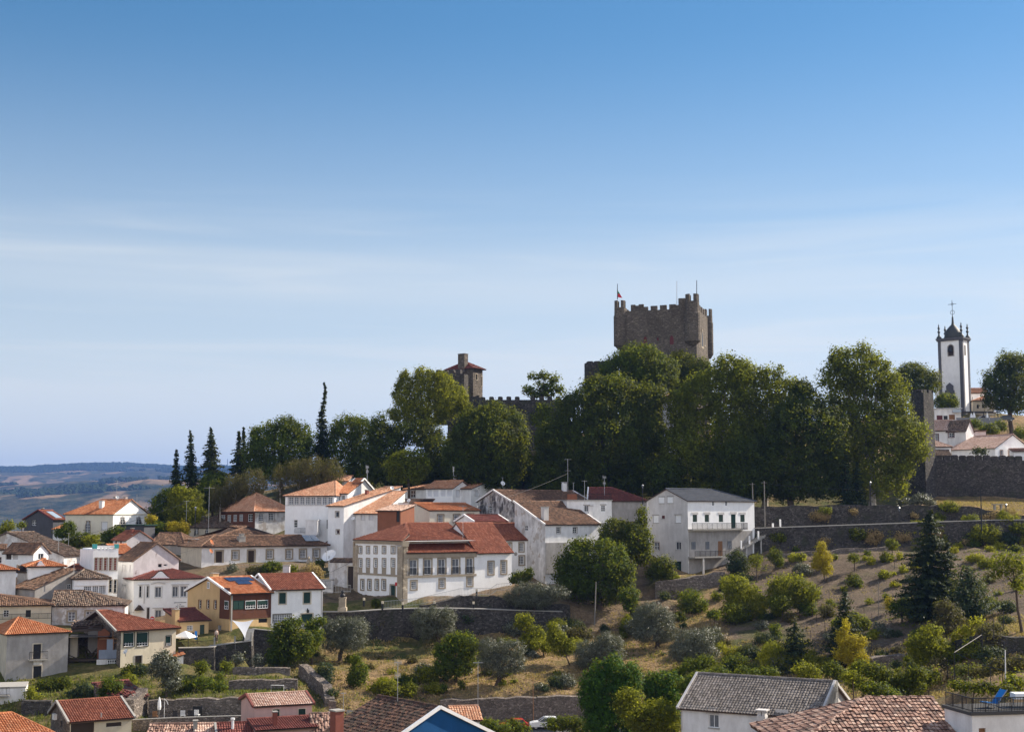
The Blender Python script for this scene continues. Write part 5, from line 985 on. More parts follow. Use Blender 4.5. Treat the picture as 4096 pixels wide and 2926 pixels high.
t = House("princess_tower", "square stone tower with a small tiled pyramid roof and a tall stone chimney", 'E', (790, 316), (1062, 312), 330, cx=1165, wall='keepstone', cat='tower', zbase=8.); t.win('R', (1090, 395, 1108, 455), kind='dark', fr=.15); t.win('R', (1148, 420, 1160, 522), kind='dark', fr=.15); t.roof('pyr', 'maroon', 258, jit=.4, o=.6); t.walls(); t.chimney((898, 178, 968, 330), -.6, 'keepstone', dep=1.4, cap='keepstone')
stone_wall("tower_bastion", "dark rounded battlements in front of the small tower with the chimney", "castle wall", wf('E', (640, 392, 310, 900), (965, 390, 308, 900)), 'darkrubble', 3., (1.15, .42, .95))
stone_wall("stair_wall", "short stepped battlement joining the small tower to the curtain wall", "castle wall", wf('E', (1012, 660, 309, 1000), (1175, 640, 309, 1000)), 'darkrubble', 1.2, (.7, .5, .5))
stone_wall("town_wall", "long battlemented town wall of dark rubble below the white houses at the right edge", "castle wall", wf('D', (770, 770, 279, 1300), (1936, 782, 277, 1285), (2500, 790, 276, 1280)), 'darkrubble', 2., (1.35, .22, .95))
T = MB(); zb_ = lambda v, d: P(3690, v, d).z
pA, pB, pC = [px('D', x, 1300)[0] for x in (440, 655, 790)]; e = empty("corner_tower", "tall dark corner tower of the town wall, half hidden by the yellowing tree", "castle tower", P(pB, 2010, 274.5)); o = e.location
bt = lambda u, v, d: P(u, v, d) - o
low = [bt(pA - 12, 2015, 279), bt(pB + 4, 2015, 274.5), bt(pC + 6, 2015, 278.5), bt(pB + 20, 2010, 286)]; top = [bt(pA + 8, 1570, 279.5), bt(pB - 8, 1570, 275.4), bt(pC - 10, 1572, 279), bt(pB + 5, 1570, 286)]
T.hexa(low + top); T.build("masonry", M['darkrubble'], e); T = MB()
for a, b in zip(top, top[1:] + top[:1]):
    L = (b - a).length; n = max(2, int(L / 1.6)); inn = (sum(top, Vector()) / 4)
    for i in range(n): p, q = a.lerp(b, (i + .08) / n), a.lerp(b, (i + .70) / n); d = (inn - p).normalized() * .7; d.z = 0; T.prism([p, q, q + Vector((0, 0, .62)), p + Vector((0, 0, .62))], d)
T.build("battlement", M['darkrubble'], e)
# church
c = House("church_tower", "white church bell tower with dark stone corners, a small dome and stone pinnacles", 'C', (822, 342.5), (1128, 338.5), 392, cx=1214, wall='white', cat='church tower')
c.win('F', (950, 452, 1020, 590), kind='round', fr=.22, n=None, mat='darkwood', frm='grey', name='bell_opening'); c.win('R', (1160, 455, 1176, 580), kind='round', fr=.1, n=None, mat='darkwood', name='bell_opening', frm='grey'); c.walls()
p = MB()
for f, L in (('F', c.W), ('R', c.D)):
    c.fbox(p, f, -.12, .62, 0, c.H, .003, .12); c.fbox(p, f, L - .75, L + .115, 0, c.H, .003, .118)
c.part("corner_pilaster", p, 'basalt'); p = MB(); p.box(-.5, c.W + .5, -.5, c.D + .5, c.H, c.H + .35); p.box(-.35, c.W + .35, -.35, c.D + .35, c.H - .35, c.H - .004); c.part("cornice", p, 'basalt')
p = MB(); Rd = c.W * .36; p.lathe([(Rd, c.H + .35), (Rd * 1.0, c.H + .7), (Rd * .93, c.H + 1.6), (Rd * .75, c.H + 2.5), (Rd * .45, c.H + 3.3), (Rd * .18, c.H + 3.9), (.28, c.H + 4.5), (.2, c.H + 5.8), (.08, c.H + 6.1)], (c.W / 2, c.D / 2, 0), 16); dm = c.part("dome", p, 'leadgrey', smooth=True)
p = MB(); zc = c.H + 6.1; p.tube([(c.W / 2, c.D / 2, zc), (c.W / 2, c.D / 2, zc + 4.0)], .06, 6)
beam(p, (c.W / 2 - 1.1, c.D / 2, zc + 3.0), (c.W / 2 + 1.1, c.D / 2, zc + 3.0), .09, .09)
for i in range(10):
    q, q2 = i / 10 * 6.283, (i + 1) / 10 * 6.283; p.tube([(c.W / 2 + .55 * math.cos(q), c.D / 2, zc + .9 + .55 * math.sin(q)), (c.W / 2 + .55 * math.cos(q2), c.D / 2, zc + .9 + .55 * math.sin(q2))], .05, 4); p.tube([(c.W / 2 + .3 * math.cos(q), c.D / 2, zc + 3 + .3 * math.sin(q)), (c.W / 2 + .3 * math.cos(q2), c.D / 2, zc + 3 + .3 * math.sin(q2))], .04, 4)
c.part("iron_cross", p, 'iron', dm)
for x, y in ((0, 0), (c.W, 0), (c.W, c.D), (0, c.D)):
    p = MB(); p.lathe([(r_ * .8, c.H + .35 + z_ * .88) for r_, z_ in ((.75, 0), (.8, .35), (.55, .65), (.3, .95), (.22, 1.55), (.5, 1.95), (.2, 2.35), (.25, 2.75), (.42, 3.05), (.15, 3.45), (.2, 3.75), (.03, 4.25))], (x + (.15 if x < 1 else -.15), y + (.15 if y < 1 else -.15), 0), 8); c.part("pinnacle", p, 'leadgrey')
p = MB(); a0, z1 = c.at('F', 920, 1045); a1, z0 = c.at('F', 1035, 1060); c.fbox(p, 'F', a0, a1, z0 - .2, z1, .01, .5); am = (a0 + a1) / 2; p.prism([c.fp('F', a, z, .01) for a, z in ((a0 + .3, z1), (a1 - .3, z1), (am + .9, z1 + 1.1), (am, z1 + 1.9), (am - .9, z1 + 1.1))], Vector(c.fp('F', 0, 0, .4)) - Vector(c.fp('F', 0, 0, 0))); c.fbox(p, 'F', am - 1.2, am + 1.2, 0, z0 - .2, .01, .3); c.part("portal", p, 'basalt')
p = MB(); a, z = c.at('F', 984, 505); p.lathe([(.75, -.6), (.6, -.4), (.5, .3), (.3, .6)], n=10); b = c.part("bell", p, 'iron'); b.location = c.fp('F', a, z, .35)
h = House("church_nave", "white church side wall with an orange tiled roof, left of the dark round tree", 'C', (1205, 352), (1460, 351), 1075, depth=7, wall='white', cat='church'); h.win('F', (1260, 1125, 1272, 1215), n=None or (1, 2)); h.roof('my', 'peach', 1000, jit=.3); h.walls()
h = House("church_porch", "low white church wall stepping down left of the bell tower", 'C', (775, 343), (860, 342.5), 800, depth=4, wall='white', cat='church'); h.roof('flat', 'white', o=0); h.walls()
h = House("arched_stone_house", "old stone council house with small round arches beside the dark tree", 'C', (1275, 341), (1560, 340), 1170, depth=7, wall='beige'); h.win('F', (1320, 1225, 1350, 1275), (1388, 1220, 1420, 1270), kind='round', fr=.4, n=None, mat='iron', frm='beige'); h.roof('gx', 'peach', 1120, hipL=3, jit=.3); h.walls()
h = House("terrace_pavilion", "flat roofed cafe pavilion of glass and timber above the pink roofed houses", 'C', (770, 318), (1115, 317), 1285, depth=5, wall='white2', cat='pavilion'); h.win('F', (800, 1365, 880, 1425), kind='dark', mat='redwood'); h.win('F', (890, 1370, 945, 1425), kind='dark'); h.win('F', (960, 1355, 1040, 1425), kind='dark', mat='midwood'); h.roof('flat', 'galv', o=.3); h.walls(); h.band('F', 1003, 1300, 1112, 1330, "glass_canopy", 'collector', 1.2)
h = House("pink_roof_house", "white house with a pale pink tiled roof half hidden by the corner tower", 'D', (690, 303.5), (935, 301), 388, depth=6, wall='white'); h.win('F', (777, 440, 826, 525), n=(3, 4), fr=.12, frm='redwood'); h.roof('gx', 'pinktile', 262, jit=.3); h.walls()
h = House("mossy_roof_house", "white house with a dark mossy tiled roof right of the pale pink roof", 'D', (938, 301), (1178, 298), 392, cx=1278, wall='white2'); h.win('F', (957, 422, 1026, 478), n=(2, 2), fr=.15, frm='redwood'); h.roof('gx', 'old', 266, jit=.6); h.walls()
h = House("pink_lean_house", "low pinkish white house with a sloping roof below the cafe terrace", 'D', (1178, 303), (1440, 302), 400, depth=4, wall='rough'); h.win('F', (1215, 445, 1262, 470), n=(2, 1)); h.roof('my', 'pinktile', 378, rise=.3); h.walls()
h = House("long_pink_roof_house", "long white house with a pale pink tiled roof above the town wall at the right", 'D', (955, 297), (1560, 287), 642, cx=2020, wall='white'); h.win('R', (1626, 650, 1660, 714), (1730, 647, 1764, 718), n=(2, 4), fr=.12, frm='midwood'); h.win('F', (955, 660, 992, 712), kind='blind', fr=.08, frm='cream'); h.roof('gx', 'pinktile', 460, hipL=2.5, jit=.2); h.walls()
h = House("tile_porch_house", "small white house with an orange hipped roof beside the corner tower", 'D', (700, 287), (985, 286), 598, depth=5, wall='white'); h.roof('gx', 'pinktile', 525, hipR=3, jit=.3); h.walls()
h = House("low_porch", "low porch with a mossy roof on white posts just above the town wall", 'D', (700, 283), (985, 282.5), 715, depth=3, wall='white', cat='porch'); h.roof('my', 'old', 645, jit=.5); h.walls()
h = House("edge_white_house", "white house front cut by the right edge above the town wall", 'D', (1800, 283.5), (2300, 282), 660, depth=5, wall='white'); h.roof('my', 'pinktile', 620); h.walls()
h = House("hidden_roof_house", "small orange roof with a white chimney between the tree crowns below the keep", 'K', (1110, 284), (1330, 284), 1570, depth=4, wall='lightgrey'); h.roof('gx', 'orange', 1540); h.walls(); h.chimney((1110, 1500, 1155, 1550), 1.2, 'white2', dep=.8)
# ---- garden and retaining walls
for w in RW: stone_wall(*w)
h = House("gate_wall", "old white wall with a tiled top and a tall dark door left of the manor", 2, (1672, 219.5), (1938, 217.5), 1200, depth=.8, wall='shabby', cat='wall'); h.win('F', (1872, 1255, 1934, 1495), kind='door', fr=.1, frm='beige'); h.roof('gx', 'old', 1182, jit=.5, o=.12, rise=.4); h.walls()
h = House("court_wall", "low white courtyard wall with a railing left of the manor gate", 2, (1490, 217), (1705, 216), 1405, depth=.4, wall='white2', cat='wall'); h.roof('flat', 'concrete', o=.03); h.walls(); h.railing((.1, -.5, .9), (h.W, -.5, .9), 1.2)
# ---------------------------------------------------------------- trees, shrubs and vines
TILES['G'] = (2100, 1350, 2.4056); TILES['H'] = (2900, 1300, 2.24)
RS = np.random.RandomState(11)
def unit(a): return a / np.maximum(np.linalg.norm(a, axis=-1, keepdims=True), 1e-9)
def leaf_quads(pos, nrm, size, elong=.62, hang=0., r=RS):
    n = len(pos); a = r.randn(n, 3)
    if hang: a = a * (1 - hang) + np.array([0, 0, -1.]) * hang * 2
    t1 = unit(a - nrm * np.sum(a * nrm, -1, keepdims=True)); t2 = np.cross(nrm, t1)
    s = size * (.6 + .8 * r.rand(n, 1)); b = s * elong
    V = np.stack([pos - t1 * s * .5, pos + t2 * b * .5 - nrm * s * .08, pos + t1 * s * .5, pos - t2 * b * .5 - nrm * s * .08], 1)
    return V.reshape(-1, 3)
def foliage(name, V, mat, parent, r=RS, tv=None):
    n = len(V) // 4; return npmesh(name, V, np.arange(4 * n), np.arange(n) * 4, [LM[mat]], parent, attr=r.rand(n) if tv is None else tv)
def crown_pts(L, csz, k, leaf, r, gaps=0., flat=1., deep=.35):
    """leaf clusters over the outer shell of overlapping lobes; returns leaf positions and facings"""
    PP, NN, TV = [], [], []
    for i, (c, rad) in enumerate(L):
        area = 4 * math.pi * ((rad[0] * rad[1]) ** 1.6 + (rad[0] * rad[2]) ** 1.6 + (rad[1] * rad[2]) ** 1.6) ** (1 / 1.6) / 3 ** (1 / 1.6)
        n = max(6, int(1.9 * area / csz ** 2)); u = unit(r.randn(n, 3)); sh = 1 - deep * r.rand(n) ** 2.2 + .14 * snoise(u[:, 0] * 3 + c[0], u[:, 1] * 3 + u[:, 2] * 4 + c[2], 1.2, i + 3) + .30 * (r.rand(n) > .86) * r.rand(n)
        p = c + u * rad * sh[:, None]; keep = np.ones(n, bool)
        for j, (c2, r2) in enumerate(L):
            if j != i: keep &= (((p - c2) / r2) ** 2).sum(-1) > .62
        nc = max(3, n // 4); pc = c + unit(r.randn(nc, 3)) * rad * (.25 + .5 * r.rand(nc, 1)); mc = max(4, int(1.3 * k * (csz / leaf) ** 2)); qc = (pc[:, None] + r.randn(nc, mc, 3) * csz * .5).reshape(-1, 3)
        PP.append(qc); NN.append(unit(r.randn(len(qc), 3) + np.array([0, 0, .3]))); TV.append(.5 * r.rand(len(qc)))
        if gaps: keep &= snoise(p[:, 0] / csz, p[:, 2] / csz + p[:, 1] / csz * .6, .55, 5) > -1.15 + gaps * 1.2
        p, u = p[keep], unit(u[keep] / rad); n = len(p)
        if not n: continue
        m = max(5, int(k * 2.9 * (csz / leaf) ** 2)); cs = csz * (.6 + .7 * r.rand(n, 1, 1)); off = r.randn(n, m, 3) * .44; off[..., 2] *= flat
        q = p[:, None] + off * cs; nn = unit(u[:, None] * .45 + off * 1.25 + r.randn(n, m, 3) * .30 + np.array([0, 0, .2]))
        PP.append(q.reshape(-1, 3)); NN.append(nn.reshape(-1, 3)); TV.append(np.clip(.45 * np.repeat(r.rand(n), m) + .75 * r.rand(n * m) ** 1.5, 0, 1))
    return np.concatenate(PP), np.concatenate(NN), np.concatenate(TV)
def trunk(e, foot, L, bark, tr, limbs, r):
    m = MB(); o = e.location; foot = Vector(foot) - o; top = sum((Vector(c) for c, _ in L), Vector()) / len(L) - o; lo = min(c[2] - rad[2] for c, rad in L) - o.z
    fork = foot.lerp(top, .45); fork.z = max(fork.z, min(lo + .4, top.z)); mid = foot.lerp(fork, .5) + Vector((r.randn() * tr * .5, r.randn() * tr * .5, 0))
    m.tube([foot - Vector((0, 0, .4)), foot + (mid - foot) * .25, mid, fork], [tr * 1.5, tr * 1.05, tr * .9, tr * .75], 7)
    for c, rad in L[:limbs]:
        c = Vector(c) - o; a = fork.lerp(c, .5) + Vector((r.randn() * .2, r.randn() * .2, .3)); m.tube([fork, a, fork.lerp(c, .92)], [tr * .6, tr * .38, tr * .14], 5)
    m.build("trunk", M[bark], e)
def tree(name, label, cat, t, lobes, d=None, base=None, mat='mid', leaf=.42, csz=.95, k=1., bark='bark', tr=.3, group=None, gaps=.15, limbs=6, elong=.62, hang=0., dr=.95, deep=.35, dd=0.):
    r = np.random.RandomState(len(bpy.data.objects) % 10007)
    if base is not None:
        bu, bv = px(t, *base)
        if d is None: d = hit(bu, bv, 100) + dd
    else: bu = px(t, sum(l[0] for l in lobes) / len(lobes), 0)[0]
    sc = TILES[t][2]; L = []
    for i, l in enumerate(lobes):
        u, v = px(t, l[0], l[1]); rx, rz = l[2] / sc * d / F, l[3] / sc * d / F; ry = (rx + rz) / 2 * dr
        L.append((np.array(P(u, v, d + (l[4] if len(l) > 4 else r.uniform(-.4, .4) * ry))), np.array((rx, ry, rz)) * 1.02))
    bx = P(bu, 2200, d).x; foot = (bx, d, gz(bx, d)); e = empty(name, label, cat, foot, 0, group)
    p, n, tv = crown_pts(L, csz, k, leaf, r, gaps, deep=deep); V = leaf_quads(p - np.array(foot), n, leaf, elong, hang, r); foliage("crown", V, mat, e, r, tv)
    if tr: trunk(e, foot, L, bark, tr, limbs, r)
    return e
def conifer(name, label, t, top, base, half, d=None, mat='conifer', rag=.35, droop=.25, tuft=.55, dens=1., group=None, bend=0., pw=.8, bare=.05):
    r = np.random.RandomState(len(bpy.data.objects) % 10007); bu, bv = px(t, *base); tu, tv_ = px(t, *top)
    if d is None: d = hit(bu, bv, 100)
    a = P(bu, bv, d); a.z = gz(a.x, d); b = P(tu, tv_, d); Hh = b.z - a.z; rad = 1.45 * half / TILES[t][2] * d / F; e = empty(name, label, "conifer tree", a, 0, group)
    m = MB(); ax = lambda s: Vector(((b.x - a.x) * s + bend * max(0, s - .6) ** 1.3 * Hh * .5 * math.sin(s * 9), 0, Hh * s)); m.tube([ax(i / 8) for i in range(9)], [max(.02, .028 * Hh * (1 - i / 8) * .5 + .02) for i in range(9)], 6); m.build("trunk", M['bark'], e)
    PP, NN = [], []; nl = int(Hh / .26)
    for i in range(nl):
        s = bare + (1 - bare) * (i + r.rand()) / nl; R_ = rad * (1 - s) ** pw * (1 + rag * r.uniform(-1, 1)) + .12
        nb = max(6, int(dens * 4.2 * R_ + 6)); c = np.array(ax(s))
        for j in range(nb):
            q = r.rand() * 6.283; L = R_ * r.uniform(.65, 1.12); nt = max(2, int(L / .28)); f = (np.arange(nt) + .5 + .3 * r.rand(nt)) / nt
            dirv = np.array([math.cos(q), math.sin(q), 0]); pts = c + dirv * (f * L)[:, None] + np.array([0, 0, 1]) * (-droop * L * f ** 1.6 + .12 * L * f ** 4)[:, None] + r.randn(nt, 3) * .07
            PP.append(pts); NN.append(unit(dirv * .5 + np.array([0, 0, .7]) + r.randn(nt, 3) * .45))
    p, n = np.concatenate(PP), np.concatenate(NN); V = leaf_quads(p, n, tuft, .5, 0, r); foliage("crown", V, mat, e, r); return e
# ---- trees on the castle hill -----------------------------------------------------------------------------------------
tree("poplar_clump", "tall yellow green poplars with spiky tops below the small stone tower", "tree", 'E', [(320, 500, 55, 110), (300, 640, 105, 130), (480, 470, 60, 95), (500, 620, 120, 150), (610, 480, 70, 110), (740, 500, 100, 120), (640, 640, 110, 120), (760, 680, 200, 180), (900, 640, 100, 130), (560, 800, 260, 160), (330, 800, 150, 130), (985, 760, 80, 80), (235, 840, 70, 60), (290, 470, 26, 85), (335, 440, 22, 90), (390, 480, 26, 70), (460, 415, 24, 80), (505, 395, 24, 90), (575, 400, 22, 80), (620, 420, 24, 60), (690, 410, 40, 50), (250, 560, 30, 90), (170, 810, 40, 30)], 289, (560, 1100), 'lime', .38, .8, 1.0, tr=.45, gaps=.3)
tree("lime_tree", "broad dark rounded tree with a yellow green right side, before the curtain wall", "tree", 'E', [(1290, 850, 160, 140), (1120, 930, 190, 160), (1450, 950, 160, 170), (1300, 1090, 310, 290), (1000, 1080, 180, 190), (1555, 1110, 95, 200), (1150, 1300, 330, 200), (1440, 1330, 190, 190), (880, 1250, 130, 130), (1180, 1480, 300, 120), (1000, 1400, 240, 130), (1300, 1500, 280, 90)], 268, (1250, 1620), 'dark', .42, 1.25, 1.1, tr=.5)
tree("umbrella_tree", "small open tree with feathery tufts rising above the curtain wall battlements", "tree", 'E', [(1715, 430, 55, 42), (1830, 415, 62, 40), (1930, 430, 66, 48), (1650, 560, 52, 42), (1780, 530, 70, 48), (1900, 530, 72, 48), (1990, 560, 46, 44), (1840, 610, 100, 34), (1720, 610, 70, 30)], 314, (1810, 700), 'mid', .5, .8, 1., tr=.3, gaps=.5, limbs=9)
tree("chestnut_tree", "huge dark tree with a wide domed crown directly below the left end of the keep", "tree", 'G', [(870, 480, 180, 110), (660, 470, 110, 95), (1200, 560, 160, 120), (700, 700, 320, 220), (1050, 720, 250, 200), (480, 760, 190, 200), (800, 1000, 420, 300), (400, 1000, 270, 250), (1150, 950, 200, 200), (560, 1250, 300, 150), (1000, 1250, 250, 130), (700, 1330, 340, 170), (300, 1250, 220, 200), (950, 1400, 250, 120), (350, 1430, 260, 110)], 264, (840, 1500), 'dark', .42, 1.25, 1.1, tr=.6)
tree("ash_tree", "thin yellowish tree in front of the curtain wall between two dark crowns", "tree", 'G', [(180, 690, 75, 65), (120, 790, 85, 60), (210, 830, 70, 110), (180, 960, 80, 130)], 281, (180, 1250), 'plane', .42, .85, .8, tr=.25, gaps=.4)
tree("domed_tree", "smooth domed green tree right below the keep wall", "tree", 'G', [(1100, 215, 220, 145), (990, 300, 250, 150), (1270, 310, 200, 130), (1150, 400, 300, 120)], 291, (1120, 620), 'mid', .40, 1.15, 1.15, tr=.5)
tree("domed_tree", "second domed tree half hidden behind, at the right foot of the keep", "tree", 'G', [(1500, 225, 125, 82), (1620, 270, 150, 75), (1560, 380, 200, 110), (1700, 330, 120, 80)], 296, (1560, 600), 'dark', .40, 1.15, 1.1, tr=.45)
tree("plane_tree", "huge plane tree with a yellow green top, right of the keep's foot", "tree", 'G', [(1960, 270, 130, 100), (2080, 330, 110, 120), (1700, 450, 150, 105), (1900, 480, 220, 170), (1640, 650, 250, 220), (2000, 700, 250, 220), (1500, 720, 120, 200), (1750, 950, 350, 280), (2050, 1000, 250, 260), (1500, 1100, 200, 250), (1850, 1230, 350, 150), (1550, 1330, 230, 170), (2000, 1350, 260, 150), (1750, 1440, 300, 110)], 262, (1830, 1600), 'plane', .44, 1.3, 1., tr=.7, bark='palebark', gaps=.2)
tree("plane_tree", "plane tree with a ragged open top in the dip between two big crowns", "tree", 'H', [(370, 470, 110, 80), (475, 415, 42, 40), (520, 600, 150, 110), (300, 640, 220, 150), (150, 480, 120, 130), (560, 510, 40, 40), (420, 820, 260, 170), (300, 1050, 260, 200), (200, 1300, 200, 180)], 260.5, (360, 1600), 'plane', .44, 1.3, .9, tr=.6, bark='palebark', gaps=.3)
tree("chestnut_tree", "large dark egg shaped tree with a lit right edge above the retaining wall", "tree", 'H', [(690, 560, 95, 70), (735, 720, 165, 150), (700, 950, 300, 280), (930, 1000, 140, 240), (600, 1200, 330, 300), (945, 1270, 85, 150), (800, 1370, 200, 140), (350, 1250, 200, 230), (150, 1250, 180, 230), (600, 1450, 260, 110), (200, 1450, 240, 110), (880, 1450, 120, 90)], 254, (600, 1615), 'dark', .42, 1.25, 1.1, tr=.6)
tree("plane_tree", "tallest yellow green plane tree hiding the corner tower of the town wall", "tree", 'H', [(1010, 270, 62, 55), (1230, 240, 75, 65), (1100, 340, 180, 100), (1370, 330, 90, 75), (1000, 470, 160, 110), (1300, 480, 220, 150), (1500, 560, 130, 130), (1100, 660, 190, 150), (1500, 720, 160, 140), (1660, 930, 140, 105), (1500, 950, 220, 180), (1250, 870, 190, 170), (1560, 1250, 110, 140), (1430, 1150, 150, 150), (1600, 1440, 45, 70), (1180, 1080, 120, 180), (1200, 1270, 190, 170), (1080, 900, 160, 220), (1300, 1420, 220, 120), (1100, 1420, 180, 130), (1680, 1090, 130, 120)], 260, (1330, 1600), 'plane', .46, 1.35, 1., tr=.7, bark='palebark', gaps=.25)
for lo, dd, lb in (([(1180, 1350, 130, 150), (1120, 1480, 160, 100), (1320, 1480, 150, 90)], 276, "dark shaded undergrowth tree between the lime tree and the chestnut"), ([(1500, 1300, 150, 150), (1600, 1460, 200, 90)], 274, "dark shaded undergrowth tree under the chestnut's left side")):
    tree("undergrowth_tree", lb, "tree", 'E', [(x + 420, y, rx, ry) for x, y, rx, ry in lo], dd, (lo[0][0] + 420, 1620), 'dark', .42, 1.2, 1.1, tr=.25)
for lo, dd, lb in (([(1250, 1250, 150, 200), (1200, 1420, 200, 110)], 270, "dark shaded undergrowth tree between the chestnut and the huge plane tree"), ([(1350, 1330, 170, 150)], 258, "dark shaded undergrowth tree above the maroon roof")):
    tree("undergrowth_tree", lb, "tree", 'G', lo, dd, (lo[0][0], 1620), 'dark', .42, 1.2, 1.1, tr=.25)
conifer("cypress_tree", "dark slim conifer between the egg shaped tree and the tall plane tree", 'H', (1075, 1150), (1090, 1600), 75, 252, rag=.2)
conifer("cypress_tree", "low dark conifer beside the lamp post under the tall plane tree", 'H', (1180, 1230), (1180, 1600), 70, 254, rag=.2)
tree("oak_tree", "dark round tree left of the church bell tower", "tree", 'H', [(1700, 420, 120, 75), (1600, 450, 80, 65), (1790, 480, 110, 80), (1700, 550, 180, 90), (1860, 530, 60, 60)], 327, (1700, 700), 'dark', .42, 1.2, 1.1, tr=.5)
tree("bay_tree", "lighter green round bush in front of the church portal", "tree", 'C', [(930, 1160, 125, 80), (850, 1210, 80, 70), (1000, 1210, 80, 60)], 330, (930, 1300), 'mid', .4, .85, 1.1, tr=.3)
tree("elm_tree", "big dark round tree cut by the right edge beside the church", "tree", 'C', [(1740, 690, 170, 125), (1880, 710, 170, 145), (1650, 900, 220, 180), (1850, 950, 250, 220), (1600, 1150, 190, 130), (1800, 1210, 250, 110), (1480, 950, 80, 110)], 326, (1845, 1480), 'dark', .44, 1.3, 1.1, tr=.6)
for i, (x, y, rx, ry, dd, lb) in enumerate(((1290, 300, 80, 50, 309, "green bush left of the folded parasols below the glass fence"), (1480, 370, 110, 60, 305, "green bush below the glass fence of the cafe terrace"), (1620, 330, 80, 60, 308, "green bush below the parked dark car"), (1900, 420, 80, 70, 302, "green bush cut by the right edge above the pink roof"), (1350, 660, 75, 40, 285, "thin pale bush over the town wall before the long pink roof"))):
    tree("bush", lb, "bush", 'D', [(x, y, rx, ry), (x + rx * .5, y + ry * .4, rx * .7, ry * .6), (x - rx * .5, y + ry * .4, rx * .6, ry * .6)], dd, (x, y + 90), 'bluegreen' if i == 4 else 'mid', .35, .7, 1., tr=.1, group="bushes below the church terrace")
for top, base, half, dd, rag, bend, lb in (((447, 752), (440, 1215), 58, 288, .2, 0, "leftmost and lowest dark cypress on the left skyline"), ((560, 588), (595, 1100), 72, 290, .5, .1, "ragged thin spruce, second from the left on the skyline"), ((745, 566), (765, 1010), 105, 291, .45, 0, "broad dark spruce, third from the left on the skyline"), ((985, 588), (985, 1010), 75, 290, .6, .05, "ragged spruce with a twin spire beside the round tree"), ((1028, 555), (1030, 1010), 40, 291, .15, 0, "slim cypress spire of the twin pair beside the round tree"), ((1700, 170), (1720, 850), 95, 289, .4, .35, "tallest black spruce with a crooked bare tip")):
    conifer("spruce_tree", lb, 'S', top, base, half, dd, rag=rag, bend=bend, group="dark conifers on the left skyline", pw=.75 if bend < .3 else 1.15, droop=.35, tuft=.6, dens=1.4)
tree("oak_tree", "broad round green tree between the twin spruce and the tallest spruce", "tree", 'S', [(1380, 560, 120, 90), (1250, 650, 165, 115), (1500, 640, 130, 100), (1350, 760, 270, 150), (1150, 830, 120, 140), (1250, 900, 180, 110), (1450, 880, 150, 100)], 286, (1330, 1080), 'mid', .42, 1.2, 1.1, tr=.5)
tree("robinia_tree", "round green tree right of the tallest black spruce", "tree", 'S', [(1920, 560, 130, 95), (2050, 570, 110, 85), (1890, 700, 150, 120), (2080, 720, 120, 140), (1950, 880, 180, 120), (2100, 920, 120, 140)], 290, (1950, 1080), 'mid', .42, 1.2, 1., tr=.45, gaps=.25)
tree("dark_thicket_tree", "deep dark tree behind the roofs between the round tree and the poplars", "tree", 'E', [(60, 1000, 130, 150), (160, 1180, 150, 170), (60, 1340, 160, 190), (300, 1050, 130, 120), (520, 1050, 200, 120), (700, 1250, 200, 180), (450, 1500, 250, 120), (850, 1420, 220, 150), (200, 1480, 260, 120)], 282, (250, 1600), 'dark', .42, 1.25, 1.1, tr=.4)
tree("maple_tree", "low tree with yellowed tufts in front of the broad dark tree", "tree", 'E', [(300, 1280, 105, 55), (420, 1280, 85, 55), (250, 1390, 150, 100), (480, 1390, 130, 110), (360, 1490, 180, 80)], 264, (360, 1600), 'plane', .40, .8, 1., tr=.3, gaps=.2)
bl = ("leftmost weeping birch behind the brick red house", "second weeping birch from the left behind the orange pyramid roof", "weeping birch with a pale trunk above the orange pyramid roof", "thin dead looking birch with reddish twigs", "weeping birch left of the window row house roof", "wide weeping birch above the window row house roof", "rightmost weeping birch under the tallest spruce")
for (x, y, rx, ry, q), lb in zip(((820, 1150, 75, 85, 0), (945, 1060, 75, 95, 0), (1110, 1010, 100, 90, 0), (1340, 990, 65, 110, 1), (1500, 940, 105, 105, 0), (1640, 930, 115, 110, 0), (1790, 940, 85, 100, 0)), bl):
    tree("birch_tree", lb, "birch tree", 'S', [(x, y, rx, ry), (x - rx * .5, y + ry * .55, rx * .7, ry * .7), (x + rx * .5, y + ry * .6, rx * .7, ry * .7), (x, y + ry * 1.1, rx * .9, ry * .6)], 270, (x, y + 190), 'brownish', .34, .7, .45 if q else .85, bark='palebark', tr=.2, group="weeping birches behind the upper houses", gaps=.6 if q else .35, elong=.3, hang=.7)
tree("acacia_tree", "yellow green tree at the left foot of the lowest cypress", "tree", 'S', [(290, 1250, 75, 90), (350, 1170, 60, 80), (310, 1330, 90, 60)], 274, (310, 1400), 'mid', .38, .75, 1.1, tr=.25)
tree("acacia_tree", "bushy yellow green tree between the lowest cypress and the street lamp", "tree", 'S', [(470, 1150, 90, 70), (560, 1200, 110, 110), (480, 1280, 130, 90), (590, 1310, 90, 80)], 272, (520, 1420), 'lime', .38, .75, 1.1, tr=.3)
tree("acacia_tree", "green tree with a lit crown behind the street lamp and the birches", "tree", 'S', [(750, 1050, 90, 80), (835, 1010, 70, 55), (700, 1120, 75, 80), (760, 1180, 120, 90)], 277, (750, 1350), 'mid', .38, .8, 1.1, tr=.3)
for x, y, rx, ry, mt, lb in ((255, 1425, 95, 45, 'mid', "clipped dark hedge right of the arched window gable"), (420, 1425, 60, 45, 'gold', "yellow bush between the hedge and the pale arched house"), (505, 1440, 45, 60, 'gold', "yellow bush at the corner of the pale arched house"), (220, 1360, 40, 40, 'gold', "small yellow bush beside the white arched gable")):
    tree("bush", lb, "bush", 'S', [(x, y, rx, ry), (x + rx * .4, y + 8, rx * .6, ry * .8)], 262, (x, y + ry), mt, .32, .6, 1.2, tr=.08)
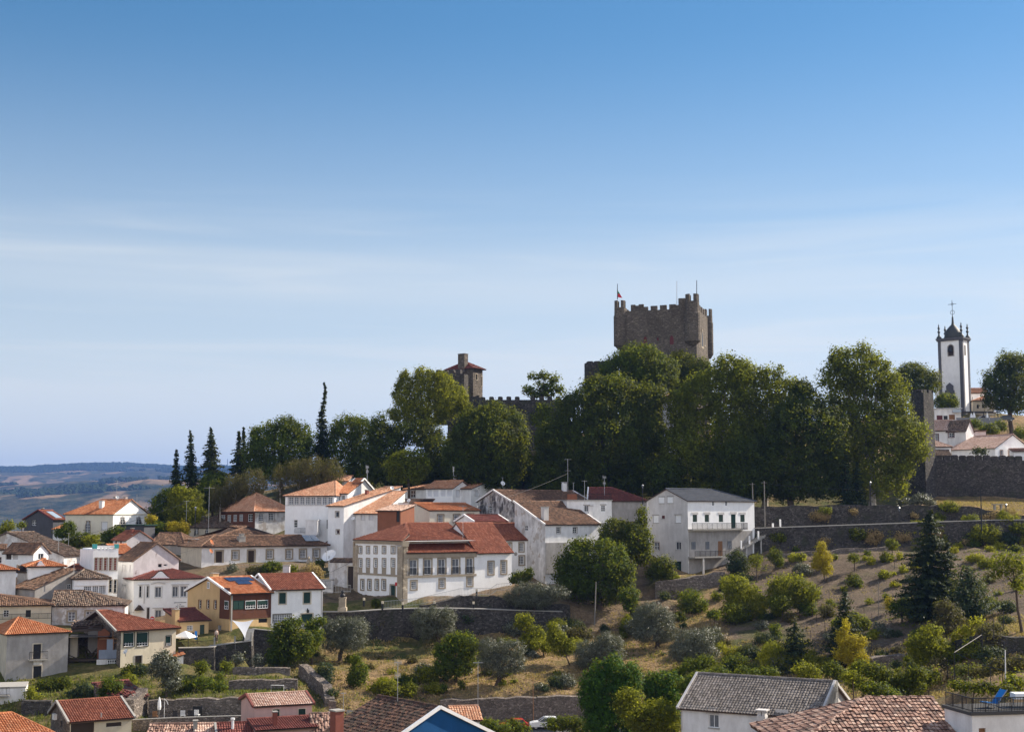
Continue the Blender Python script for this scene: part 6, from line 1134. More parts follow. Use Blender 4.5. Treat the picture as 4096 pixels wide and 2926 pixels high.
for lo, dd, mt, lb in (([(740, 850, 75, 75), (690, 895, 95, 50)], 262, 'mid', "dark bush before the left corner of the arched window house"), ([(1000, 970, 75, 55)], 238, 'lime', "pale bush below the arched window house"), ([(1250, 880, 75, 55), (1190, 940, 100, 60)], 257, 'mid', "bush under the shelter roof of the arched window house"), ([(880, 970, 120, 70), (800, 1000, 90, 50)], 240, 'dark', "dark hedge behind the long barn roof"), ([(90, 820, 60, 48), (20, 870, 45, 50)], 268, 'lime', "yellowish tree at the left edge before the blue hills"), ([(230, 805, 40, 26)], 276, 'plane', "small bush left of the charcoal house")):
    tree("bush", lb, "bush", 1, lo, dd, (lo[0][0], lo[0][1] + 90), mt, .32, .65, 1.2, tr=.1)
for lo, dd, mt, lb in (([(1050, 1262, 105, 48), (980, 1290, 60, 40)], 222, 'mid', "round green bush on the terrace of the long low house"), ([(860, 1300, 90, 42)], 222, 'brownish', "dry shrub left of the green terrace bush"), ([(1470, 1310, 100, 70), (1530, 1340, 70, 60)], 221, 'dry', "straw coloured dry shrub before the court wall"), ([(620, 1285, 55, 50)], 224, 'olive', "grey shrub at the left end of the long terrace"), ([(1560, 1225, 55, 45)], 226, 'dark', "dark spreading shrub left of the satellite dish"), ([(1280, 1280, 40, 40)], 221, 'plane', "shrub behind the pink chimney block")):
    tree("bush", lb, "bush", 2, lo, dd, (lo[0][0], lo[0][1] + 60), mt, .30, .55, 1.2, tr=.08)
tree("topiary", "clipped dark ball bush on the manor lawn", "bush", 6, [(281, 236, 41, 45)], None, (281, 280), 'dark', .16, .3, 1.8, tr=.08, deep=.1)
tree("walnut_tree", "big dark glossy tree standing between the manor and the slate roofed house", "tree", 11, [(640, 1020, 110, 50), (550, 1080, 130, 100), (820, 1080, 170, 100), (990, 1150, 110, 120), (700, 1200, 230, 160), (410, 1230, 80, 80), (450, 1330, 130, 110), (900, 1300, 230, 170), (1060, 1280, 110, 120), (600, 1450, 230, 140), (850, 1500, 250, 140), (1090, 1450, 65, 80)], 213, (800, 1650), 'mid', .34, .95, 1.1, tr=.45)
tree("walnut_tree", "small round tree at the right foot of the big dark glossy tree", "tree", 14, [(1130, 150, 105, 80), (1150, 250, 75, 70)], 208, (1140, 350), 'mid', .34, .7, 1.1, tr=.2)
tree("ivy_thicket", "dark ivy thicket between the peeling house and the slate roofed house", "thicket", 11, [(1000, 900, 180, 120), (1200, 950, 170, 150), (1250, 1110, 120, 120), (930, 800, 60, 60), (1265, 720, 50, 90), (1000, 1050, 200, 120)], 221, (1100, 1200), 'dark', .34, .75, 1.1, tr=.15)
tree("ivy_thicket", "dark thicket against the foot of the slate roofed house", "thicket", 11, [(1480, 1245, 115, 85), (1420, 1320, 120, 70), (1540, 1330, 60, 60)], 221, (1470, 1390), 'dark', .32, .7, 1.1, tr=.12)
tree("laurel_bush", "green bush against the right corner of the manor", "bush", 3, [(1850, 1370, 110, 55), (1930, 1325, 50, 45), (1800, 1400, 70, 40)], 211, (1850, 1430), 'mid', .30, .6, 1.1, tr=.12)
# ---- olive grove and garden trees -----------------------------------------------------------------------------------------
for lo, t, base, dd, lb in (([(1690, 510, 110, 100), (1830, 480, 105, 100), (1970, 520, 110, 120), (1740, 640, 150, 110), (1930, 650, 130, 95)], 5, (1805, 860), None, "silver olive tree below the manor wall, leftmost of the grove"), ([(770, 390, 105, 95), (890, 360, 100, 85), (1030, 390, 110, 95), (840, 510, 130, 85), (1000, 520, 140, 85)], 6, (990, 705), None, "leaning silver olive tree against the garden wall below the manor"), ([(1490, 710, 100, 85), (1640, 720, 115, 90), (1770, 740, 110, 100), (1490, 850, 110, 95), (1650, 890, 170, 105), (1800, 880, 85, 85)], 6, (1590, 1125), None, "well shaped silver olive tree with a thick trunk, lowest of the grove"), ([(-130, 150, 95, 70), (-20, 90, 110, 80), (140, 90, 130, 80), (320, 120, 140, 80), (80, 200, 200, 75)], 14, (100, 300), 207, "wide silver olive tree below the big dark glossy tree"), ([(1370, 320, 145, 95), (1260, 420, 105, 105), (1450, 420, 150, 125), (1330, 560, 150, 95), (1540, 540, 100, 100)], 14, (1420, 700), None, "dense round grey olive tree, upper one of the right pair"), ([(1790, 620, 140, 95), (1920, 620, 120, 90), (1700, 740, 130, 115), (1850, 780, 190, 125), (1980, 760, 105, 105)], 14, (1840, 955), None, "dense round grey olive tree, lower one of the right pair"), ([(870, 630, 85, 80), (960, 670, 110, 85), (690, 730, 125, 95), (880, 780, 190, 115), (650, 830, 110, 85)], 14, (800, 965), None, "low spreading olive tree just behind the bright stone pine")):
    tree("olive_tree", lb, "olive tree", t, lo, dd, base, 'olive', .20, .55, 1.15, tr=.32, group="olive trees on the slope", deep=.45, elong=.4)
tree("fig_tree", "dense dark green round tree beside the leaning olive", "tree", 6, [(1150, 640, 130, 75), (1250, 680, 130, 105), (1050, 750, 130, 105), (1180, 820, 190, 150), (1080, 920, 170, 105)], None, (1150, 1080), 'mid', .28, .6, 1.2, tr=.25)
tree("fig_tree", "dark fig tree in front of the white house with green shutters", "tree", 5, [(1200, 500, 110, 85), (1290, 450, 80, 60), (1120, 600, 100, 105), (1350, 620, 120, 105), (1200, 740, 160, 120), (1400, 720, 90, 100), (1100, 800, 110, 80)], 184.5, (1200, 870), 'mid', .30, .65, 1.15, tr=.3)
tree("fig_tree", "dark bushes between the white green shuttered house and the first olive", "bush", 5, [(1480, 480, 65, 55), (1560, 420, 60, 45), (1520, 600, 70, 110), (1470, 700, 60, 80)], 188, (1500, 780), 'mid', .28, .6, 1.15, tr=.15)
for lo, t, base, mt, lb in (([(1850, 430, 65, 75), (1920, 410, 55, 55), (1980, 540, 100, 65), (2055, 590, 60, 70), (1930, 640, 100, 70)], 6, (1960, 760), 'lime', "bright yellow green sapling right of the round olive"), ([(310, 510, 55, 65), (340, 600, 100, 75), (380, 700, 90, 85), (480, 690, 65, 75)], 14, (480, 900), 'lime', "feathery yellow green young tree left of the low olive"), ([(230, 700, 80, 50), (130, 690, 60, 45)], 14, (200, 800), 'lime', "low yellowish shrub between two bright saplings"), ([(570, 670, 50, 50)], 14, (560, 750), 'vine', "small bright shrub beside the low spreading olive"), ([(280, 1150, 80, 55), (380, 1130, 110, 75), (470, 1180, 70, 50)], 6, (370, 1225), 'lime', "bright green shrub behind the roof aerial on the dry slope"), ([(640, 1165, 85, 65)], 6, (640, 1235), 'lime', "smaller bright green shrub right of the roof aerial"), ([(1005, 1150, 42, 45)], 6, (1005, 1205), 'mid', "little green shrub alone on the dry grass"), ([(1210, 1110, 28, 45)], 6, (1210, 1165), 'mid', "tiny upright shrub below the dark round tree"),
    ([(1630, 970, 90, 90), (1620, 1060, 70, 60)], 5, (1630, 1120), 'bluegreen', "soft green shrub above the crumbling slope wall"), ([(1990, 950, 90, 100), (1960, 1060, 100, 65), (1970, 840, 38, 45)], 5, (1900, 1145), 'mid', "small fruit tree on the dry slope below the first olive"), ([(1700, 1210, 70, 42)], 5, (1700, 1255), 'bluegreen', "low shrub behind the end of the pink house yard"), ([(685, 830, 55, 55)], 5, (685, 945), 'olive', "left of two little silver leaved trees before the terrace wall"), ([(890, 845, 50, 50)], 5, (890, 950), 'olive', "right of two little silver leaved trees before the terrace wall"), ([(555, 910, 58, 48)], 5, (570, 1040), 'plane', "small round fruit tree in the shaded garden"), ([(290, 915, 68, 62)], 5, (290, 1030), 'plane', "small pale fruit tree beside the white plastic sheet"), ([(490, 1040, 36, 55)], 5, (490, 1170), 'mid', "thin young tree in the middle of the garden"),
    ([(100, 1120, 120, 55), (280, 1095, 120, 55), (480, 1130, 90, 38)], 5, (250, 1190), 'mid', "long leafy hedge across the garden terrace"),
    ([(1755, 830, 85, 85), (1840, 910, 115, 110), (1700, 930, 85, 90), (1850, 1070, 110, 85)], 4, (1845, 1285), 'olive', "slender grey green olive on the lower garden edge"), ([(1400, 955, 80, 55)], 4, (1400, 1010), 'dark', "dark shrub at the foot of the cream house"), ([(1530, 955, 75, 55)], 4, (1530, 1012), 'bluegreen', "green shrub at the foot of the cream house"), ([(1200, 1115, 95, 65), (1150, 1200, 80, 60), (1265, 1130, 55, 60)], 4, (1200, 1270), 'mid', "broad leaved fig bush below the ruin"), ([(1390, 1060, 68, 65)], 4, (1390, 1130), 'lime', "bright bush right of the fig bush below the ruin"), ([(330, 1215, 58, 60), (385, 1260, 60, 38)], 4, (340, 1290), 'lime', "bright bush at the corner of the low white house"), ([(550, 1105, 110, 55), (690, 1100, 90, 60), (450, 1130, 50, 50)], 4, (570, 1170), 'dark', "dark overgrown thicket below the grey house"), ([(900, 1170, 85, 75), (820, 1210, 80, 45), (980, 1210, 80, 45)], 4, (900, 1250), 'bluegreen', "tall bushy herbs in front of the ruin")):
    tree("shrub" if lo[0][2] < 90 else "small_tree", lb, "shrub" if lo[0][2] < 90 else "small tree", t, lo, None, base, mt, .24, .5, 1.15, tr=.10, limbs=3, deep=.5)
# ---- foreground pines and hedges ------------------------------------------------------------------------------------------
tree("stone_pine", "bright green stone pine, taller one, with upright needle tufts", "pine tree", 14, [(950, 860, 90, 50), (830, 950, 120, 80), (1060, 960, 170, 100), (750, 1090, 140, 120), (980, 1150, 250, 160), (700, 1240, 110, 120), (900, 1350, 230, 150), (1150, 1080, 110, 100), (950, 1500, 260, 140), (780, 1480, 150, 120), (950, 1650, 220, 110)], 152, (950, 1750), 'pine', .26, .6, 1.2, tr=.35, hang=-.5)
tree("stone_pine", "bright green stone pine, lower one, left of the grey tiled roof", "pine tree", 14, [(1450, 1040, 130, 60), (1580, 1080, 105, 75), (1400, 1140, 140, 100), (1570, 1200, 120, 110), (1450, 1300, 160, 110), (1500, 1450, 190, 130), (1480, 1600, 170, 110)], 155, (1480, 1750), 'pine', .26, .6, 1.2, tr=.3, hang=-.5)
tree("hazel_tree", "yellow green broadleaf tree in front of the two stone pines", "tree", 14, [(1130, 1250, 125, 85), (1070, 1360, 90, 85), (1200, 1450, 150, 115), (1450, 1400, 170, 115), (1580, 1500, 100, 130), (1350, 1550, 200, 100)], 146, (1350, 1800), 'lime', .24, .55, 1., tr=.2, gaps=.25)
for lo, t, dd, lb in (([(350, 1535, 130, 60), (500, 1525, 110, 65), (610, 1570, 120, 60)], 14, 156, "leafy hedge right of the white car"), ([(1480, 1560, 140, 60), (1620, 1585, 110, 50), (1380, 1590, 90, 40)], 6, 150, "leafy hedge between the blue gable and the white car"), ([(1760, 1550, 70, 60), (1860, 1590, 80, 40)], 6, 158, "thin twiggy hedge in front of the red car"), ([(300, 1030, 130, 60), (150, 1130, 110, 70), (480, 980, 90, 50)], 15, 147, "green bushes behind the left end of the grey tiled roof"), ([(700, 1060, 180, 110), (900, 1090, 180, 110), (560, 970, 140, 70), (1000, 1000, 110, 70)], 16, 118, "dark brambles behind the barrel tiled roof"), ([(600, 1200, 150, 80), (480, 1150, 80, 60), (720, 1240, 110, 50)], 16, 112, "paler green bush right of the corrugated gable"), ([(290, 1010, 90, 45)], 16, 128, "yellowed bush behind the ridge of the grey roof")):
    tree("hedge", lb, "hedge", t, lo, dd, (lo[0][0], lo[0][1] + 90), 'lime' if 'yellow' in lb else 'dark' if 'dark' in lb else 'mid', .20, .45, 1.1, tr=.08)
for lo, t, dd, mt, lb in (([(200, 900, 120, 60), (330, 870, 100, 60), (60, 1000, 100, 60)], 15, 160, 'mid', "dense low bushes left of the grey roof ridge"), ([(760, 1000, 130, 60), (900, 1000, 110, 60), (1000, 990, 100, 50)], 15, 150, 'mid', "leafy thicket touching the grey roof ridge"), ([(1400, 960, 110, 70), (1500, 1000, 90, 50)], 15, 152, 'lime', "yellow green thicket at the foot of the layered cedar"), ([(1700, 950, 100, 70), (1800, 1000, 100, 50)], 15, 150, 'dark', "dark bush at the foot of the golden yellow tree"), ([(1120, 1020, 120, 80), (1020, 1110, 90, 80)], 16, 124, 'dark', "dark thicket below the spreading almond tree"), ([(420, 930, 120, 80), (330, 1060, 110, 80)], 16, 132, 'plane', "yellowed thicket right of the grey roof gable"), ([(1900, 900, 120, 60), (2080, 880, 110, 60), (1700, 980, 110, 40)], 16, 122, 'brownish', "dry weeds on the dark bank at the right edge"), ([(1500, 1120, 120, 40), (1700, 1150, 130, 40), (1950, 1170, 120, 50)], 16, 104, 'dark', "low dark growth behind the roof terrace railing"), ([(1480, 960, 90, 40), (1620, 940, 80, 30)], 16, 124, 'grass', "grassy tuft bank below the wire fence")):
    tree("thicket", lb, "thicket", t, lo, dd, (lo[0][0], lo[0][1] + 90), mt, .22, .5, 1.1, tr=.06, limbs=2, deep=.5)
# ---- right slope -------------------------------------------------------------------------------------------------------------
conifer("cedar_tree", "largest dark spruce on the right slope, its thin tip against the wall", 13, (1155, 640), (1130, 1830), 235, None, rag=.45, droop=.22, dens=1.9, tuft=.5, pw=.6)
conifer("cedar_tree", "second dark spruce touching the largest one on its right", 13, (1335, 985), (1330, 1800), 150, None, rag=.35, droop=.22, dens=1.9, tuft=.5)
conifer("cedar_tree", "blue green broad conifer right of the largest spruce", 13, (1545, 1255), (1600, 1850), 215, None, 'bluegreen', rag=.3, droop=-.35, dens=2.0, tuft=.42, pw=.6)
conifer("cedar_tree", "dark fir behind the bright yellow tree", 15, (1840, 95), (1830, 930), 165, None, rag=.35, droop=.2, dens=2.0, tuft=.42, pw=.7)
conifer("cedar_tree", "dark layered cedar behind the grey roof ridge", 15, (1290, 430), (1320, 960), 180, None, rag=.5, droop=.1, dens=1.9, tuft=.42, pw=.55)
conifer("cedar_tree", "tiny conifer between the dark fir and the stakes", 15, (1980, 475), (1970, 612), 42, None, dens=2, tuft=.3)
conifer("cedar_tree", "little conifer at the foot of the golden sapling slope", 12, (1555, 1495), (1580, 1640), 60, None, dens=2, tuft=.3)
sl = [([(390, 1170, 85, 80), (440, 1260, 90, 85), (360, 1270, 70, 70)], 12, (400, 1360), 'bluegreen', "grey green tree at the foot of the outside stair"), ([(600, 1200, 65, 75), (640, 1180, 40, 50)], 12, (610, 1430), 'plane', "thin pear tree right of the stair"), ([(810, 1150, 75, 70), (850, 1200, 60, 50)], 12, (808, 1310), 'mid', "small green fruit tree with a bare stem right of the stair"),
    ([(640, 40, 150, 100), (740, 150, 200, 125), (850, 260, 150, 105), (660, 260, 110, 90)], 15, (735, 400), 'lime', "large bushy green fruit tree, left of the pair mid slope"), ([(1230, 40, 200, 110), (1400, 110, 150, 110), (1130, 140, 130, 90), (1350, 200, 140, 75)], 15, (1350, 335), 'lime', "large bushy green fruit tree, right of the pair mid slope"), ([(1130, 240, 110, 80), (1200, 210, 70, 60)], 15, (1145, 430), 'plane', "smaller tree between and below the pair mid slope"),
    ([(1310, 1060, 45, 70), (1330, 1170, 95, 80), (1270, 1230, 65, 55), (1375, 1290, 58, 55)], 12, (1345, 1425), 'gold', "golden sapling standing at the top of the bare slope"), ([(1850, 480, 24, 75), (1815, 610, 60, 80), (1950, 650, 115, 70), (1890, 770, 140, 105), (1980, 850, 110, 90)], 15, (2040, 1010), 'gold', "brightest golden yellow tree behind the end of the grey roof"), ([(1060, 750, 120, 75), (1070, 880, 190, 125), (1200, 920, 110, 95)], 15, (1080, 1010), 'lime', "yellow green weeping tree behind the grey roof ridge"),
    ([(620, 760, 105, 48), (700, 790, 60, 40)], 15, (620, 815), 'vine', "yellow green vine bush right of the round olive"), ([(505, 700, 52, 40)], 15, (505, 745), 'vine', "bright vine tip right of the round olive"), ([(650, 850, 140, 55), (700, 940, 170, 60), (560, 930, 110, 60)], 15, (680, 1010), 'mid', "low green bushes behind the grey roof ridge"), ([(880, 935, 75, 65)], 15, (880, 1005), 'bluegreen', "grey green bush left of the weeping tree"), ([(950, 600, 100, 58), (1000, 640, 60, 45)], 15, (950, 680), 'bluegreen', "blue green shrub above the weeping tree"), ([(1080, 500, 58, 45), (1090, 560, 55, 40)], 15, (1090, 620), 'mid', "small shrub left of the layered cedar"), ([(430, 350, 68, 45), (380, 350, 40, 35)], 15, (425, 560), 'mid', "lone small tree casting a long shadow above the round olive"), ([(1480, 840, 80, 95), (1540, 900, 80, 90)], 15, (1510, 1000), 'lime', "green bush between the cedar and the dark fir"), ([(1620, 900, 80, 85)], 15, (1620, 1000), 'lime', "green bush at the foot of the dark fir"),
    ([(1170, 550, 100, 80), (1100, 670, 190, 105), (1280, 740, 110, 105), (1000, 720, 110, 75), (1150, 820, 180, 85)], 16, (1130, 1000), 'lime', "spreading almond tree above the dry bush"), ([(1300, 280, 100, 75), (1380, 400, 110, 100), (1300, 480, 110, 75)], 16, (1340, 600), 'brownish', "bronze leaved bush in front of the blue green conifer"), ([(1560, 530, 90, 55), (1470, 620, 90, 55), (1650, 440, 58, 48)], 16, (1540, 700), 'vine', "yellow green climber along the wire fence"), ([(700, 230, 48, 60)], 16, (700, 350), 'gold', "yellowed half of a small pair of trees on the bare slope"), ([(800, 255, 85, 58), (870, 250, 48, 48)], 16, (825, 450), 'mid', "small dark round tree with a forked trunk on the bare slope"), ([(530, 565, 68, 45)], 16, (530, 625), 'vine', "bright green vine below the small dark forked tree"), ([(450, 430, 45, 35)], 16, (450, 520), 'mid', "little bush between two stakes"),
    ([(1250, 1020, 90, 75), (1330, 1050, 60, 50), (1180, 1080, 60, 60)], 16, (1260, 1110), 'dry', "straw coloured dry bush above the barrel tiled roof"), ([(2080, 1110, 95, 65), (2020, 1060, 80, 50)], 16, (2070, 1190), 'plane', "dull green bush at the right edge above the terrace"),
    ([(1940, 1180, 130, 85), (2080, 1220, 120, 105), (1920, 1310, 110, 75), (2110, 1420, 90, 100)], 13, (2110, 1970), 'plane', "thin leaning tree with yellowing leaves at the right edge"), ([(1750, 900, 140, 85), (1650, 910, 70, 50), (1840, 930, 70, 60)], 13, (1740, 1050), 'lime', "big bushy green shrub at the top right of the vineyard"), ([(1980, 960, 110, 65)], 13, (1980, 1030), 'bluegreen', "pale speckled shrub right of the big bushy shrub"), ([(1570, 760, 75, 55), (1620, 750, 50, 45)], 13, (1590, 870), 'plane', "small reddish tree left of the tall dark pole"), ([(1960, 740, 78, 65), (1930, 690, 30, 40)], 13, (1955, 880), 'lime', "upright yellow green tree right of the tall dark pole"), ([(2085, 740, 24, 55)], 13, (2090, 860), 'lime', "thin upright shrub near the right edge of the lower wall"),
    ([(745, 1020, 58, 52), (700, 1000, 30, 40)], 13, (750, 1175), 'plane', "small yellowing tree with a bare stem in the vineyard"), ([(325, 1165, 58, 45)], 13, (325, 1310), 'plane', "small bare stemmed tree casting a shadow in the middle of the slope"), ([(1040, 535, 115, 45), (890, 560, 90, 30), (1150, 575, 60, 20)], 13, (1040, 590), 'olive', "low grey green juniper bush at the foot of the corner tower")]
for lo, t, base, mt, lb in sl:
    big = lo[0][2] >= 85; wp = "weeping" in lb
    if "juniper" in lb: tree("juniper_bush", lb, "bush", t, lo, 262, base, mt, .3, .6, 1.2, tr=.1, limbs=3); continue
    tree("fruit_tree" if "fruit" in lb else "small_tree" if big else "shrub", lb, "tree" if big else "shrub", t, lo, None, base, mt, .27 if big else .22, .6 if big else .45, .55 if "leaning" in lb or "thin" in lb else 1.05, tr=.16 if big else .09, limbs=4, deep=.5, elong=.3 if wp else .6, hang=.6 if wp else 0)
VN = [(480, 890, 48, 55), (545, 930, 38, 45), (700, 910, 35, 58), (870, 900, 80, 42), (800, 950, 40, 30), (960, 910, 45, 48), (1050, 920, 50, 65), (1010, 800, 60, 36), (1095, 830, 55, 55), (1230, 790, 48, 38), (1250, 880, 60, 45), (1320, 890, 75, 42), (1420, 830, 58, 38), (1450, 910, 55, 42), (1540, 960, 75, 48), (1450, 1030, 48, 28), (1400, 1080, 50, 28), (1300, 970, 40, 60), (1900, 1030, 60, 36), (2080, 1060, 60, 36), (2150, 970, 38, 42), (1640, 1165, 88, 42), (1760, 1220, 80, 45), (1790, 1065, 40, 28), (1620, 1010, 60, 35),
    (510, 1190, 38, 42), (450, 1165, 28, 28), (680, 1150, 66, 50), (820, 1140, 26, 38), (110, 1150, 30, 24), (985, 1235, 48, 42), (860, 1285, 48, 34), (650, 1340, 58, 45), (765, 1450, 50, 28), (475, 1110, 30, 20), (130, 1000, 22, 25), (760, 1335, 16, 12), (-90, 1040, 28, 36), (-300, 1045, 22, 30), (-305, 1075, 26, 22), (-560, 1065, 26, 20), (-325, 1160, 48, 42), (-250, 1150, 48, 40), (-60, 1150, 34, 22)]
rows = ("against the lower wall", "across the upper vineyard", "on the open slope")
for i, (x, y, rx, ry) in enumerate(VN):
    left = VN[i - 1] if i else None
    e = tree("grape_vine", "low yellow green vine standing " + ("on the bare slope of the vineyard" if y > 1090 else "close under the lower retaining wall"), "vine", 13, [(x, y, rx, ry), (x + rx * .5, y + ry * .35, rx * .55, ry * .7), (x - rx * .5, y + ry * .3, rx * .55, ry * .7)], None, (x, y + ry * 1.15), ('vine', 'vine', 'lime', 'vine', 'mid')[i % 5], .26, .42, 1.1, tr=.05, group="vines on the upper slope" if y <= 1090 else "vines on the bare slope", limbs=2, gaps=.35, deep=.7)
r_ = np.random.RandomState(44); cnt = 0
while cnt < 215:
    right = cnt < 140; u = r_.uniform(2650, 4090) if right else r_.uniform(1250, 2600); v = r_.uniform(2240, 2700) if right else r_.uniform(2480, 2780)
    if not right and (u < 1500 and v > 2700): continue
    v = max(v, r_.uniform(2240, 2720)) if right else v; w = r_.uniform(16, 42); w *= .6 if r_.rand() < .5 else 1.5 if r_.rand() < .35 and v > 2430 else 1; h_ = w * r_.uniform(.5, .85)
    tree("weedy_shrub", ("small weedy shrub on the bare vineyard slope" if right else "small weedy shrub on the dry grass of the olive slope"), "shrub", 0, [(u, v - h_, w, h_), (u + w * .6, v - h_ * .6, w * .6, h_ * .6)], None, (u, v), ('mid', 'plane', 'bluegreen', 'lime', 'olive', 'brownish')[r_.randint(6)], .22, .4, .9, tr=.04, limbs=1, gaps=.4, deep=.7, group="weedy shrubs on the vineyard slope" if right else "weedy shrubs on the olive slope"); cnt += 1
for i in range(18):
    u = r_.uniform(3040, 4080); up = i % 2; v = r_.uniform(2024, 2070) if up else r_.uniform(2110, 2170); w = r_.uniform(14, 40)
    tree("wall_weed", "dry straw coloured weed growing out of the long stone retaining wall", "weed", 0, [(u, v, w, w * .55), (u + w * .6, v + 6, w * .5, w * .4)], 240.6 if up else 234.6, (u, v), ('dry', 'dry', 'plane')[i % 3], .22, .45, .8, tr=0, gaps=.4, deep=.8, group="dry weeds on the retaining walls")
# ---- grass and weeds: nobody could count them ----------------------------------------------------------------------------------
def tufts(name, n, test, mat, hgt, wid, blades=4, seed=1, yr=(140, 262), ur=(-200, 4300)):
    r = np.random.RandomState(seed); Y = r.uniform(*yr, n * 3); U = r.uniform(*ur, n * 3); X = (U - CX) / F * Y; Z = gzn(X, Y); V = HZ - Z / Y * F
    k = test(U, V, X, Y, r) & (V < 3100); X, Y, Z = X[k][:n], Y[k][:n], Z[k][:n]; n = len(X)
    q = r.rand(n, blades) * 6.283; lean = r.uniform(.1, .9, (n, blades)); h = hgt * r.uniform(.5, 1.3, (n, blades)); w = wid * r.uniform(.6, 1.3, (n, blades))
    b = np.stack([X, Y, Z - .03], -1)[:, None] + np.stack([r.randn(n, blades) * .22, r.randn(n, blades) * .22, np.zeros((n, blades))], -1)
    dx = np.stack([np.cos(q), np.sin(q), 0 * q], -1); sd = np.stack([-np.sin(q), np.cos(q), 0 * q], -1) * w[..., None]; up = np.array([0, 0, 1.])
    V = np.stack([b - sd, b + sd, b + sd * .6 + dx * (lean * h)[..., None] + up * h[..., None], b - sd * .6 + dx * (lean * h * .9)[..., None] + up * h[..., None] * .92], 2).reshape(-1, 3)
    o = foliage(name, V, mat, None, r); o["kind"] = "stuff"
olv = lambda U, V, X, Y, r: (((U > 1180) & (U < 2900) & (V > 2440) & (V < 2880) & (Y < 212)) | ((U > 2600) & (V > 2550) & (Y < 200)) | ((U > 3650) & (V > 2450) & (Y < 190)))
tufts("dry_grass", 26000, lambda U, V, X, Y, r: olv(U, V, X, Y, r) & (snoise(X, Y, .25, 2) > -.5), 'dry', .22, .07, 4, 1)
tufts("slope_weeds", 9000, lambda U, V, X, Y, r: (U > 2650) & (V > 2170) & (V < 2800) & (Y < 236) & (snoise(X, Y, .35, 6) > .1), 'dry', .16, .06, 4, 2)
tufts("green_weeds", 9000, lambda U, V, X, Y, r: (olv(U, V, X, Y, r) | ((U > 2700) & (V > 2170) & (Y < 236))) & (snoise(X, Y, .18, 9) > .55), 'grass', .22, .08, 5, 3)
tufts("garden_grass", 15000, lambda U, V, X, Y, r: (U < 1330) & (Y > 158) & (Y < 182) & (V > 2690), 'grass', .34, .06, 5, 4)
tufts("wall_grass", 5000, lambda U, V, X, Y, r: (U > 3740) & (Y > 244) & (Y < 275), 'dry', .18, .07, 4, 5, (244, 275), (3700, 4300))
# ---------------------------------------------------------------- small things
def at_(t, x, y, d): return P(*px(t, x, y), d)
def aerial(t, x, y0, y1, d, label, style=0, w=None, mat='galv', name="tv_aerial"):
    a, b = at_(t, x, y1, d), at_(t, x, y0, d); h = b.z - a.z; e = empty(name, label, "aerial", a, 0, "roof aerials"); m = MB(); m.tube([(0, 0, -.3), (0, 0, h)], .035, 6); m.build("pole", M[mat], e)
    rs = random.Random(int(x + y0)); q = rs.uniform(-.5, .5); m = MB(); w = w or h * .22; dr = Vector((math.cos(q), math.sin(q), 0)); pr = Vector((-dr.y, dr.x, 0))
    for lv, ww in ((.98, w), (.62, w * .8)) if style != 1 else ((.97, w),):
        c = Vector((0, 0, h * lv)); beam(m, c - dr * ww * .5, c + dr * ww * .5, .045, .045); n = 7
        for i in range(n): p = c + dr * ww * (i / (n - 1) - .5); u = (pr if style != 2 else Vector((0, 0, 1))) * (.32 - .02 * i); beam(m, p - u, p + u, .025, .025)
    m.build("antenna", M[mat], e); return e
for q in ((1, 1262, 330, 522, 262, "tall thin aerial on the roof of the arched window house", 0), (1, 742, 893, 1010, 229, "aerial on the long barn roof", 1), (1, 800, 1195, 1295, 199, "low aerial among the orange roofs at the left", 0), (1, 632, 958, 1080, 226, "bare pole aerial on the barn eave", 1), (1, 1432, 905, 980, 235, "aerial on the small red roofed cottage", 1), (2, 360, 390, 925, 258, "tall mast aerial beside the arched pale house", 1), (2, 120, 545, 830, 266, "aerial left of the street lamp before the green trees", 0), (2, 2082, 180, 320, 262, "bushy aerial behind the orange gabled house", 2), (3, 1120, 188, 262, 262, "aerial on the white chimney of the big upper house", 2), (3, 1652, 292, 380, 260, "aerial with a dish on the right gable of the upper house", 1), (3, 1222, 592, 960, 214, "thin pole aerial standing up from the manor roof", 1),
    (11, 464, 92, 430, 245, "tall double aerial beside the chimney of the brown roof", 0), (11, 645, 325, 560, 230, "aerial in front of the railed roof terrace", 1), (11, 860, 287, 470, 246, "aerial on the dull red roof", 2), (11, 524, 348, 440, 246, "short aerial behind the roof terrace", 1), (6, 515, 862, 1250, 124, "big toothed aerial above the dark brown roof, nearest to the camera", 2), (6, 1385, 858, 1340, 149, "pole aerial with two cross bars over the small orange roof", 1), (5, 1820, 1195, 1440, 152, "pole with a short arm beside the pink house yard", 1), (1, 1480, 482, 580, 262, "iron cross finial behind the arched window gable", 1), (3, 185, 175, 300, 262, "aerial against the dark trees left of the big upper house", 2), (4, 1095, 1440, 1490, 152, "small wire aerial on the red tiled roof", 2)):
    aerial(*q)
def lantern(t, x, y0, y1, d, label, post=True, big=1.):
    a, b = at_(t, x, y1, d), at_(t, x, y0, d); h = b.z - a.z; e = empty("street_lamp", label, "street lamp", a, 0, "lantern street lamps"); k = .75 * big; m = MB()
    m.lathe([(.14, -.4), (.12, .3), (.07, .6), (.06, h - k)], n=8); m.build("post", M['iron'], e)
    m = MB(); m.lathe([(.10, h - k), (.2, h - .3 * k), (.06 + .14, h - .28 * k)], n=6); m.build("lantern", M['curtain'], e); m = MB(); m.lathe([(.27, h - .28 * k), (.1, h - .08 * k), (.03, h)], n=6); m.build("lamp_cap", M['galv'], e)
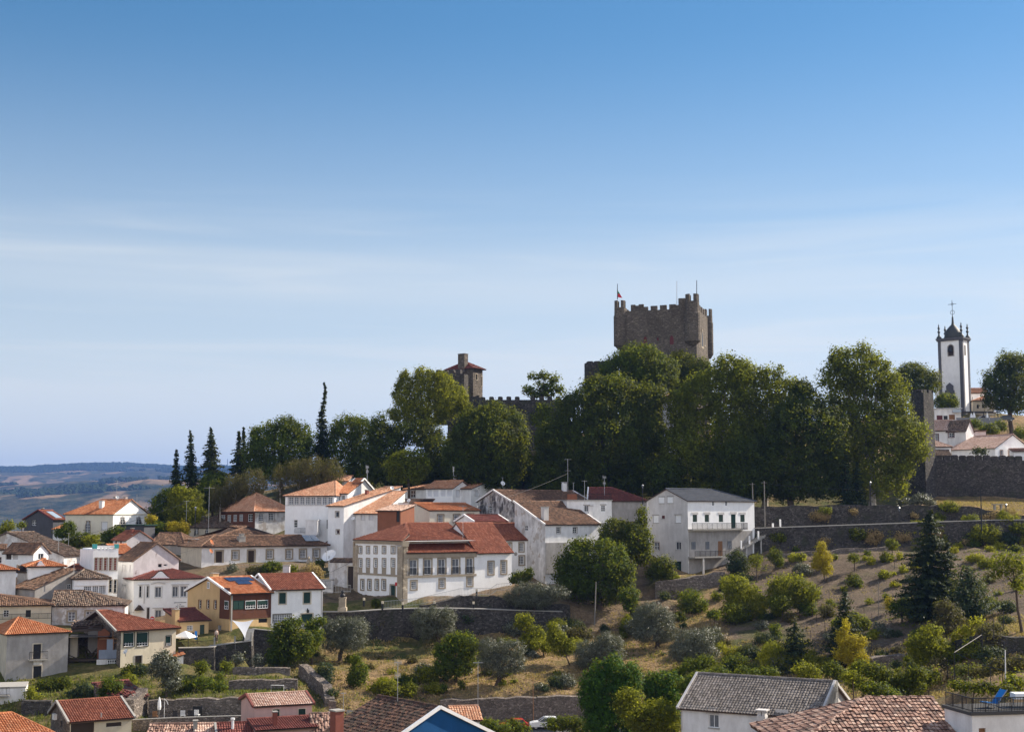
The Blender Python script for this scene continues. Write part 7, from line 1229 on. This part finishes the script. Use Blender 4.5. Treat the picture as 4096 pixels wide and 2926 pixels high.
for q in ((2, 215, 608, 900, 262, "lantern street lamp before the green trees at the left"), (11, 1275, 368, 560, 243, "lantern street lamp with a sunlit cap by the dull red roof"), (13, 507, 335, 592, 249, "dark lantern street lamp standing under the tall plane tree"), (13, 818, 610, 815, 237.3, "lantern street lamp with a white cap in front of the upper wall"), (13, 1975, 575, 745, 237.5, "lantern street lamp with a white cap near the right edge")): lantern(*q)
def pole_(t, x0, y0, x1, y1, d, label, r=.11, mat='pole', name="utility_pole", cat="pole", arm=True, group=None):
    b, a = at_(t, x0, y0, d), at_(t, x1, y1, d); e = empty(name, label, cat, a, 0, group); m = MB(); m.tube([(0, 0, -.4), b - a], [r, r * .7], 7); m.build("post", M[mat], e)
    if arm: m = MB(); p = (b - a) * .96; beam(m, p - Vector((.5, 0, 0)), p + Vector((.5, .1, 0)), .08, .08); m.build("crossarm", M[mat], e)
    return e
pole_(12, 566, 352, 577, 740, 236, "left of two grey poles behind the slate roofed house"); pole_(12, 694, 332, 702, 800, 234, "right of two grey poles, with a slanting guy wire"); pole_(13, 1696, 428, 1706, 845, 232, "tall dark pole near the right end of the lower wall", mat='iron')
pole_(11, 768, 1422, 752, 1860, 206, "leaning grey pole in front of the big dark glossy tree", arm=False); pole_(13, 588, 1418, 592, 1880, 199, "slim tall pole in the middle of the bare slope", .05, arm=False); pole_(16, 1961, 735, 1964, 1080, 112, "thin white pole at the right edge above the terrace", .05, 'dish', arm=False); pole_(6, 1980, 985, 1985, 1470, 171, "thin rusty pole on the dry slope near the road wall", .05, 'midwood', arm=False)
def wire(a, b, sag, label, r=.018): 
    pts = [a.lerp(b, i / 10) - Vector((0, 0, sag * 4 * (i / 10) * (1 - i / 10))) for i in range(11)]; e = empty("wire", label, "wire", a); m = MB(); m.tube([p - a for p in pts], r, 4); m.build("cable", M['iron'], e)
wire(at_(12, 706, 592, 234), at_(12, 1068, 1135, 226), 0, "slanting guy wire from the pole across the stone walls", .03); wire(at_(16, 1430, 770, 122), at_(16, 2300, 830, 112), .1, "thin wire across the dark bank at the right", .015); wire(at_(16, 1420, 762, 122), at_(16, 2300, 975, 108), .5, "drooping rope fence line at the right edge", .025); wire(at_(14, 770, 12, 206), at_(14, 1900, 250, 206), .5, "thin wire sagging from the leaning grey pole", .018)
for i, (t, x, y0, y1) in enumerate(((15, 1530, 345, 440), (15, 1620, 405, 500), (15, 1466, 520, 608), (15, 1486, 290, 382), (15, 2045, 278, 360), (15, 2130, 340, 392), (15, 760, 628, 712), (15, 845, 622, 760), (13, 763, 1190, 1275), (13, 800, 1380, 1420), (13, 868, 1455, 1510), (13, 1686, 1380, 1440), (14, 1690, 500, 575), (15, 1705, 470, 520), (15, 68, 500, 570), (13, 1775, 1440, 1510), (16, 860, 470, 740))):
    d = hit(*px(t, x, y1)); pole_(t, x, y0, x + 3, y1, d, "thin dark wooden stake standing in the bare soil", .045, 'darkwood', "stake", "stake", False, "vineyard stakes")
for i, (x0, y0, y1, d) in enumerate(((1335, 832, 1000, 124), (1410, 760, 1010, 122), (1560, 860, 1110, 118), (1800, 920, 1170, 115), (1710, 402, 690, 136), (1830, 352, 575, 138), (1940, 302, 470, 139))): pole_(16, x0, y0, x0 + 3, y1, d, "dark metal post of the wire fence at the right edge", .04, 'iron', "fence_post", "fence post", False, "wire fence posts")
e = empty("fence_rail", "pale top rail of the wire fence climbing the bank at the right", "fence rail", at_(16, 1410, 762, 122)); m = MB(); m.tube([(0, 0, 0), at_(16, 1705, 572, 136) - e.location], .03, 6); m.build("rail", M['pole'], e)
# dishes
def dish(t, x, y, r, d, label, yaw=.4, tilt=.5, mat='dish', post=1.):
    c = at_(t, x, y, d); R_ = r / TILES[t][2] * d / F; e = empty("satellite_dish", label, "satellite dish", c, 0); m = MB(); n = 20; k = 5
    for j in range(k + 1):
        f = j / k
        for i in range(n): q = 6.2832 * i / n; m.v.append((R_ * f * math.cos(q), -R_ * .32 * (1 - f * f) * -1, R_ * f * math.sin(q)))
    for j in range(k):
        for i in range(n): m.f.append((j * n + i, j * n + (i + 1) % n, (j + 1) * n + (i + 1) % n, (j + 1) * n + i)); m.m.append(0); m.a.append(.5)
    b = m.build("reflector", M[mat], e, smooth=True); b.rotation_euler = (-tilt, 0, yaw)
    m = MB(); m.tube([(0, .1, -.1), (0, .15, -R_ - post)], .05 if R_ < .8 else .11, 6); m.build("mast", M['galv'], e); m = MB(); m.tube([(0, R_ * .2, -R_ * .9), (0, -R_ * .75, -.05)], .03, 5); m.tube([(0, -R_ * .7, -.1), (0, -R_ * .9, .0)], R_ * .09, 6); a = m.build("feed_arm", M['galv'], e); a.rotation_euler = (-tilt, 0, yaw)
dish(2, 1666, 1135, 82, 216, "very big white satellite dish left of the manor", -.5, .75, post=1.2)
for q in ((3, 457, 405, 22, 241, "small white dish on the long pale roof's gable", .5), (3, 636, 540, 22, 235, "small white dish beside the white chimney of the cream house", -.4), (3, 1655, 356, 26, 258, "white dish on the right gable of the upper house", .5), (3, 34, 735, 20, 235, "grey dish on the narrow white house wall", -.3), (4, 1357, 750, 27, 176.5, "white dish on the cream house wall", -.5), (1, 1272, 505, 18, 263, "small dish on the ridge of the arched window house", .4)): dish(*q, post=.3)
for q in ((2, 401, 990, 30, 228.5, "rusty orange dish on the eave of the long low house", 1.2), (2, 393, 1088, 26, 227.5, "rusty orange dish on the corner of the long low house", 1.1)): dish(*q, mat='orange', post=.2)
# manor garden
e = empty("bust_statue", "bronze bust on a pale stone pedestal in the manor garden", "statue", at_(5, 1812, 292, 199.3)); m = MB(); m.box(-.62, .62, -.5, .5, -.3, .25); m.box(-.48, .48, -.4, .4, .25, 1.5); m.box(-.55, .55, -.45, .45, 1.5, 1.65); m.build("pedestal", M['warmgranite'], e); m = MB(); m.lathe([(.28, 1.65), (.42, 1.85), (.36, 2.05), (.14, 2.15), (.13, 2.22), (.2, 2.32), (.22, 2.48), (.14, 2.62), (.03, 2.66)], n=10); m.build("bust", M['iron'], e, smooth=True)
for i, (x, y0, y1, lb) in enumerate(((150, 172, 240, "leftmost bollard lamp by the manor wall"), (350, 208, 280, "bollard lamp right of the clipped ball bush"), (570, 220, 292, "bollard lamp at the manor corner"), (912, 208, 252, "bollard lamp by the sloping rail"), (1337, 212, 290, "bollard lamp on the garden wall end"), (1370, 76, 150, "bollard lamp at the top of the sloping rail"))):
    d = (201.5, 200.8, 200.9, 202.9, 205.3, 208.3)[i]; a, b = at_(6, x, y1, d), at_(6, x, y0, d); e = empty("bollard_lamp", lb, "bollard lamp", a, 0, "bollard lamps at the manor"); m = MB(); m.box(-.13, .13, -.13, .13, -.3, b.z - a.z - .35); m.build("post", M['iron'], e); m = MB(); m.box(-.15, .15, -.15, .15, b.z - a.z - .35, b.z - a.z); m.build("lamp_head", M['cream'], e)
def rail_thing(name, label, cat, pts, hgt, mat='galv', step=.22):
    W_ = [at_(*p) for p in pts]; e = empty(name, label, cat, W_[0]); m = MB(); up = Vector((0, 0, hgt))
    for a, b in zip(W_, W_[1:]):
        a, b = a - W_[0], b - W_[0]; beam(m, a + up, b + up, .05, .05); beam(m, a + up * .1, b + up * .1, .04, .04); n = max(2, int((b - a).length / step))
        for i in range(n + 1): p = a.lerp(b, i / n); beam(m, p - up * .1, p + up, .03, .03)
    m.build("bars", M[mat], e)
rail_thing("ramp_railing", "thin grey railing climbing the path along the manor", "railing", [(6, 370, 285, 201), (6, 740, 250, 203.2), (6, 1190, 145, 206.5), (6, 1525, 140, 208), (6, 1590, 95, 208.8), (6, 1740, 85, 209)], 1.0)
rail_thing("garden_railing", "thin grey railing in front of the court wall left of the manor", "railing", [(2, 1605, 1545, 207), (2, 1720, 1540, 208), (2, 1900, 1530, 208)], 1.0)
rail_thing("terrace_balustrade", "low railing along the terrace of the long low house", "railing", [(2, 690, 1262, 226), (2, 950, 1262, 227), (2, 1340, 1255, 229)], .5, 'concrete', .5)
for x, lb in ((1445, "left of two carved stone finials before the long low house"), (1506, "right of two carved stone finials before the long low house")):
    e = empty("stone_finial", lb, "finial", at_(2, x, 1262, 226), 0, "stone finials"); m = MB(); m.lathe([(.55, -.6), (.55, .1), (.3, .2), (.42, .55), (.45, .75), (.22, 1.1), (.18, 1.3), (.26, 1.4), (.05, 1.75)], n=10); m.build("carved_stone", M['granite'], e)
e = empty("chimney_block", "pinkish white chimney block with a flat cap below the long terrace", "chimney", at_(2, 1206, 1345, 213)); m = MB(); m.box(-.5, .5, -.4, .4, -1, 1.35); m.build("stack", M['rough'], e); m = MB(); m.box(-.6, .6, -.5, .5, 1.35, 1.5); m.build("cap", M['concrete'], e)
# gardens on the left
e = empty("goal_frame", "thin white pipe frame standing on the grass terrace", "frame", at_(5, 1040, 1187, 171.5)); m = MB(); h = .8; L = at_(5, 1205, 1150, 174).x - e.location.x; m.tube([(0, 0, -.2), (0, 0, h), (L, .6, h - .1), (L, .6, -.3)], .045, 6); m.build("pipe", M['dish'], e)
e = empty("folded_parasol", "folded white garden parasol before the lower terrace wall", "parasol", at_(4, 1720, 1478, 160.5)); m = MB(); m.tube([(0, 0, -.3), (0, 0, 2.5)], .03, 6); m.build("pole", M['galv'], e); m = MB(); m.lathe([(.17, 1.0), (.22, 1.3), (.17, 1.9), (.08, 2.3), (.02, 2.45)], n=9); m.build("canopy", M['whitecloth'], e)
e = empty("garden_tap_pole", "thin bent white pole right of the folded parasol", "pole", at_(4, 1776, 1470, 160.5)); m = MB(); m.tube([(0, 0, -.3), (0, 0, 1.7), (-.03, 0, 2.15), (.25, 0, 1.9), (.42, 0, 1.5)], .03, 6); m.build("pipe", M['dish'], e)
def chair(t, x, y, d, label, mat, rz=0.):
    e = empty("garden_chair", label, "chair", at_(t, x, y, d), rz, "chairs on the lower terrace"); m = MB(); m.box(-.27, .27, -.27, .25, .38, .43); m.build("seat", M[mat], e); m = MB()
    for i in range(5): m.box(-.26 + i * .11, -.18 + i * .11, .22, .27, .43, .95)
    m.box(-.27, .27, .215, .275, .9, .97); m.build("backrest", M[mat], e)
    for sx in (-.25, .21):
        for sy in (-.25, .19): m = MB(); m.box(sx, sx + .04, sy, sy + .04, -.1, .38); m.build("leg", M[mat], e)
for q in ((4, 1978, 1480, 160.6, "white slatted chair, left one on the lower terrace", 'sash', 3.3), (4, 2132, 1472, 160.9, "white slatted chair near the dark doorway of the terrace wall", 'sash', 3.0), (4, 1900, 1482, 160.4, "dark chair left of the white slatted chair", 'iron', 3.1), (4, 2060, 1478, 160.8, "dark chair between the two white slatted chairs", 'iron', 3.2), (4, 1680, 1488, 160, "brown slatted chair below the folded parasol", 'midwood', 3.1)): chair(*q)
e = empty("wall_doorway", "dark doorway in the rubble wall behind the terrace chairs", "door", at_(5, 243, 1470, 164)); m = MB(); m.box(-.55, .55, -.1, .05, -.2, 1.35); m.build("opening", M['iron'], e)
e = empty("plastic_sheet", "crumpled white and turquoise plastic sheet in the garden", "sheet", at_(5, 170, 1075, 177.5)); m = MB(); r_ = random.Random(6); n, k = 9, 6; g = [[Vector((-1.15 + 2.3 * i / (n - 1), r_.uniform(-.25, .25) + j * .18, max(-.1, 1.0 * math.sin(math.pi * (j + .4) / k) * (1 - .35 * i / n) + r_.uniform(-.22, .22)))) for i in range(n)] for j in range(k)]
for j in range(k - 1):
    for i in range(n - 1): m.poly([g[j][i], g[j][i + 1], g[j + 1][i + 1], g[j + 1][i]], 1 if r_.random() < .12 else 0)
m.build("crumpled_sheet", [M['whitecloth'], M['teal']], e)
e = empty("garden_gazebo", "white peaked garden tent beside the cream house", "tent", at_(4, 2000, 700, 185.5)); m = MB(); w = 1.25
for i in range(4): q = i * math.pi / 2 + .5; q2 = q + math.pi / 2; m.poly([(1.7 * math.cos(q), 1.7 * math.sin(q), 1.35), (1.7 * math.cos(q2), 1.7 * math.sin(q2), 1.35), (0, 0, 2.1)]); m.poly([(1.7 * math.cos(q), 1.7 * math.sin(q), 1.2), (1.7 * math.cos(q2), 1.7 * math.sin(q2), 1.2), (1.7 * math.cos(q2), 1.7 * math.sin(q2), 1.35), (1.7 * math.cos(q), 1.7 * math.sin(q), 1.35)])
m.build("canopy", M['whitecloth'], e)
for i in range(4): q = i * math.pi / 2 + .5; m = MB(); m.tube([(1.66 * math.cos(q), 1.66 * math.sin(q), -.8), (1.66 * math.cos(q), 1.66 * math.sin(q), 1.34)], .04, 6); m.build("leg", M['iron'], e)
p = [at_(5, 617, 412, 186.6), at_(5, 852, 406, 189), at_(5, 758, 612, 186.4)]; o = p[2]; e = empty("shade_sail", "pale grey triangular shade sail under the red boarded floor", "shade sail", o); m = MB(); n = 6; bow = Vector((0, .5, .0))
def sp(i, j): a = p[0].lerp(p[2], j / n); b = p[1].lerp(p[2], j / n); s = i / n; f = 4 * s * (1 - s) * (1 - j / n); q = a.lerp(b, s); return q - o + Vector((0, -.2 * f, -.25 * f)) + (Vector((.22, 0, 0)) * 4 * (j / n) * (1 - j / n) * (1 - 2 * s))
for j in range(n):
    for i in range(n):
        if j < n - 1: m.poly([sp(i, j), sp(i + 1, j), sp(i + 1, j + 1), sp(i, j + 1)])
        else: m.poly([sp(i, j), sp(i + 1, j), sp(0, n)])
m.build("cloth", M['fabric'], e)
c = at_(4, 1648, 395, 198); e = empty("no_entry_sign", "round red no entry sign with a white bar below the parish office", "road sign", c - Vector((0, 0, 2.2))); m = MB(); m.lathe([(.31, -.01), (.31, .03)], n=24); s_ = m.build("disc", M['redpaint'], e); s_.location = (0, 0, 2.2); s_.rotation_euler = (R(90), 0, 0); m = MB(); m.box(-.23, .23, -.045, -.031, 2.14, 2.26); m.build("white_bar", M['sash'], e); m = MB(); m.tube([(0, .03, -.3), (0, .03, 2.4)], .035, 6); m.build("post", M['galv'], e)
for i, (x, y0, y1, w, mt, lb) in enumerate(((225, 530, 620, 26, 'bluecloth', "blue towel hanging by the ochre annexe door"), (160, 545, 600, 24, 'fabric', "grey cloth hanging left of the blue towel"), (195, 545, 605, 20, 'iron', "dark cloth hanging beside the blue towel"))):
    a, b = at_(5, x, y1, 186), at_(5, x, y0, 186); e = empty("hanging_cloth", lb, "laundry", a, 0, "laundry by the ochre annexe"); m = MB(); ww = w / 2.706 * 186 / F
    for j in range(6): m.prism([(-ww / 2 + ww * j / 6, .03 * (j % 2), 0), (-ww / 2 + ww * (j + 1) / 6, .03 * ((j + 1) % 2), 0), (-ww / 2 + ww * (j + 1) / 6, .03 * ((j + 1) % 2), b.z - a.z), (-ww / 2 + ww * j / 6, .03 * (j % 2), b.z - a.z)], (0, .02, 0))
    m.build("cloth", M[mt], e)
rail_thing("yard_railing", "iron railing of the yard under the ochre annexe", "railing", [(5, 20, 720, 184.6), (5, 200, 715, 184.8), (5, 410, 700, 185.2)], .85, 'iron', .16)
for i, (x, y0, lb) in enumerate(((428, 600, "left concrete post at the yellow house yard"), (650, 585, "middle concrete post at the yellow house yard"), (828, 540, "right concrete post beside the shade sail"))): pole_(5, x, y0, x, y0 + 115, 185.6 + i * .8, lb, .16, 'concrete', "concrete_post", "post", False)
h = House("rubble_hut", "low white hut with a scrap of orange roof at the cream house corner", 4, (1860, 181), (1985, 181.5), 822, depth=3, wall='white2', cat='outbuilding'); h.roof('mx', 'orange', 770, jit=.8, pitch=.24); h.walls()
h = House("fallen_roof_shed", "collapsed shed with sliding reddish tiles below the ruin", 4, (1240, 162), (1600, 165), 1262, depth=5, wall='rubble', cat='shed'); h.roof('my', 'maroon', 1100, jit=3, o=.2); h.walls()
# person on the yard, in a pale shirt
def person(t, x, y1, d, label, hgt=1.7, rz=0.):
    o = at_(t, x, y1, d); e = empty("person", label, "person", o, rz); J = {}
    jp = dict(pel=(0, 0, .95, .15), sp=(0, .01, 1.15, .14), ch=(0, .02, 1.36, .16), nk=(0, .01, 1.50, .06), hd=(0, -.02, 1.62, .10), ht=(0, 0, 1.71, .075), kL=(.10, -.03, .52, .075), fL=(.10, 0, .08, .05), tL=(.11, -.16, .04, .04), kR=(-.10, .02, .52, .075), fR=(-.10, .04, .08, .05), tR=(-.11, -.12, .04, .04), sL=(.20, .02, 1.42, .065), eL=(.27, 0, 1.13, .045), hL=(.22, -.22, 1.02, .035), sR=(-.20, .02, 1.42, .065), eR=(-.27, .03, 1.13, .045), hR=(-.26, -.10, .90, .035))
    ed = [("pel", "sp"), ("sp", "ch"), ("ch", "nk"), ("nk", "hd"), ("hd", "ht"), ("pel", "kL"), ("kL", "fL"), ("fL", "tL"), ("pel", "kR"), ("kR", "fR"), ("fR", "tR"), ("ch", "sL"), ("sL", "eL"), ("eL", "hL"), ("ch", "sR"), ("sR", "eR"), ("eR", "hR")]
    nm = list(jp)
    for s, hn in ((1, "hL"), (-1, "hR")):
        hx, hy, hz, _ = jp[hn]
        for k in range(5): f = "f%d%s" % (k, hn); jp[f] = (hx + (k - 2) * .018, hy - .06 - .015 * (2 - abs(k - 2)), hz - .05 - .01 * (k % 2), .009); nm.append(f); ed.append((hn, f))
    me = bpy.data.meshes.new("body"); me.from_pydata([jp[n][:3] for n in nm], [(nm.index(a), nm.index(b)) for a, b in ed], []); b = bpy.data.objects.new("body", me); COL.objects.link(b); b.parent = e
    sk = b.modifiers.new("skin", 'SKIN'); su = b.modifiers.new("sub", 'SUBSURF'); su.levels = su.render_levels = 1
    for i, n in enumerate(nm): me.skin_vertices[0].data[i].radius = (jp[n][3],) * 2
    me.skin_vertices[0].data[0].use_root = True; me.materials.append(M['skin'])
    m = MB(); m.lathe([(.17, .98), (.175, 1.15), (.195, 1.36), (.15, 1.46), (.075, 1.50)], n=12); m.build("shirt", M['shirt'], e, smooth=True); m = MB(); m.lathe([(.06, 1.735), (.10, 1.70), (.115, 1.64), (.10, 1.60)], (0, .025, 0), 10); m.build("hair", M['darkwood'], e, smooth=True)
    for s in (-1, 1): m = MB(); m.tube([(s * .08, 0, .98), (s * .10, -.01 * s, .52), (s * .10, .02, .10)], [.115, .09, .065], 8); m.build("trouser_leg", M['iron'], e)
person(5, 447, 650, 186.6, "person in a pale shirt standing at the yard post of the yellow house")
# cars
def car(t, x0, x1, y1, d, label, paint, rz=0., L=4.3):
    a, b = at_(t, x0, y1, d), at_(t, x1, y1, d); c = (a + b) / 2; c.z = gz(c.x, c.y) if d < 250 else c.z; e = empty("parked_car", label, "car", c, rz); s = L / 4.3
    side = [(-2.15, .35), (-2.12, .75), (-1.55, .88), (-.85, .95), (1.75, .98), (2.1, .85), (2.15, .4)]; m = MB(); m.prism([(x * s, -.85, z) for x, z in side], (0, 1.7, 0)); m.build("body", M[paint], e)
    m = MB(); lo = [(-.95 * s, -.80, .95), (1.7 * s, -.80, .97), (1.7 * s, .80, .97), (-.95 * s, .80, .95)]; up = [(-.2 * s, -.62, 1.38), (1.25 * s, -.62, 1.38), (1.25 * s, .62, 1.38), (-.2 * s, .62, 1.38)]; m.hexa(lo + up); m.build("windows", M['glass'], e).name = "window"
    m = MB(); m.hexa([(-.26 * s, -.65, 1.37), (1.32 * s, -.65, 1.37), (1.32 * s, .65, 1.37), (-.26 * s, .65, 1.37), (-.1 * s, -.58, 1.45), (1.15 * s, -.58, 1.45), (1.15 * s, .58, 1.45), (-.1 * s, .58, 1.45)])
    for y in (-.72, .72): beam(m, (-.93 * s, y * 1.1, .96), (-.22 * s, y * .88, 1.40), .07, .07); beam(m, (.55 * s, y * 1.09, .97), (.55 * s, y * .88, 1.38), .08, .06); beam(m, (1.70 * s, y * 1.1, .98), (1.27 * s, y * .88, 1.39), .10, .08)
    m.build("roof", M[paint], e)
    for sx in (-1.3, 1.35):
        for sy in (-.80, .72): m = MB(); m.lathe([(.31, 0), (.31, .12)], n=16); w = m.build("wheel", M['rubber'], e); w.location = (sx * s, sy + .1, .31); w.rotation_euler = (R(90), 0, 0); m = MB(); m.lathe([(.18, .121), (.15, .135)], n=12); m.build("hubcap", M['galv'], w)
    for sy in (-.6, .42): m = MB(); m.box(-2.16 * s, -2.08 * s, sy, sy + .2, .62, .76); m.build("headlight", M['curtain'], e)
car(14, 78, 372, 1598, 168, "white hatchback parked on the road below the dry slope", 'carwhite', 0, 3.9); car(6, 1630, 1900, 1600, 168.5, "red car parked behind the twiggy hedge", 'carred', .1, 3.9)
car('C', 1340, 1445, 1450, 322, "pale car behind the glass fence of the church terrace", 'carwhite'); car('C', 1635, 1725, 1447, 322, "dark car at the right of the church terrace", 'cardark')
# church terrace
for i, (x, y0, y1, lb) in enumerate(((1253, 165, 250, "leftmost folded white parasol on the church terrace"), (1288, 155, 255, "folded white parasol, second on the church terrace"), (1462, 155, 315, "tallest folded white parasol on the church terrace"))):
    a, b = at_('D', x, y1, 315), at_('D', x, y0, 315); h = b.z - a.z; e = empty("folded_parasol", lb, "parasol", a, 0, "folded parasols on the church terrace"); m = MB(); m.tube([(0, 0, -.5), (0, 0, h)], .04, 6); m.build("pole", M['galv'], e); m = MB(); m.lathe([(.2, h * .12), (.36, h * .3), (.26, h * .65), (.1, h * .92), (.03, h)], n=9); m.build("canopy", M['whitecloth'], e)
e = empty("pergola", "dark flat pergola over the church terrace", "pergola", at_('D', 1110, 230, 318)); m = MB(); L = at_('D', 1570, 150, 320).x - e.location.x; zz = at_('D', 1300, 148, 319).z - e.location.z; m.box(0, L, 0, 3, zz - .25, zz); m.build("canopy", M['iron'], e)
for f in (.05, .35, .6, .97): m = MB(); m.box(L * f, L * f + .15, .1, .25, -1.5, zz - .25); m.build("post", M['iron'], e)
e = empty("glass_fence", "long glass fence along the edge of the church terrace", "fence", at_('D', 1058, 300, 313)); L = at_('D', 1640, 300, 313).x - e.location.x; h = at_('D', 1300, 225, 313).z - e.location.z
for i in range(8): m = MB(); m.box(L * i / 8, L * (i + 1) / 8 - .06, 0, .03, -.6, h); m.build("glass_panel", M['curtain'], e)
e = empty("globe_lamp", "white globe lamp at the right of the church terrace", "lamp", at_('D', 1560, 235, 316)); m = MB(); m.tube([(0, 0, -1), (0, 0, 1.3)], .05, 6); m.build("post", M['iron'], e); m = MB(); m.lathe([(.05, 1.3), (.22, 1.4), (.31, 1.6), (.22, 1.82), (.05, 1.9)], n=12); m.build("globe", M['dish'], e, smooth=True)
e = empty("stone_table", "grey stone table and bench on the grass below the town wall", "table", at_(13, 1880, 628, 252)); m = MB(); m.box(-1, 1, -.5, .5, .65, .8); m.build("table_top", M['concrete'], e)
for x in (-.7, .5): m = MB(); m.box(x, x + .25, -.35, .35, -.3, .65); m.build("leg", M['concrete'], e)
d = hit(*px(12, 1612, 1022)); e = empty("white_barrel", "white barrel standing against the lower stone wall", "barrel", at_(12, 1612, 1022, d)); m = MB(); m.lathe([(.26, -.1), (.33, .4), (.33, .7), (.24, 1.02), (.24, 1.04)], n=12); m.build("barrel_body", M['dish'], e, smooth=True); m = MB(); m.lathe([(.2, 1.04), (.2, 1.08)], n=12); m.build("lid", M['concrete'], e)
# terrace of the nearest white house
o = WT.world((2.2, 1.5, WT.H + .19)); e = empty("deck_chair", "blue cloth deck chair on the roof terrace, bottom right", "deck chair", o, .35); m = MB(); m.prism([(-.75, -.28, .33), (.15, -.28, .22), (.75, -.28, .95), (.72, -.28, 1.0), (.13, -.28, .27), (-.75, -.28, .38)], (0, .56, 0)); m.build("sling", M['bluecloth'], e); m = MB()
for y in (-.3, .28): beam(m, (-.7, y, .3), (.55, y, 0), .04, .04); beam(m, (.8, y, 1.02), (-.2, y, 0), .04, .04)
m.build("frame", M['galv'], e)
o = WT.world((4.4, 1.6, WT.H + .19)); e = empty("terrace_table", "table with a white cloth on the roof terrace, bottom right", "table", o); m = MB(); m.box(-.8, .8, -.4, .4, .72, .76); m.build("table_top", M['dish'], e); m = MB(); m.hexa([(-.84, -.44, .45), (.84, -.44, .5), (.84, .44, .5), (-.84, .44, .45), (-.82, -.42, .775), (.82, -.42, .775), (.82, .42, .775), (-.82, .42, .775)]); m.build("tablecloth", M['whitecloth'], e)
for x in (-.7, .66):
    for y in (-.34, .3): m = MB(); m.box(x, x + .04, y, y + .04, 0, .72); m.build("leg", M['galv'], e)
# a mast on the far ridge, the road
c = P(910, 1845, 9700); z = float(hillz(np.array([c.x]), np.array([c.y]))[0]); e = empty("radio_mast", "tiny radio mast on the far blue ridge between the spruces", "mast", (c.x, c.y, z)); m = MB(); m.tube([(0, 0, 0), (0, 0, 75)], [3.2, 2.2], 5); m.build("lattice", M['iron'], e)
def road():
    U = np.linspace(1400, 2900, 90); m = MB(); prev = None
    for u in U:
        row = []
        for d in (166, 168, 170, 172): x = (u - CX) / F * d; row.append(Vector((x, d, gz(x, d) + .10)))
        if prev:
            for i in range(3): m.poly([prev[i], row[i], row[i + 1], prev[i + 1]])
        prev = row
    o = m.build("road", M['asphalt']); o["kind"] = "structure"
road()
for a_, b_, lb in (((1, 742, 960, 229), (2, 360, 470, 258), "overhead wire crossing the roofs below the arched window house"), ((1, 1300, 1210, 205), (2, 300, 1040, 228), "overhead wire from the rough gable to the long low house"), ((4, 560, 250, 186), (4, 1450, 330, 204), "overhead wire in front of the old granite window house"), ((2, 1040, 1530, 192), (2, 1940, 1190, 214), "overhead wire from the yellow house to the manor"), ((3, 1222, 640, 214), (11, 464, 250, 245), "overhead wire from the manor roof pole to the tall double aerial"), ((12, 694, 360, 234), (13, 1696, 450, 232), "long overhead wire between the two tall poles above the vineyard")):
    wire(at_(*a_), at_(*b_), .5, lb, .022)
# ---------------------------------------------------------------- the air
def haze():
    b = MB(); b.box(-14500, 14500, -1000, 15500, -330, 620)
    m = bpy.data.materials.new("pale_air"); m.use_nodes = True; t = m.node_tree; t.nodes.remove(t.nodes["Principled BSDF"])
    v = t.nodes.new("ShaderNodeVolumePrincipled"); v.inputs["Color"].default_value = (.20, .38, .86, 1); v.inputs["Density"].default_value = HAZE
    v.inputs["Anisotropy"].default_value = .2
    t.links.new(v.outputs[0], t.nodes["Material Output"].inputs["Volume"])
    o = b.build("haze", m); o["kind"] = "stuff"
HAZE = 0.62e-4
haze()
